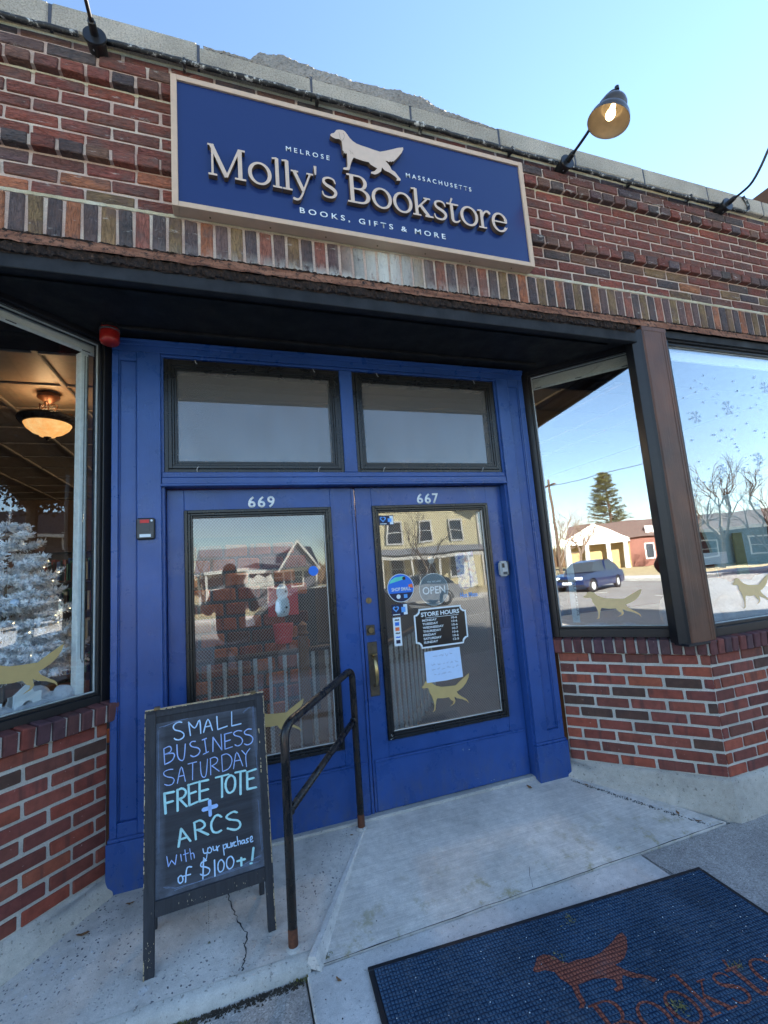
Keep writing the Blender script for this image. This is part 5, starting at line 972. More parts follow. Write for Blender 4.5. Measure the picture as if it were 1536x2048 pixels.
g = G(); g.smooth = True; g.lathe([(.186, -.283), (.165, -.325), (.12, -.365), (.07, -.385), (.06, -.40), (.03, -.408), (0, -.408)], n=40); g.build('glass_bowl', M['bowl'], cl)
g = G(); g.smooth = True; g.lathe([(.028, -.405), (.03, -.415), (.012, -.422), (.014, -.435), (0, -.445)], n=16); g.build('finial', M['brz_d'], cl)
ld = bpy.data.lights.new('lamp_light', 'POINT'); ld.energy = .9; ld.color = (1, .62, .30); ld.shadow_soft_size = .08; lo = bpy.data.objects.new('lamp_light', ld); COL.objects.link(lo); lo.parent = cl; lo.location = (0, 0, -.17)
for (x, y, lab) in ((3.6, 4.5, 'distant lit ceiling globe lamp deep inside the shop behind the right window'), (.2, 6.2, 'distant lit ceiling globe lamp deep inside the shop, furthest back'), (2.04, 2.35, 'white globe ceiling lamp seen through the transom windows above the doors')):
    c2 = empty('globe_lamp', (x, y, 3.4), label=lab, cat='lamp'); g = G(); g.smooth = True; g.lathe([(0, -.06), (.08, -.07), (.13, -.14), (.12, -.2), (.07, -.25), (0, -.26)], n=20); g.build('globe', M['bowl'], c2); g = G(); g.lathe([(0, 0), (.05, 0), (.05, -.03), (.02, -.07), (0, -.07)], n=14); g.build('fitting', M['brz'], c2)
    l2 = bpy.data.lights.new('lamp_light', 'POINT'); l2.energy = 9.0 if y < 3 else 5.0; l2.color = (1, .7, .42); l2.shadow_soft_size = .1; o = bpy.data.objects.new('lamp_light', l2); COL.objects.link(o); o.parent = c2; o.location = (0, 0, -.35)
# frosted christmas tree
ct = empty('frosted_christmas_tree', (-.31, .90, 1.02), label='snow frosted artificial christmas tree with tiny lights in the left shop window', cat='christmas tree')
M['trunk_m'] = plain('brown_trunk', (.12, .09, .07, 1), .9)
k = NT('flocked_needles'); n = k.noise(k.world(), 55, 3, .6); M['flock'] = k.fin(k.ramp(n, [(.36, C8(140, 162, 168)), (.46, C8(218, 226, 234)), (.6, C8(246, 249, 252))]), .9)
g = G(); g.tube([(0, 0, 0), (0, 0, .95)], [.018, .004], 8); g.build('trunk', M['trunk_m'], ct)
r = random.Random(77); g = G(); tips = []
def sprig(g, p, d, L, w):
    d = d.normalized(); a = d.orthogonal().normalized(); b = d.cross(a)
    n = int(L/.0030)
    for i in range(n):
        t = i/n; base = p+d*(L*t); th = r.uniform(0, 6.28); rad = a*math.cos(th)+b*math.sin(th)
        ln = w*(1-.45*t)*r.uniform(.75, 1.15); tip = base+rad*ln+d*ln*.75; sd2 = d.cross(rad)*.0036
        g.add([base-sd2, base+sd2, tip+sd2*.5, tip-sd2*.5], [(0, 1, 2, 3)])
for lvl in range(15):
    z = .10+lvl*.058; R0 = .40*(1-z/1.04)**.85+.03; nb = max(4, int(15*(1-z/1.1)))
    for i in range(nb):
        t = 2*math.pi*i/nb+lvl*.7+r.uniform(-.15, .15); d = Vector((math.cos(t), math.sin(t), r.uniform(.05, .30))); R1 = R0*r.uniform(.8, 1.1)
        p0 = Vector((0, 0, z)); p1 = p0+d*R1
        sprig(g, p0+d*R1*.25, d, R1*.75, .034)
        for q in range(3):
            u = .45+.2*q; pb = p0+d*(R1*u); sd2 = Vector((-math.sin(t), math.cos(t), 0))
            for s_ in (-1, 1): dd = d*.8+sd2*s_*.8+Vector((0, 0, r.uniform(-.05, .3))); LL = R1*(.42-.09*q)+.02; sprig(g, pb, dd, LL, .030); tips.append(pb+dd.normalized()*LL)
        tips.append(p1)
sprig(g, Vector((0, 0, .9)), Vector((.1, 0, 1)), .14, .022)
g.build('branches', M['flock'], ct)
g = G()
for p in r.sample(tips, 70): g.lathe([(0, -.003), (.0035, 0), (0, .003)], p, (0, 0, 1), 5)
g.build('fairy_lights', M['flame'], ct)['kind'] = 'stuff'
for p in ((-.06, -.30, .33), (.12, -.2, .52), (.20, -.1, .2), (-.02, -.27, .6)): g = G(); g.smooth = True; g.lathe([(0, -.02), (.014, -.014), (.02, 0), (.014, .014), (0, .02)], p, (0, 0, 1), 14); g.build('bauble', M['snowfl'], ct)
# cotton snow on the shelves
k = NT('cotton_snow'); n = k.noise(k.world(), 45, 6, .75); M['cotton'] = k.fin(k.ramp(n, [(.3, (.55, .60, .68, 1)), (.7, (.8, .84, .88, 1))]), 1.0, k.bump(n, 1.0, .02))
def cotton(name, lab, blobs, seed, cat='snow'):
    r = random.Random(seed); bm = bmesh.new()
    for (x, y, z, rx, ry, rz_) in blobs:
        q = bmesh.ops.create_icosphere(bm, subdivisions=3, radius=1, matrix=Matrix.Translation((x, y, z)) @ Matrix.Diagonal((rx, ry, rz_, 1)))
    from mathutils import noise as mn
    for v in bm.verts: nz = mn.noise(v.co*14); v.co += Vector((mn.noise(v.co*22+Vector((5, 0, 0))), mn.noise(v.co*22), nz))*.014
    me = bpy.data.meshes.new(name); bm.to_mesh(me); bm.free(); me.materials.append(M['cotton'])
    for p in me.polygons: p.use_smooth = True
    o = link(me, name); tag(o, lab, cat); return o
def Lp(s, o): return (.24+.696*s-.718*o, .64+.718*s+.696*o)
bl = []
for s, o, h, rr2 in ((-.12, .17, .07, .055), (-.17, .20, .045, .06), (-.24, .16, .04, .06), (-.32, .15, .035, .06), (-.40, .16, .05, .07), (-.48, .2, .045, .07), (-.56, .17, .06, .08), (-.20, .3, .07, .09), (-.66, .2, .06, .09)): x, y = Lp(s, o); bl.append((x, y, 1.03+h*.3, rr2, rr2, h))
cotton('cotton_snow', 'cotton wool snow heaped on the shelf of the left shop window', bl, 1)
cotton('cotton_snow', 'cotton wool snow drift on the shelf of the front window at the right edge', [(3.76+i*.12, .17+.03*(i % 2), 1.06+.02*(i % 3), .11, .07, .09+.04*(i % 4 == 2)) for i in range(12)]+[(3.85+i*.27, .32, 1.14, .24, .12, .17+.03*(i % 2)) for i in range(6)], 2)
# white card village pieces behind the left dog
g = G(); x, y = Lp(-.30, .125)
def cardhouse(s0, s1, h, arch, lab):
    e = empty('card_house', PLo, ANG_L, lab, 'cut-out house'); o_ = .135
    n = 9; ar = [(arch[0]+arch[2]*math.cos(t), arch[1]+arch[2]*1.1*math.sin(t)) for t in np.linspace(0, math.pi, n)]
    outer = [(s0, 1.02), (arch[0]-arch[2], 1.02)]+[(p[0], p[1]) for p in reversed(ar)]+[(arch[0]+arch[2], 1.02), (s1, 1.02), (s1, 1.02+h), (s1-.03, 1.02+h+.0), ((s0+s1)/2, 1.02+h+.045), (s0, 1.02+h)]
    G().prism(outer, o_, o_+.012).build('front_card', M['st_white'], e); G().box(s0, s1, o_+.05, o_+.056, 1.02, 1.02+h*.9).build('back_card', M['grey'], e)
cardhouse(-.345, -.235, .105, (-.290, 1.065, .024), 'white card cut-out house with an arched door under the left dog decal'); cardhouse(-.54, -.39, .085, (-.45, 1.06, .03), 'white card cut-out house at the left edge behind the dog decal')
# displays in the front window: red box and pale cut-out
e = empty('display_figure', (4.42, .34, 1.1), label='tall pale blue cut-out display figure with a red panel inside the front window', cat='display'); G().prism([(-.30, .62), (-.24, .80), (.10, .86), (.34, .82), (.40, .6), (.34, .2), (-.18, .2), (-.24, .45)], -.01, .01).build('body', plain('pale_blue_card', C8(150, 185, 190), .7), e); G().prism([(-.2, .05), (.36, .05), (.38, .30), (-.22, .30)], -.03, -.012).build('panel', plain('maroon_panel', C8(110, 26, 34), .6), e)
G().prism([(-.05, .24), (.06, .24), (.05, .55), (-.04, .55)], -.045, -.032).build('tie', plain('olive_cloth', C8(120, 124, 80), .8), e); G().box(-.03, .05, -.06, -.046, -.05, .14).build('handle', M['st_white'], e)
e = tag(G().box(3.75, 4.14, .20, .206, 1.44, 1.52).build('white_banner', M['st_white']), 'narrow pale banner strip hanging inside the front window', 'banner')
# items inside angled right window: clear tube sign, white cloth
e = empty('tall_clear_sign', (3.27, .72, 1.03), ANG_R, 'tall narrow pale sign strip with dark vertical lettering in the angled right window', 'sign'); G().box(-.055, -.005, 0, .006, .05, .62).build('strip', M['alu_w'], e, 0, rot=(0, 0, 0)); o = text('NO BORDERS', .0, .25, 0, .022, -.002, M['black'], 'sign_text', None, 0, .02); o.parent = e; o.rotation_euler = (0, R_(90), 0); o.location = (-.022, 0, .35)
e = tag(cotton('crumpled_white_cloth', 'white cloth lying on the shelf of the angled right window', [(3.42, .46, 1.05, .10, .12, .03), (3.33, .62, 1.05, .09, .1, .03), (3.50, .40, 1.045, .07, .05, .02)], 5, 'cloth'))
# ------------------------------------------------------------------ main sign
def sdf_glyphs(ch):
    """list of primitives in a unit where x-height = 1 and cap height = 1.42; returns (prims, width)"""
    A = []
    def seg(x0, y0, x1, y1, w0, w1=None): A.append(('seg', x0, y0, x1, y1, w0/2, (w1 if w1 is not None else w0)/2))
    def bar(x0, x1, y0, y1): A.append(('box', x0, x1, y0, y1))
    def ring(cx, cy, rx, ry, tx, ty, a0=None, a1=None): A.append(('ring', cx, cy, rx, ry, tx, ty, a0, a1))
    def curve(pts, ws): A.append(('curve', pts, ws))
    S_, T_ = .165, .075
    if ch == 'M':
        bar(.13, .21, .05, 1.37); bar(.0, .36, 0, .075); bar(-.02, .24, 1.345, 1.42); seg(.13, 1.40, .76, .02, .17); seg(.76, .02, 1.33, 1.40, .085); bar(1.27, 1.44, .05, 1.37); bar(1.12, 1.60, 0, .075); bar(1.28, 1.58, 1.345, 1.42); w = 1.6
    elif ch == 'B':
        bar(.14, .31, .03, 1.39); bar(0, .62, 0, .08); bar(0, .58, 1.34, 1.42); ring(.56, 1.055, .40, .365, .16, .075, -95, 95); ring(.60, .375, .475, .375, .17, .08, -95, 95); bar(.3, .6, .69, .755); w = 1.08
    elif ch == 'o': ring(.52, .5, .52, .53, .155, .085); w = 1.04
    elif ch == 'l': bar(.14, .295, .03, 1.40); bar(0, .43, 0, .07); seg(.0, 1.36, .22, 1.40, .07); w = .43
    elif ch == 'y': seg(.14, .99, .55, .10, .15); seg(.92, .99, .55, .06, .075); curve([(.57, .12), (.48, -.12), (.36, -.32), (.22, -.385), (.10, -.36)], [.08, .075, .08, .10, .12]); bar(0, .34, .93, 1.0); bar(.74, 1.06, .93, 1.0); w = 1.06
    elif ch == "'": seg(.06, 1.42, .06, 1.0, .13, .06); w = .12
    elif ch == 's': curve([(.68, .76), (.60, .93), (.38, .985), (.17, .90), (.14, .74), (.26, .61), (.46, .52), (.62, .41), (.68, .26), (.56, .08), (.34, .02), (.12, .08), (.06, .25)], [.05, .075, .085, .10, .12, .14, .155, .15, .13, .10, .085, .07, .05]); w = .74
    elif ch == 'k': bar(.14, .295, .03, 1.40); bar(0, .43, 0, .07); seg(0, 1.36, .22, 1.40, .07); seg(.28, .42, .84, .97, .075); seg(.44, .56, .86, .03, .155); bar(.64, 1.0, .93, 1.0); bar(.66, 1.10, 0, .07); w = 1.10
    elif ch == 't': bar(.20, .35, .17, 1.0); seg(.21, 1.0, .33, 1.28, .05, .09); bar(.0, .66, .92, 1.0); curve([(.275, .25), (.30, .09), (.42, .03), (.56, .06), (.68, .16)], [.15, .13, .09, .07, .04]); w = .70
    elif ch == 'r': bar(.14, .295, .03, .97); bar(0, .46, 0, .07); seg(0, .93, .22, .97, .07); curve([(.27, .62), (.34, .80), (.46, .93), (.60, .965), (.70, .89)], [.08, .085, .09, .11, .14]); w = .78
    elif ch == 'e': ring(.48, .5, .48, .53, .155, .085, 18, 322); bar(.10, .90, .50, .565); curve([(.84, .20), (.90, .26)], [.05, .03]); seg(.86, .53, .82, .70, .14, .14); w = .96
    return A, w
def glyph_loops(ch, fat=0.0, res=.018):
    A, w = sdf_glyphs(ch); x = np.arange(-.15, w+.16, res); y = np.arange(-.55, 1.6, res); X, Y = np.meshgrid(x, y); F = np.full(X.shape, 9.0)
    for a in A:
        if a[0] == 'box': _, x0, x1, y0, y1 = a; dx_ = np.maximum(x0-X, X-x1); dy_ = np.maximum(y0-Y, Y-y1); d = np.where((dx_ > 0) & (dy_ > 0), np.hypot(dx_, dy_), np.maximum(dx_, dy_))
        elif a[0] == 'seg':
            _, x0, y0, x1, y1, w0, w1 = a; L = math.hypot(x1-x0, y1-y0); ux, uy = (x1-x0)/L, (y1-y0)/L; t = (X-x0)*ux+(Y-y0)*uy; n = np.abs(-(X-x0)*uy+(Y-y0)*ux); ww = w0+(w1-w0)*np.clip(t/L, 0, 1); d = np.maximum(n-ww, np.maximum(-t, t-L))
        elif a[0] == 'ring':
            _, cx, cy, rx, ry, tx, ty, a0, a1 = a
            e = lambda rx_, ry_: (np.sqrt(((X-cx)/rx_)**2+((Y-cy)/ry_)**2)-1)*min(rx_, ry_)
            d = np.maximum(e(rx, ry), -e(rx-tx, ry-ty))
            if a0 is not None:
                an = np.degrees(np.arctan2(Y-cy, X-cx)); 
                if a0 < 0: ins = (an >= a0) & (an <= a1)
                else: an = an % 360; ins = (an >= a0) & (an <= a1)
                d = np.where(ins, d, np.maximum(d, .02))
        else:
            _, pts, ws = a; d = np.full(X.shape, 9.0); q = []
            P = [pts[0]]+list(pts)+[pts[-1]]
            for i in range(1, len(P)-2):
                for t in np.linspace(0, 1, 10)[:-1]:
                    f = lambda c: .5*((2*P[i][c])+(-P[i-1][c]+P[i+1][c])*t+(2*P[i-1][c]-5*P[i][c]+4*P[i+1][c]-P[i+2][c])*t*t+(-P[i-1][c]+3*P[i][c]-3*P[i+1][c]+P[i+2][c])*t**3)
                    q.append((f(0), f(1), ws[i-1]+(ws[i]-ws[i-1])*t))
            q.append((pts[-1][0], pts[-1][1], ws[-1]))
            for px, py, ww in q: d = np.minimum(d, np.hypot(X-px, Y-py)-ww/2)
        F = np.minimum(F, d)
    F = F-fat; F[0, :] = F[-1, :] = 1; F[:, 0] = F[:, -1] = 1
    F = np.where(np.abs(F) < 1e-6, 1e-6, F)
    segs = {}
    ny, nx = F.shape
    def pt(i0_, j0_, i1_, j1_): t = F[i0_, j0_]/(F[i0_, j0_]-F[i1_, j1_]); return (round(x[j0_]+(x[j1_]-x[j0_])*t, 6), round(y[i0_]+(y[i1_]-y[i0_])*t, 6))
    ins = F < 0; code = ins[:-1, :-1]*1+ins[:-1, 1:]*2+ins[1:, 1:]*4+ins[1:, :-1]*8
    T = {1: [('l', 'b')], 2: [('b', 'r')], 3: [('l', 'r')], 4: [('r', 't')], 5: [('l', 't'), ('r', 'b')], 6: [('b', 't')], 7: [('l', 't')], 8: [('t', 'l')], 9: [('t', 'b')], 10: [('t', 'r'), ('b', 'l')], 11: [('t', 'r')], 12: [('r', 'l')], 13: [('r', 'b')], 14: [('b', 'l')]}
    for i, j in zip(*np.nonzero((code > 0) & (code < 15))):
        E = {'b': lambda: pt(i, j, i, j+1), 'r': lambda: pt(i, j+1, i+1, j+1), 't': lambda: pt(i+1, j, i+1, j+1), 'l': lambda: pt(i, j, i+1, j)}
        for a, b in T[int(code[i, j])]: segs[E[a]()] = E[b]()
    loops = []
    while segs:
        s0 = next(iter(segs)); l = [s0]; c = segs.pop(s0)
        while c != s0 and c in segs: l.append(c); c = segs.pop(c)
        # simplify
        if len(l) > 8:
            out = []; n = len(l)
            def rdp(p, eps):
                if len(p) < 3: return p
                a, b = np.array(p[0]), np.array(p[-1]); ab = b-a; L = np.hypot(*ab) or 1e-9; ds = [abs(ab[0]*(q[1]-a[1])-ab[1]*(q[0]-a[0]))/L for q in p]; k_ = int(np.argmax(ds))
                if ds[k_] < eps: return [p[0], p[-1]]
                return rdp(p[:k_+1], eps)[:-1]+rdp(p[k_:], eps)
            h = n//2; loops.append(rdp(l[:h+1], .0035)[:-1]+rdp(l[h:]+[l[0]], .0035)[:-1])
    def area(l): return sum(l[i][0]*l[(i+1) % len(l)][1]-l[(i+1) % len(l)][0]*l[i][1] for i in range(len(l)))/2
    loops.sort(key=lambda l: -abs(area(l))); loops = [l for l in loops if abs(area(l)) > .002]
    return loops, w
_gl = {}
def GL(ch, fat=0.0):
    if (ch, fat) not in _gl: _gl[(ch, fat)] = glyph_loops(ch, fat)
    return _gl[(ch, fat)]
sg = empty('shop_sign', (1.62, -.02, 3.61), label='navy blue rectangular sign with tan frame reading Mollys Bookstore in raised cream letters', cat='sign')
def ss(o): o.location = Vector(o.location)-Vector((1.62, -.02, 3.61)); o.parent = sg; return o
ss(G().box(.665, 2.562, -.060, -.010, 3.285, 3.928).build('panel', M['sign'])); 
for nm_, a in (('frame_strip', (.641, .668, -.070, -.004, 3.262, 3.955)), ('frame_strip', (2.560, 2.588, -.070, -.004, 3.262, 3.955)), ('frame_strip', (.668, 2.560, -.0695, -.004, 3.262, 3.2885)), ('frame_strip', (.668, 2.560, -.0695, -.004, 3.9275, 3.955))): ss(G().box(*a).build(nm_, M['tan'], bevel=.0015))
for x in np.linspace(.8, 2.45, 7): g = G(); g.lathe([(0, .0), (.004, 0), (.004, .003), (0, .003)], (x, -.03, 3.259), (0, 0, 1), 8); ss(g.build('frame_screw', M['brass']))
XF = lambda x: .8632+(x-.8632)*.985
letters = [('M', .799, .968), ('o', .979, 1.089), ('l', 1.095, 1.139), ('l', 1.143, 1.189), ('y', 1.186, 1.297), ("'", 1.303, 1.316), ('s', 1.335, 1.417), ('B', 1.474, 1.596), ('o', 1.606, 1.718), ('o', 1.726, 1.837), ('k', 1.838, 1.959), ('s', 1.962, 2.044), ('t', 2.048, 2.126), ('o', 2.131, 2.244), ('r', 2.246, 2.331), ('e', 2.336, 2.442)]
XH = .1150; BZ = 3.4385
for ch, a, b in letters:
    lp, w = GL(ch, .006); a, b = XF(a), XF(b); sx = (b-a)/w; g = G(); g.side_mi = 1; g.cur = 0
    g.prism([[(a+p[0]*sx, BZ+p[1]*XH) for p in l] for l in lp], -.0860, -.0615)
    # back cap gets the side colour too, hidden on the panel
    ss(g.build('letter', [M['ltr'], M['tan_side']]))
def dogprism(): g = G(); g.side_mi = 1; g.prism([tuple(p) for p in DOG1], -.0860, -.0615); return g
dg_ = ss(dogprism().build('dog_emblem', [M['ltr'], M['tan_side']]))
g = G(); ribbon(g, [tuple(p) for p in EAR1], .0018, -.0866, wob=.4); ribbon(g, [(1.492, 3.742), (1.498, 3.73), (1.497, 3.72)], .0015, -.0866); ribbon(g, [(1.506, 3.733), (1.505, 3.725), (1.513, 3.722)], .0013, -.0866); o = g.build('emblem_line', M['tan_side']); o.parent = dg_; o.location = (0, 0, 0)
ss(text('M E L R O S E', 1.166, 1.388, 3.680, 3.707, -.0612, M['white_txt'], 'small_lettering', None, .0015, .004)); ss(text('M A S S A C H U S E T T S', 1.812, 2.216, 3.682, 3.709, -.0612, M['white_txt'], 'small_lettering', None, .0015, .004)); ss(text('B O O K S ,   G I F T S   &   M O R E', 1.219, 2.018, 3.340, 3.376, -.0612, M['white_txt'], 'small_lettering', None, .0015, .01))
# ------------------------------------------------------------------ conduit and gooseneck lamps
cd = empty('electrical_conduit', (2.2, -.03, 4.06), label='black painted conduit pipe running under the coping between the lamps', cat='pipe')
r = random.Random(6)
def cdt(x0, x1):
    g = G(); g.smooth = True; xs5 = np.arange(x0, x1, .04); g.tube([(x-2.2, r.uniform(-.002, .002)-.012, -.0+.010*math.sin(x*1.4)+r.uniform(-.0015, .0015)) for x in xs5], [.0125+r.uniform(-.001, .0012) for _ in xs5], 8); g.build('pipe', M['conduit'], cd)
cdt(-.9, .30); cdt(.37, 2.90); cdt(2.965, 4.335)
g = G(); g.smooth = True; g.tube([(4.40-2.2, -.012, -.005), (4.62-2.2, -.012, 0), (4.66-2.2, -.012, .02), (4.672-2.2, -.012, .06), (4.655-2.2, -.012, .10), (4.63-2.2, -.012, .135)], .011, 8); g.build('pipe', M['conduit'], cd)
for x in (.70, 1.35, 1.95, 2.55, 3.5, 4.05): G().box(x-2.2-.008, x-2.2+.008, -.028, .028, -.014, .018).build('pipe_clip', M['conduit'], cd, .004)
def gooseneck(x, z, lab, lift=0):
    L = empty('gooseneck_lamp', (x, -.02, z), label=lab, cat='lamp', group='gooseneck lamps along the top of the wall')
    g = G(); g.smooth = False; g.lathe([(0, .02), (.038, .02), (.040, -.05), (.046, -.052), (.048, -.060), (.046, -.066), (0, -.068)][::-1], (0, 0, 0), (0, 1, 0), 28); g.build('junction_box', M['conduit'] if False else M['black'], L, 0)
    g = G(); g.lathe([(0, .0), (.018, 0), (.0165, .045), (.0125, .048), (.0125, .055), (0, .055)], (0, -.066, .004), (0, -1, .10), 16); g.build('collar', M['black'], L)
    for q in range(3): g = G(); t = -1.9-q*.6; g.lathe([(0, 0), (.005, 0), (.005, .004), (0, .004)], (.030*math.cos(t), -.03, .036*math.sin(t)), (0, 0, -1), 8); g.build('screw', M['grey'], L)
    g = G(); g.smooth = True
    if not lift: pts = [(0, -.10, .006), (0, -.18, .012), (0, -.26, .024), (0, -.31, .05), (0, -.345, .085), (.015, -.375, .105), (.035, -.40, .118), (.048, -.415, .115), (.05, -.418, .10)]; oc = Vector((0, -.38, -.065)); ax = Vector((.30, -.24, .92))
    else: pts = [(0, -.10, .006), (0, -.18, .008), (0, -.235, .025), (0, -.30, .085), (0, -.365, .165), (0, -.47, .28), (0, -.60, .36), (0, -.72, .37), (0, -.775, .32), (0, -.765, .28)]; oc = Vector((0, -.67, .085)); ax = Vector((0, -.45, .89))
    q = []
    P = [pts[0]]+pts+[pts[-1]]
    for i in range(1, len(P)-2):
        for t in (0, .33, .66): q.append(tuple(.5*((2*P[i][c])+(-P[i-1][c]+P[i+1][c])*t+(2*P[i-1][c]-5*P[i][c]+4*P[i+1][c]-P[i+2][c])*t*t+(-P[i-1][c]+3*P[i][c]-3*P[i+1][c]+P[i+2][c])*t**3) for c in range(3)))
    g.tube(q+[pts[-1]], .0085, 10); g.build('arm', M['black'], L)
    ax.normalize()
    SC_ = .88; prof = [(.1275, 0), (.1285, .002), (.1265, .006), (.1235, .022), (.116, .042), (.104, .060), (.090, .074), (.083, .080), (.084, .084), (.0845, .104), (.080, .124), (.069, .143), (.052, .158), (.040, .166), (.034, .172), (.030, .182), (.024, .192), (.012, .198), (0, .199)]; prof = [(a*SC_, b*SC_) for a, b in prof]
    g = G(); g.smooth = True; g.lathe(prof, oc, ax, 40); sh = g.build('shade', M['shade_out'], L)
    inn = [(.1275, 0), (.1245, .004), (.1205, .022), (.113, .041), (.101, .058), (.086, .073), (.066, .080), (.062, .082), (.060, .115), (.045, .130), (0, .135)]; inn = [(a*SC_, b*SC_) for a, b in inn]
    g = G(); g.smooth = True; g.lathe(inn, oc, ax, 40); g.build('shade_lining', M['shade_in'], sh)
    g = G(); g.smooth = True; g.lathe([(0, .015), (.014, .019), (.025, .032), (.029, .047), (.026, .063), (.016, .085), (.014, .11), (0, .11)], oc, ax, 20); g.v = [tuple(oc+(Vector(v)-oc)*.9) for v in g.v]; g.build('bulb', M['bulb'], L)
    g = G(); g.lathe([(0, .0), (.012, 0), (.012, .02), (0, .02)], oc+ax*.178+Vector((0, 0, .012)), (0, 0, 1), 12); g.build('knuckle', M['black'], L)
    return L
gooseneck(2.930, 4.035, 'lit gooseneck lamp with warm bulb in dark bell shade right of the sign'); gooseneck(.335, 4.030, 'gooseneck lamp on the round box at the top left, left of the sign', 1); gooseneck(4.369, 4.038, 'gooseneck lamp at the far right end of the conduit beside the curled pipe', 1)
# ------------------------------------------------------------------ sandwich board
AZ = R_(4.734); lean = .19
F1 = Vector((.495, .13, .070))
sb = empty('chalkboard_sign', F1, AZ, 'black framed sandwich chalkboard with pale blue chalk lettering about small business saturday', 'sandwich board')
front = empty('front_leaf', (0, 0, 0)); front.parent = sb; front.rotation_euler = (-lean, 0, 0)
# local: x along u, y back, z up the leaf. leaf tapers slightly
WT, HT = .4855, .962
g = G(); M['wood2'] = M['wood_b']
def leg(name, xb0, xb1, xt0, xt1, h0, h1, par, y0=-.012, y1=.012):
    g = G(); g.hexa([(xb0, y0, h0), (xb1, y0, h0), (xb1, y1, h0), (xb0, y1, h0)], [(xt0, y0, h1), (xt1, y0, h1), (xt1, y1, h1), (xt0, y1, h1)]); return g.build(name, M['wood_b'], par, .0025)
leg('leg', -.014, .026, -.020, .026, -.004, HT, front); leg('leg', .460, .494, .462, .500, -.004, HT, front)
G().box(.026, .462, -.0115, .0125, .928, .9618).build('top_rail', M['wood_b'], front, .0025); G().box(.026, .461, -.0115, .0125, .184, .2385).build('bottom_rail', M['wood_b'], front, .0025)
G().box(.024, .464, -.001, .006, .2365, .930).build('board', M['slate'], front)
# bare worn wood at the edges of the frame
g = G(); r = random.Random(8)
def wornline(g, x0, z0, x1, z1, w, dens, y=-.0128):
    L = math.hypot(x1-x0, z1-z0); n = int(L/.006)
    for i in range(n):
        if r.random() > dens: continue
        t = i/n; l = r.uniform(.004, .016); x = x0+(x1-x0)*t; z = z0+(z1-z0)*t; ww = w*r.uniform(.4, 1.5); ux, uz = (x1-x0)/L, (z1-z0)/L
        g.add([(x, y, z), (x+ux*l, y, z+uz*l), (x+ux*l*.8+abs(uz)*ww*(-1 if x0 > .3 else 1), y, z+uz*l-abs(ux)*ww), (x+abs(uz)*ww*(-1 if x0 > .3 else 1), y, z-abs(ux)*ww)], [(0, 1, 2, 3)])
wornline(g, -.018, .9612, .499, .9612, .003, .9); wornline(g, .4985, .955, .494, .25, .003, .75); wornline(g, -.0192, .95, -.016, .3, .0025, .55); wornline(g, .470, .80, .470, .60, .004, .35); wornline(g, -.0135, .06, -.0135, .0, .003, .6); wornline(g, .4935, .2, .4935, .0, .003, .4)
for i in range(34): x = r.choice([.006+r.gauss(0, .008), .2+r.uniform(-.1, .25)]); z = r.uniform(.03, .11) if x < .04 else r.uniform(.19, .215); s_ = r.uniform(.001, .003); g.add([(x, -.0130, z), (x+s_, -.0130, z+s_), (x+s_*.3, -.0130, z+s_*3)], [(0, 1, 2)])
o = g.build('worn_edges', M['wood_edge'], front); o['kind'] = 'stuff'
g = G(); g.box(-.018, .498, -.0125, .0125, .9619, .9645); g.v = [(x, y, z+r.uniform(-.001, .0008)) for x, y, z in g.v]; g.build('bare_top_edge', M['wood_edge'], front)
for ci in range(4):
    g = G(); rr2 = random.Random(ci+3)
    for w, c_, pts in CHALK:
        if c_ != ci: continue
        pts = [tuple(p) for p in pts]
        ribbon(g, pts, w*(.92 if c_ in (2, 3) else .85), -.0016-.0001*ci, wob=.35, rnd=rr2)
        if c_ == 2:   # second pass of the chalk just beside the first
            ribbon(g, [(p[0]+.0035, p[1]-.001) for p in pts], w*.45, -.0020, wob=.5, rnd=rr2)
    g.build('chalk_lettering', M['chalk%d' % ci], front)['kind'] = 'stuff'
g = G(); rr2 = random.Random(2)
for (a, b) in (((.05, .885), (.20, .912)), ((.30, .915), (.44, .92)), ((.445, .90), (.452, .62)), ((.40, .88), (.44, .905)), ((.06, .275), (.10, .262)), ((.10, .258), (.44, .262)), ((.36, .268), (.45, .285)), ((.035, .87), (.036, .40)), ((.45, .50), (.454, .30))):
    for q in range(3): ribbon(g, [(a[0]+rr2.gauss(0, .003), a[1]+rr2.gauss(0, .003)), ((a[0]+b[0])/2+rr2.gauss(0, .004), (a[1]+b[1])/2+rr2.gauss(0, .004)), (b[0]+rr2.gauss(0, .003), b[1]+rr2.gauss(0, .003))], rr2.uniform(.0006, .0015), -.0014, wob=.9, rnd=rr2)
g.build('chalk_smudges', plain('faint_chalk', C8(112, 130, 160), .95), front)['kind'] = 'stuff'
back = empty('back_leaf', (0, .152, .93)); back.parent = sb; back.location = (0, .178, .944); back.rotation_euler = (.03, 0, 0)
leg('leg', .003, .024, -.012, .024, -.906, 0, back); leg('leg', .452, .474, .452, .49, -.914, 0, back); G().box(.024, .452, -.011, .011, -.06, -.001).build('top_rail', M['wood_b'], back, .002); G().box(.024, .452, -.011, .011, -.70, -.65).build('bottom_rail', M['wood_b'], back, .002); G().box(.024, .452, -.004, .002, -.65, -.06).build('board', M['slate'], back)
g = G(); g.smooth = False
for i in range(26): z = .222-.0068*i*1.05; g.lathe([(0.0, -.0016), (.0022, 0), (0, .0016)], (.226+.0006*math.sin(i), .032+.012*(i/26), z), (1 if i % 2 else 0, .2, 1), 6)
g.lathe([(0, -.004), (.006, 0), (0, .006)], (.226, .045, .012), (0, 0, 1), 7)
g.build('chain', M['wood_edge'] if False else plain('tarnished_chain', C8(120, 118, 96), .5, .5), sb)
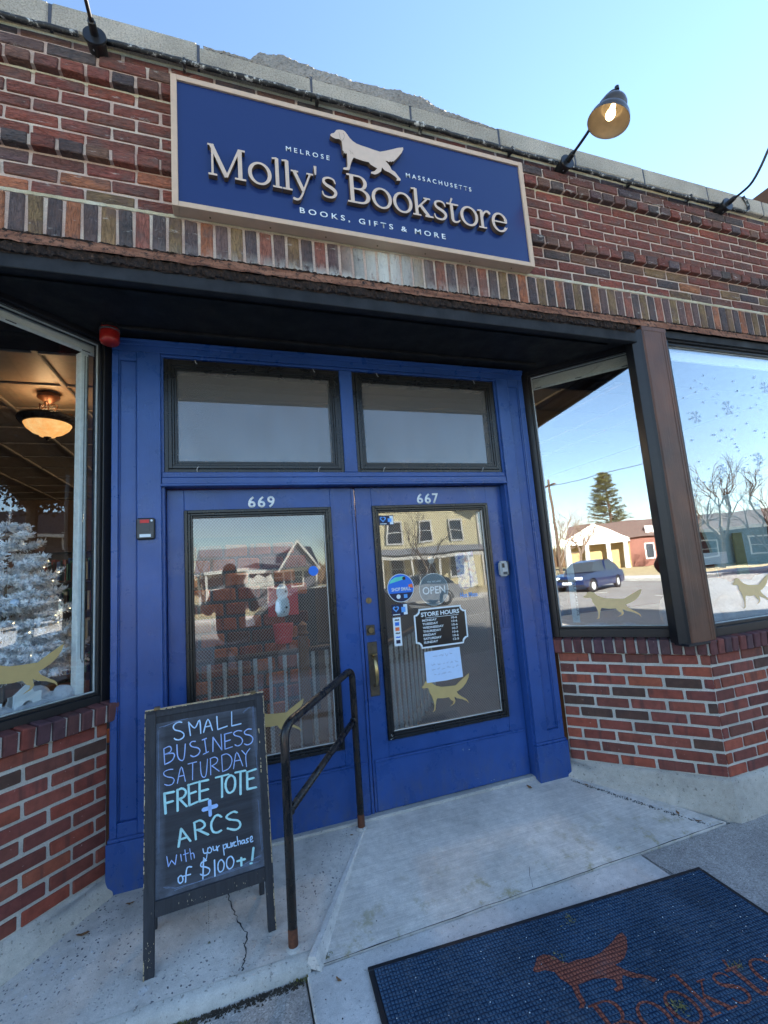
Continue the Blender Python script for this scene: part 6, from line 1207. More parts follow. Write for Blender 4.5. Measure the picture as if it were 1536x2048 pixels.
for x in (.03, .45): g = G(); g.box(x-.012, x+.012, .165, .19, .945, .955); g.build('hinge', M['brass'], sb)
# ------------------------------------------------------------------ handrail
hr = empty('handrail', (1.047, .06, .055), label='black painted steel pipe handrail with rust at the foot beside the chalkboard', cat='handrail')
A0 = Vector((1.047, .06, .05)); B0 = Vector((1.497, .62, .135)); O_ = Vector((1.047, .06, .055))
def arc(p, d0, d1, rad, n=8):
    """fillet of radius rad at p between incoming dir d0 and outgoing d1"""
    d0 = d0.normalized(); d1 = d1.normalized(); ang = d0.angle(d1); t = rad*math.tan(ang/2); a = p-d0*t; b = p+d1*t; out = []
    for i in range(n+1):
        u = i/n; out.append(a*(1-u)**2+p*2*u*(1-u)+b*u*u)
    return out
hb = B0-A0; hb.z = 0
TA = A0.copy(); TA.z = .920; TB = B0.copy(); TB.z = 1.005
HR_TOPS = (TA, TB)
rl = (TB-TA)
pts = [A0-O_]+[p-O_ for p in arc(TA, Vector((0, 0, 1)), rl, .075)]+[p-O_ for p in arc(TB, rl, Vector((0, 0, -1)), .055)]+[B0-O_]
def dense(pp, st_=.03):
    out = [pp[0]]
    for a, b in zip(pp[:-1], pp[1:]):
        n = max(1, int((b-a).length/st_))
        for i in range(1, n+1): out.append(a+(b-a)*i/n)
    return out
g = G(); g.smooth = True; g.tube(pts, .0195, 16); g.build('pipe', M['rail'], hr)
g = G(); g.smooth = True; pa = A0+Vector((0, 0, .515)); pb = B0+Vector((0, 0, .59)); g.tube([pa-O_, pb-O_], .0165, 14); g.build('brace', M['rail'], hr)
for p, r0 in ((A0, .0245), (B0, .0245)): g = G(); g.smooth = True; g.lathe([(r0-.0040, 0.0), (r0-.0044, .075), (r0-.0050, .08)], p-O_, (0, 0, 1), 16); g.build('rusty_foot', M['rustbase'], hr)
for p in (A0, B0): g = G(); g.smooth = True; g.lathe([(.035, .010), (.03, .016), (.0205, .020)], p-O_-Vector((0, 0, .006)), (0, 0, 1), 16); g.build('grout_collar', M['curb_conc'], hr)
for p, up in ((pa, 1), (pb, 1)): g = G(); g.smooth = True; g.lathe([(.0, -.006), (.020, -.004), (.0215, 0), (.020, .004), (0, .006)], p-O_+(pb-pa).normalized()*(.021 if p is pa else -.021), (pb-pa).normalized(), 14); g.build('weld', M['rail'], hr)
# ------------------------------------------------------------------ door mat
mt_ = empty('doormat', (1.316, -.096, .004), R_(-3.86), 'large dark blue doormat with a rust coloured dog and lettering on the sidewalk', 'doormat')
MW, MD = 1.668, .92
G().box(.022, MW-.022, -MD+.022, -.022, .0, .0105).build('carpet', M['mat'], mt_)
g = G(); g.box(0, MW, -.022, 0, 0, .0085); g.box(0, MW, -MD, -MD+.022, 0, .0085); g.box(0, .022, -MD+.022, -.022, 0, .0085); g.box(MW-.022, MW, -MD+.022, -.022, 0, .0085); g.build('rubber_border', M['rubber'], mt_, .003)
g = G(); g.prism([tuple(p) for p in DOG3], .0106, .0122, 'xy'); g.build('dog_print', M['matprint'], mt_)
fx_ = lambda X: .039+1.59*((X-.799)/1.646)
for ch, a, b in letters:
    lp, w = GL(ch, -.012 if ch != 't' else .006); a, b = fx_(a), fx_(b); sx = (b-a)/w; g = G(); g.prism([[(a+p[0]*sx, -.585+p[1]*.118) for p in l] for l in lp], .0106, .0122, 'xy'); g.build('letter_print', M['matprint'], mt_)
g = G(); r = random.Random(44)
for i in range(150):
    x, y = r.uniform(.03, MW-.03), r.uniform(-MD+.03, -.03); s_ = r.uniform(.0010, .0026); g.lathe([(0, 0), (s_, s_*.3), (s_*.6, s_), (0, s_*1.1)], (x, y, .0105), (r.uniform(-.3, .3), 0, 1), 5)
o = g.build('grit_crumbs', M['st_white'], mt_); o['kind'] = 'stuff'
g = G(); r = random.Random(45)
for cx, cy, n in ((.98, -.52, 90), (.88, -.07, 40), (1.30, -.47, 30), (.72, -.22, 25)):
    for i in range(n): x, y = cx+r.gauss(0, .014), cy+r.gauss(0, .012); t = r.uniform(0, 6.3); l = r.uniform(.004, .016); g.add([(x, y, .0125), (x+math.cos(t)*l, y+math.sin(t)*l, .0135+r.uniform(0, .006)), (x+math.cos(t+.2)*l*.8, y+math.sin(t+.2)*l*.8, .0125)], [(0, 1, 2)])
o = g.build('dried_grass_bits', plain('dried_grass', C8(128, 124, 78), .9, var=.4), mt_); o['kind'] = 'stuff'
M['leaf'] = plain('dry_brown_leaf', C8(132, 96, 62), .85, 0, .3)
r = random.Random(71)
for i, (x, y) in enumerate(((3.33, .06), (3.28, .14), (2.96, .50), (.36, .52), (1.42, .60), (.20, .42), (4.1, -.06), (2.60, .66-.06), (1.20, -.10))):
    z = (lz(y) if x < 1.3 and y > 0 else .215*y) if y > 0 else 0.0; a = r.uniform(0, 6.3); L = r.uniform(.016, .028); g = G(); n = 7; vs = []
    for q in range(n): t = q/(n-1); w_ = L*.38*math.sin(math.pi*min(1, t*1.05))**.7*(1.2 if q % 2 else .8); vs += [(L*(2*t-1), -w_, .002+.006*abs(t-.5)+.004*r.random()), (L*(2*t-1), w_, .002+.006*abs(t-.5)+.004*r.random())]
    g.add(vs, [(2*q, 2*q+2, 2*q+3, 2*q+1) for q in range(n-1)]); o = g.build('dry_leaf', M['leaf'], None, 0, loc=(x, y, z+.002), rot=(0, 0, a))
    tag(o, ['curled brown leaf at the foot of the right low wall near its corner', 'brown leaf lying at the right low wall a little inward from the corner', 'brown leaf at the inner end of the right low wall by the blue pilaster', 'brown leaf on the landing near the left blue pilaster base', 'brown leaf by the left door beside the rear handrail foot', 'brown leaf on the landing at the foot of the left low wall', 'brown leaf on the sidewalk under the front window', 'brown leaf on the ramp by the threshold of the right door', 'brown leaf on the pale slab beside the corner of the mat'][i], 'leaf', 'dry leaves on the concrete')
# pebbles and grit on the concrete
g = G(); r = random.Random(46)
for i in range(260):
    x, y = r.uniform(-.3, 4.2), r.uniform(-1.5, .55)
    if y > 0 and (x > 1.6+y and x > 2.9): continue
    zb = (lz(y) if x < 1.1 else .215*y) if y > 0 else .0
    if y <= 0 and 1.3 < x < 3: continue
    if y > 0 and x < .2: continue
    s_ = r.uniform(.001, .0035); g.lathe([(0, 0), (s_, s_*.3), (s_*.6, s_), (0, s_*1.1)], (x, y, zb), (r.uniform(-.3, .3), 0, 1), 5)
o = g.build('loose_grit', plain('dark_grit', C8(60, 60, 62), .9, var=.5)); o['kind'] = 'stuff'
# ------------------------------------------------------------------ across the street (seen in the glass)
M['clap_y'] = plain('pale_yellow_clapboard', C8(206, 196, 158), .8); M['clap_g'] = plain('grey_shingle_siding', C8(98, 98, 108), .85); M['clap_d'] = plain('dark_grey_siding', C8(70, 68, 66), .85); M['roof'] = plain('grey_asphalt_shingle', C8(104, 108, 116), .9); M['roof_b'] = plain('brown_shingle', C8(92, 76, 70), .9)
M['trimw'] = plain('white_house_trim', (.60, .60, .57, 1), .6); M['portico_in'] = plain('ochre_portico_wall', C8(150, 130, 90), .8); M['winglass'] = plain('dark_house_glass', (.03, .04, .05, 1), .1, 0, .1, 0); M['redbr'] = plain('red_house_brick', C8(112, 74, 64), .85)
def house(name, x, y, rz, w, d, h, rh, wall, roof, lab, wins, gable_front=True, clap=True, z=-.15, cat='house'):
    H = empty(name, (x, y, z), rz, lab, cat)
    G().box(-w/2, w/2, -d, 0, 0, h).build('wall', wall, H)
    if clap:
        g = G(); n = int(h/.16)
        for i in range(n): g.hexa([(-w/2, .0, i*.16), (w/2, .0, i*.16), (w/2, .028, i*.16), (-w/2, .028, i*.16)], [(-w/2, .0, i*.16+.155), (w/2, .0, i*.16+.155), (w/2, .006, i*.16+.155), (-w/2, .006, i*.16+.155)])
        o = g.build('siding', wall, H); o['kind'] = 'stuff'
    if gable_front:
        g = G(); g.prism([(-w/2, h), (w/2, h), (0, h+rh)], -d, .01); g.build('gable', wall, H)
        for s_ in (-1, 1): g = G(); g.hexa([(0, -d-.3, h+rh+.05), (0, .35, h+rh+.05), (s_*(w/2+.35), .35, h-.28), (s_*(w/2+.35), -d-.3, h-.28)], [(0, -d-.3, h+rh+.2), (0, .35, h+rh+.2), (s_*(w/2+.35), .35, h-.12), (s_*(w/2+.35), -d-.3, h-.12)]); g.build('roof', roof, H)
        for s_ in (-1, 1): g = G(); g.hexa([(0, .35, h+rh-.08), (0, .40, h+rh-.08), (s_*(w/2+.35), .40, h-.40), (s_*(w/2+.35), .35, h-.40)], [(0, .35, h+rh+.22), (0, .40, h+rh+.22), (s_*(w/2+.35), .40, h-.10), (s_*(w/2+.35), .35, h-.10)]); g.build('rake_board', M['trimw'], H)
    else:
        g = G(); g.prism([(.35, h-.1), (-d/2, h+rh), (-d-.35, h-.1)], -w/2-.3, w/2+.3, 'yz'); g.build('roof', roof, H); G().box(-w/2-.3, w/2+.3, .05, .4, h-.35, h-.08).build('eave_board', M['trimw'], H)
    for s_ in (-1, 1): G().box(s_*w/2-.08, s_*w/2+.08, 0, .05, 0, h).build('corner_board', M['trimw'], H)
    for (wx, wz, ww, wh) in wins:
        g = G(); frame(g, wx-ww/2-.12, wx+ww/2+.12, wz-.12, wz+wh+.14, .12, 0, .07); f = g.build('window', M['trimw'], H); G().box(wx-ww/2, wx+ww/2, .01, .03, wz, wz+wh).build('pane', M['winglass'], f); G().box(wx-ww/2, wx+ww/2, .03, .06, wz+wh/2-.03, wz+wh/2+.03).build('sash_bar', M['trimw'], f)
    return H
def refl_az(az, D, y0=.7, x0=.8): return (x0+math.tan(R_(az))*D, -D+y0)
h1 = house('grey_house', 2.6, -31, 0, 8.2, 9, 2.6, 1.9, M['clap_g'], M['roof'], 'grey shingled cottage with white gables and a porch across the street', [(2.6, 1.2, .7, 1.3), (1.2, 1.2, .7, 1.3)], gable_front=False)
g = G(); g.prism([(1.4, 2.5), (4.0, 2.5), (2.7, 4.5)], 0.0, .7); g.build('cross_gable', M['clap_g'], h1)
for s_, x1 in ((-1, 1.15), (1, 4.25)): g = G(); g.hexa([(2.7, .7, 4.42), (2.7, .8, 4.42), (x1, .8, 2.2), (x1, .7, 2.2)], [(2.7, .7, 4.68), (2.7, .8, 4.68), (x1, .8, 2.46), (x1, .7, 2.46)]); g.build('rake_board', M['trimw'], h1)
g = G(); g.box(-3.6, -.9, .1, 2.2, 2.45, 2.65); g.box(-3.6, -.9, .1, 2.2, .55, .65); g.build('porch_deck', M['trimw'], h1)
for x in (-3.5, -2.2, -.95): G().box(x-.07, x+.07, 2.0, 2.14, -.0, 2.45).build('porch_post', M['trimw'], h1)
for i in range(11): G().box(-3.4+i*.24, -3.36+i*.24, 2.05, 2.09, .65, 1.4).build('porch_baluster', M['trimw'], h1)
G().box(-3.6, -.9, 2.03, 2.11, 1.4, 1.46).build('porch_rail', M['trimw'], h1)
nb = empty('white_notice_board', (2.35, -29.5, 1.05), label='white scroll shaped notice board on the grey cottage lawn across the street', cat='sign'); G().prism([(-.9, 0), (.9, 0), (.95, .5), (.8, .95), (.4, .7), (0, 1.0), (-.4, .7), (-.8, .95), (-.95, .5)], -.04, .04).build('board', M['trimw'], nb); G().box(-.6, -.5, -.03, .03, -1.2, 0).build('post', M['trimw'], nb); G().box(.5, .6, -.03, .03, -1.2, 0).build('post', M['trimw'], nb)
h2 = house('yellow_house', 15.8, -30, 0, 9.5, 10, 6.4, 2.6, M['clap_y'], M['roof'], 'two-storey pale yellow clapboard house across the street', [(-2.9, 1.0, 1.0, 1.7), (-.6, 1.0, 1.0, 1.7), (2.4, 1.0, 1.0, 1.7), (-2.9, 3.9, 1.0, 1.6), (-.2, 3.9, 1.0, 1.6), (2.6, 3.9, 1.0, 1.6)])
g = G(); g.hexa([(-4.9, .05, 2.95), (4.9, .05, 2.95), (4.9, 2.0, 2.75), (-4.9, 2.0, 2.75)], [(-4.9, .05, 3.45), (4.9, .05, 3.45), (4.9, 2.1, 2.9), (-4.9, 2.1, 2.9)]); g.build('porch_roof', M['roof'], h2); G().box(-4.9, 4.9, 1.9, 2.0, 2.5, 2.74).build('porch_beam', M['trimw'], h2)
for x in (-4.7, -2.4, 0, 2.4, 4.7): G().box(x-.08, x+.08, 1.85, 2.0, 0, 2.5).build('porch_post', M['trimw'], h2)
G().box(-.5, .5, .0, .06, .1, 2.2).build('door', M['winglass'], h2)
h3 = house('dark_house', 46, -9.2, R_(78), 9, 9, 7.3, 2.6, M['clap_d'], M['roof_b'], 'dark sided house with a white framed upper window far along the street to the right', [(-1.0, 5.9, 1.5, 2.6-1.2), (2.6, 5.9, 1.5, 1.4), (-1.2, 1.6, 1.9, 2.6), (2.4, 1.6, 1.9, 2.6)], gable_front=False)
h4 = house('brown_shingled_house', 45, -30, R_(56), 15, 12, 3.6, 1.7, M['clap_d'], M['roof_b'], 'long low brown shingled building behind bare trees far to the right across the street', [(-4, .9, 1.4, 1.5), (0, .9, 1.4, 1.5), (4, .9, 1.4, 1.5)], gable_front=False)
# white columned building, seen small in the angled window
h5 = empty('columned_hall', (-49.5, -35.2, -.2), R_(-50), 'white building with a columned portico and pediment far across the street to the left', 'building')
G().box(-4, 22, -12, -2.2, 0, 4.0).build('wall', M['redbr'], h5); g = G(); g.prism([(-1.6, 3.95), (-7.1, 6.6), (-12.6, 3.95)], -4.2, 22.4, 'yz'); g.build('roof', M['roof_b'], h5)
g = G(); g.prism([(-4.2, 3.9), (4.2, 3.9), (0, 6.2)], -8, .2); g.build('pediment', M['trimw'], h5); G().box(-4.1, 4.1, -2.2, .1, 3.45, 3.9).build('entablature', M['trimw'], h5); G().box(-4, 4, -2.2, -2.0, 0, 3.45).build('portico_wall', M['portico_in'], h5)
for x in (-3.6, -1.3, 1.3, 3.6): g = G(); g.smooth = True; g.lathe([(.34, 0), (.32, .2), (.28, 3.2), (.36, 3.45)], (x, -.2, 0), n=14); g.build('column', M['trimw'], h5)
for i in range(6): x = 6+i*2.7; g = G(); frame(g, x-.55, x+.55, .9, 2.9, .12, -2.2, -2.1); f = g.build('window', M['trimw'], h5); G().box(x-.43, x+.43, -2.18, -2.15, 1.02, 2.78).build('pane', M['winglass'], f)
for i in range(3): x = 6.5+i*4; G().box(x-.7, x+.7, -4.2, -2.8, 4.3, 5.5).build('dormer', M['trimw'], h5)
# red brick shops further along on the far left
h6 = empty('brick_shop_row', (-27, -40, -.2), R_(-32), 'red brick shop row with a dark sign across the street to the left', 'building'); G().box(-3, 7, -8, 0, 0, 3.8).build('wall', M['redbr'], h6); G().box(-3, 7, 0, .15, 2.6, 3.3).build('sign_band', M['black'], h6)
for i in range(3): G().box(-2.3+i*3, -.2+i*3, .0, .06, .5, 2.4).build('shop_window', M['winglass'], h6)
# trees
M['bark_t'] = plain('grey_brown_bark', C8(104, 90, 78), .95); M['bark_d'] = plain('pine_bark', C8(72, 58, 46), .95)
def bare_tree(x, y, h, seed, lab, group='bare trees across the street', lv=6):
    r = random.Random(seed); t = empty('bare_tree', (x, y, -.2), label=lab, cat='tree', group=group); g = G(); g2 = G()
    def br(p, d, L, rad, lev, G_):
        n = 3; pts = [p]; dd = d.copy()
        for i in range(n): dd = (dd+Vector((r.gauss(0, .10), r.gauss(0, .10), r.gauss(.03, .06)))).normalized(); pts.append(pts[-1]+dd*L/n)
        G_.tube(pts, [rad*(1-.45*i/n) for i in range(n+1)], 5 if lev > 3 else 3, cap=False)
        if lev == 0: return
        for k_ in range(3 if lev > 1 else 4):
            u = r.uniform(.35, 1.0) if k_ else 1.0; q = pts[min(n, max(1, int(round(u*n))))]; a = dd.orthogonal().normalized(); a.rotate(Matrix.Rotation(r.uniform(0, 6.28), 3, dd)); br(q, (dd*1.0+a*r.uniform(.45, .95)+Vector((0, 0, .12))).normalized(), L*r.uniform(.62, .8), rad*.55, lev-1, g2)
    br(Vector((0, 0, 0)), Vector((0, 0, 1)), h*.30, h*.02, lv, g); g.build('trunk', M['bark_t'], t); o = g2.build('branches', M['bark_t'], t); return t
k_ = 0
for az, D, h, sd_ in ((56.5, 46, 11.5, 1), (60.5, 42, 10.5, 2), (53, 52, 9, 3), (-58.5, 46, 9, 4), (-47.5, 56, 7, 5), (-56.5, 52, 10, 6), (66, 40, 9, 8), (12.5, 30, 6.5, 9), (26.5, 27, 6.8, 10), (-3.5, 30, 6, 11)):
    x, y = refl_az(az, D*math.cos(R_(abs(az)))); bare_tree(x, y, h, sd_, ['tall leafless spreading tree reflected in the front window', 'leafless tree at the far right of the far side', 'small leafless tree beside the brown building', 'leafless tree left of the columned hall', 'small leafless tree before the brick shops', 'leafless tree furthest left across the street', 'leafless tree near the dark house', 'leafless tree between the grey and yellow houses', 'leafless tree in front of the yellow house', 'leafless tree by the porch of the grey house'][k_], lv=5); k_ += 1
def pine(x, y, h, lab):
    t = empty('pine_tree', (x, y, -.2), label=lab, cat='tree'); r = random.Random(5); g = G(); g.tube([(0, 0, 0), (.1, 0, h*.5), (0, 0, h)], [h*.022, h*.014, .02], 7); g.build('trunk', M['bark_d'], t); g = G(); g2 = G()
    for i in range(34):
        z = h*(.22+.76*i/34); R0 = h*.30*(1-(z/h))**.65*(1.0 if z > h*.3 else .8)+.25
        for q in range(8):
            a = r.uniform(0, 6.28); L = R0*r.uniform(.55, 1.1); d = Vector((math.cos(a), math.sin(a), r.uniform(.05, .35))); g2.tube([(0, 0, z), tuple(Vector((0, 0, z))+d*L)], [.045, .015], 3, False)
            for c_ in range(7):
                u = r.uniform(.4, 1.05); p = Vector((0, 0, z))+d*L*u
                for n_ in range(16):
                    v = Vector((r.gauss(0, 1), r.gauss(0, 1), r.gauss(.3, .7))).normalized()*r.uniform(.16, .42); w_ = v.orthogonal().normalized()*.035; b_ = p+Vector((r.gauss(0, .18), r.gauss(0, .18), r.gauss(0, .08))); g.add([b_-w_, b_+w_, b_+v], [(0, 1, 2)])
    g.build('needles', M['needle'], t); g2.build('limbs', M['bark_d'], t); return t
k = NT('pine_needles'); n = k.noise(k.world(), .9, 4); M['needle'] = k.fin(k.ramp(n, [(.35, (.05, .065, .025, 1)), (.65, (.16, .16, .06, 1))]), .8)
x, y = refl_az(-53.0, 88*math.cos(R_(53))); pine(x, y, 17.5, 'tall dark green pine tree across the street, reflected in the angled right window')
# hedge-like woodland on the horizon
k = NT('winter_woodland'); n = k.noise(k.world(), .35, 5, .7); M['wood_far'] = k.fin(k.ramp(n, [(.35, C8(84, 70, 56)), (.6, C8(130, 104, 76)), (.75, C8(110, 112, 80))]), .95)
g = G(); r = random.Random(88)
for i in range(2600):
    a = r.uniform(-74, 80); D = r.uniform(85, 105); x = math.sin(R_(a))*D; y = -math.cos(R_(a))*D; h = r.uniform(.5, 1.0)*(4.5+2.2*math.sin(a*.21)+1.2*math.sin(a*.9)); w_ = r.uniform(.25, .9); t = r.uniform(-.3, .3)
    g.add([(x-w_, y+t, 0), (x+w_, y-t, 0), (x+w_*.5+t, y, h*.8), (x+t*2, y, h), (x-w_*.6, y, h*.7)], [(0, 1, 2, 3, 4)])
o = g.build('far_woodland', M['wood_far']); o['kind'] = 'stuff'
# utility poles with a wire
for x in (-30, 24): p = empty('utility_pole', (x, -18.4, -.1), label='wooden utility pole %s across the street' % ('far to the left' if x < 0 else 'far to the right'), cat='pole'); g = G(); g.tube([(0, 0, 0), (0, 0, 8.6)], [.14, .1], 8); g.build('shaft', M['bark_d'], p); G().box(-1.0, 1.0, -.06, .06, 7.9, 8.05).build('cross_arm', M['bark_d'], p)
g = G(); g.tube([(-30+54*t, -18.4, 7.8-1.1*math.sin(math.pi*t)) for t in np.linspace(0, 1, 20)], .02, 4); w = g.build('overhead_wire', M['black']); tag(w, 'sagging overhead wire between the utility poles', 'wire')
# cars
def car(x, y, rz, col, lab, z=-.15):
    c = empty('parked_car', (x, y, z), rz, lab, 'car', 'cars on the street')
    paint = NT('car_paint_'+col[0]); paint = paint.fin(col[1], .22, None, .35); paint.node_tree.nodes['Principled BSDF'].inputs['Coat Weight'].default_value = .6
    low = [(-2.2, .42), (-2.22, .62), (-2.1, .82), (-1.3, .92), (-.55, .98), (1.75, .98), (2.15, .90), (2.22, .6), (2.2, .35), (1.75, .28)]
    def arch(cx): return [(cx+.38, .28)]+[(cx+.38*math.cos(t), .32+.38*math.sin(t)) for t in np.linspace(.2, math.pi-.2, 7)]+[(cx-.38, .28)]
    outline = low+arch(1.35)+arch(-1.4)+[(-2.0, .28)]
    g = G(); g.smooth = False; g.prism(outline, -.86, .86); g.v = [(a, b*(1-.06*max(0, (c_-.6))/.4) if True else b, c_) for a, b, c_ in g.v]; g.build('body', paint, c, .03, 2)
    cab = [(-1.15, .95), (-.55, 1.40), (.1, 1.50), (1.1, 1.47), (1.7, 1.22), (1.95, .97)]
    g = G(); g.prism(cab, -.74, .74); g.v = [(a, b*(1-.22*max(0, c_-.95)/.55), c_) for a, b, c_ in g.v]; g.build('glasshouse', M['winglass'], c, .02)
    g = G(); g.prism([(-.5, 1.41), (.1, 1.508), (1.1, 1.478), (1.2, 1.45), (.1, 1.48), (-.5, 1.39)], -.62, .62); g.build('roof', paint, c, .01)
    for s_ in (-1, 1):
        G().box(.15, .21, s_*.70-.03, s_*.70+.03, .97, 1.46).build('pillar', paint, c)
        for wx in (-1.4, 1.35):
            g = G(); g.smooth = True; g.lathe([(.2, -.1), (.31, -.1), (.33, -.07), (.33, .07), (.31, .1), (.2, .1)], (wx, s_*.76, .33), (0, 1, 0), 22); wv = g.build('wheel', M['rubber'], c); g = G(); g.lathe([(0, s_*.095), (.19, s_*.085), (.2, s_*.06)], (wx, s_*.76, .33), (0, 1, 0), 16); g.build('rim', M['grey'], wv)
        G().box(-2.22, -2.12, s_*.62-.18, s_*.62+.18, .64, .78).build('headlight', M['st_white'], c, .02); G().box(2.13, 2.2, s_*.62-.16, s_*.62+.16, .68, .86).build('tail_light', M['redl'], c, .02)
    G().box(-2.26, -2.2, -.26, .26, .42, .54).build('number_plate', M['st_white'], c); G().box(-2.235, -2.18, -.5, .5, .56, .7).build('grille', M['black'], c, .01); return c
x, y = refl_az(-50.2, 15.5*1.0); 
car(-15.5, -11.6, R_(-120), ('blue', C8(16, 40, 84)), 'blue car turning on the street to the left, reflected in the angled right window'); car(8.6, -16.2, 0, ('silver', (.4, .42, .44, 1)), 'silver car parked across the street in front of the yellow house'); car(34, -6.0, 0, ('white', (.7, .7, .7, 1)), 'white car far along the street to the right')
car(3.1, -5.9, R_(180), ('dark', (.03, .035, .045, 1)), 'dark car parked at the near kerb right of the photographer')
# neighbour roof corner over the coping; tall block added to shade the ground
nbh = empty('neighbour_and_shade_block', (20, 1, 0), label='dark neighbouring roof corner beyond the coping at the right edge, with a tall brick block added to shade the ground', cat='building'); G().box(-7.5, 12, -1.3, .9, -.2, 9.6).build('wall', M['plain_brick'], nbh); G().box(-11, -7.6, .60, 1.2, 4.5, 7.10).build('side_roof', M['bark_d'], nbh); g = G(); g.prism([(-7.6, 9.5), (2.2, 11.5), (12.5, 9.5)], -1.4, 1.0); g.build('roof', M['roof_b'], nbh)
for i in range(5):
    for zz in (1.0, 4.2, 7.0): x = -5.6+i*4; g = G(); frame(g, x-.65, x+.65, zz, zz+1.8, .1, -1.36, -1.29); f = g.build('window', M['trimw'], nbh); G().box(x-.55, x+.55, -1.33, -1.31, zz+.1, zz+1.7).build('pane', M['winglass'], f)
# brown-leaved oak added out of view so the left glass reflects a dark mass
M['oakleaf'] = plain('withered_oak_leaves', C8(84, 62, 44), .9, 0, .35)
tk = empty('added_oak_tree', (18.5, -3.7, -.1), label='big brown-leaved oak added out of view at the near kerb to darken the left window reflection', cat='tree'); g = G(); g.tube([(0, 0, 0), (.05, 0, 2), (0, .1, 5.4), (0, 0, 10)], [.26, .21, .17, .06], 8); g.build('trunk', M['bark_t'], tk); r = random.Random(19); g = G(); g2 = G(); cl_ = []
for i in range(70):
    v = Vector((r.gauss(0, 1), r.gauss(0, 1), r.gauss(0, 1))).normalized()*r.uniform(.5, 1)**.5; cl_.append(Vector((v.x*2.4, v.y*2.1, 9.4+v.z*4.3)))
for c_ in cl_:
    g2.tube([(0, 0, max(5.0, c_.z*.6)), tuple((c_+Vector((0, 0, max(5.0, c_.z*.6))))*.5), tuple(c_)], [.06, .04, .015], 4, False)
    for q in range(520):
        v = Vector((r.gauss(0, .45), r.gauss(0, .45), r.gauss(0, .38)))+c_; d = Vector((r.gauss(0, 1), r.gauss(0, 1), r.gauss(0, 1))).normalized()*.085; w_ = d.orthogonal().normalized()*.05; g.add([v-d, v+w_, v+d, v-w_], [(0, 1, 2, 3)])
g.build('leaves', M['oakleaf'], tk); g2.build('branches', M['bark_t'], tk)
# ------------------------------------------------------------------ the photographer, seen only in the door glass
ph = empty('photographer', (.80, -2.45, -.01), label='person in dark padded jacket and cap holding up a phone on the sidewalk', cat='person')
M['jacket'] = plain('dark_padded_jacket', (.02, .024, .035, 1), .5, 0, .3, .8, 12); M['jeans'] = plain('dark_jeans', (.03, .04, .07, 1), .8); M['skin'] = plain('skin', C8(205, 150, 125), .55); M['cap'] = plain('dark_cap', (.015, .016, .02, 1), .8); M['shoe'] = plain('dark_shoes', (.02, .02, .02, 1), .6)
def skin(name, verts, edges, rad, mat, parent, sub=2, root=0):
    me = bpy.data.meshes.new(name); me.from_pydata([Vector(v) for v in verts], edges, []); o = bpy.data.objects.new(name, me); COL.objects.link(o); o.parent = parent
    o.modifiers.new('s', 'SKIN')
    for i, v in enumerate(me.skin_vertices[0].data): rr_ = rad[i]; v.radius = rr_ if isinstance(rr_, tuple) else (rr_, rr_); v.use_root = (i == root)
    md = o.modifiers.new('sub', 'SUBSURF'); md.levels = sub; md.render_levels = sub; o.modifiers['s'].use_smooth_shade = True
    me.materials.append(mat); return o
# jacketed torso and arms as one surface; faces +Y, phone held just behind the lens position
V = [(0, 0, .84), (0, .0, 1.10), (0, .01, 1.30), (0, .0, 1.44), (0, .0, 1.52),
     (-.17, 0, 1.43), (-.26, .08, 1.24), (-.17, .27, 1.38), (-.03, .33, 1.50), (.19, 0, 1.43), (.28, .08, 1.24), (.24, .26, 1.38), (.14, .33, 1.50)]
E_ = [(0, 1), (1, 2), (2, 3), (3, 4), (3, 5), (5, 6), (6, 7), (7, 8), (3, 9), (9, 10), (10, 11), (11, 12)]
skin('jacket', V, E_, [(.175, .14), (.175, .135), (.19, .14), (.15, .11), .065, .085, .065, .055, .038, .085, .065, .055, .038], M['jacket'], ph)
V = [(0, 0, .92), (-.10, 0, .82), (-.12, .01, .47), (-.12, -.02, .09), (.10, 0, .82), (.12, .01, .47), (.12, -.02, .09)]
skin('trousers', V, [(0, 1), (1, 2), (2, 3), (0, 4), (4, 5), (5, 6)], [(.16, .12), .10, .07, .055, .10, .07, .055], M['jeans'], ph)
for s_ in (-1, 1): skin('shoe', [(s_*.12, -.06, .05), (s_*.12, .03, .05), (s_*.13, .15, .035)], [(0, 1), (1, 2)], [.045, .05, .035], M['shoe'], ph, 1)
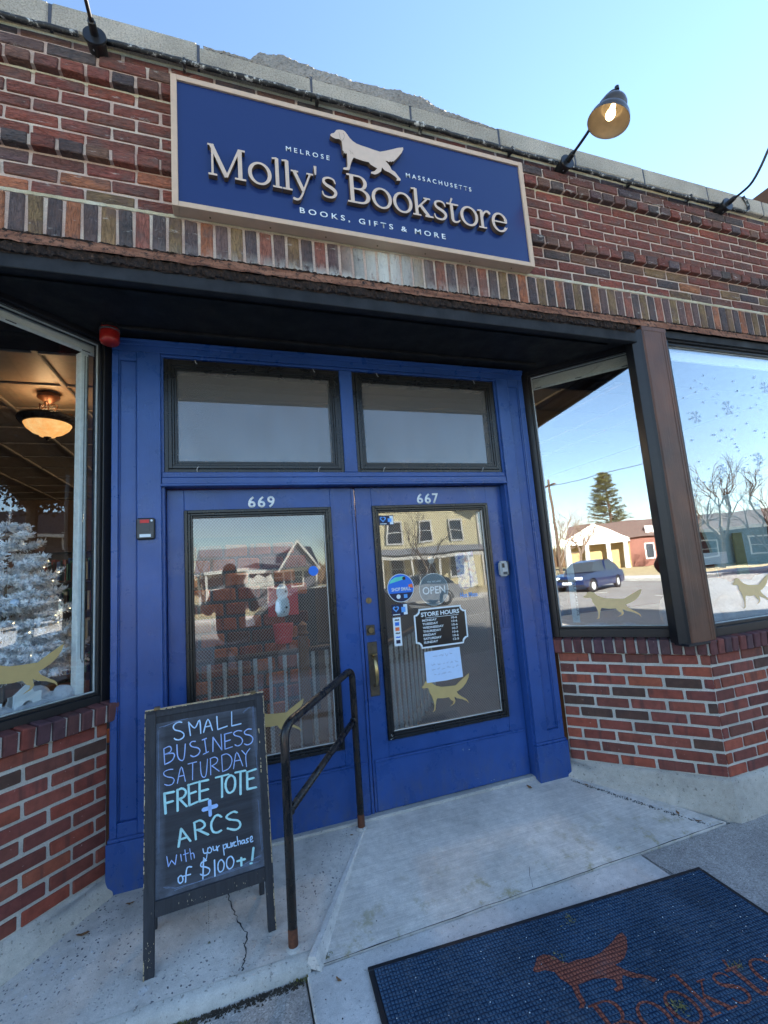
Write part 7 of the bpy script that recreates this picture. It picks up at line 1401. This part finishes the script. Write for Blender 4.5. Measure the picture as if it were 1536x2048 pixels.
g = G(); g.smooth = True; g.lathe([(0, -.125), (.045, -.115), (.068, -.07), (.078, -.01), (.080, .04), (.070, .09), (.04, .12), (0, .128)], (0, .02, 1.665), (0, 0, 1), 24, 1, .9); hd = g.build('head', M['skin'], ph)
g = G(); g.smooth = True; g.lathe([(.084, .02), (.086, .06), (.074, .105), (.04, .135), (0, .142)], (0, .02, 1.665), (0, 0, 1), 24, 1, .95); g.prism([(.06*math.cos(t), .08+.09*math.sin(t)) for t in np.linspace(0, math.pi, 12)], 1.685, 1.694, 'xy'); g.build('cap', M['cap'], ph)
g = G(); g.smooth = True; g.lathe([(0, -.012), (.012, -.006), (.010, .016), (0, .026)], (0, .10, 1.66), (0, 0, 1), 8); g.build('nose', M['skin'], hd)
for s_ in (-1, 1): g = G(); g.smooth = True; g.lathe([(0, -.008), (.011, 0), (0, .008)], (s_*.03, .088, 1.675), (0, 1, 0), 8); g.build('eye', M['black'], hd); g = G(); g.smooth = True; g.lathe([(0, -.03), (.012, 0), (0, .03)], (s_*.083, .015, 1.66), (0, 0, 1), 8); g.build('ear', M['skin'], hd)
def hand(px, side):
    skin('hand', [(px, .33, 1.49), (px+side*.0, .352, 1.53), (px+side*.0, .352, 1.56)], [(0, 1), (1, 2)], [.024, (.034, .016), (.034, .014)], M['skin'], ph, 1)
    for i in range(4): skin('finger', [(px+side*(-.012), .352, 1.515+i*.019), (px-side*.045, .364, 1.520+i*.019), (px-side*.058, .376, 1.522+i*.019)], [(0, 1), (1, 2)], [.009, .0085, .007], M['skin'], ph, 1)
    skin('thumb', [(px, .345, 1.51), (px-side*.03, .335, 1.535), (px-side*.05, .34, 1.55)], [(0, 1), (1, 2)], [.011, .010, .008], M['skin'], ph, 1)
hand(-.02, -1); hand(.14, 1)
phn = empty('mobile_phone', (.8632, -2.085, 1.560), label='black mobile phone held up by the person in the padded jacket', cat='phone'); G().box(-.038, .038, -.008, .0, -.078, .078).build('body', M['black'], phn, .006, 2); g = G(); g.lathe([(0, 0), (.008, 0), (.009, .002), (.009, .003)], (.0, .0, .0), (0, 1, 0), 14); g.build('lens', M['dgrey'], phn)
for c_ in list(COL.objects):
    pass
bpy.context.view_layer.update()
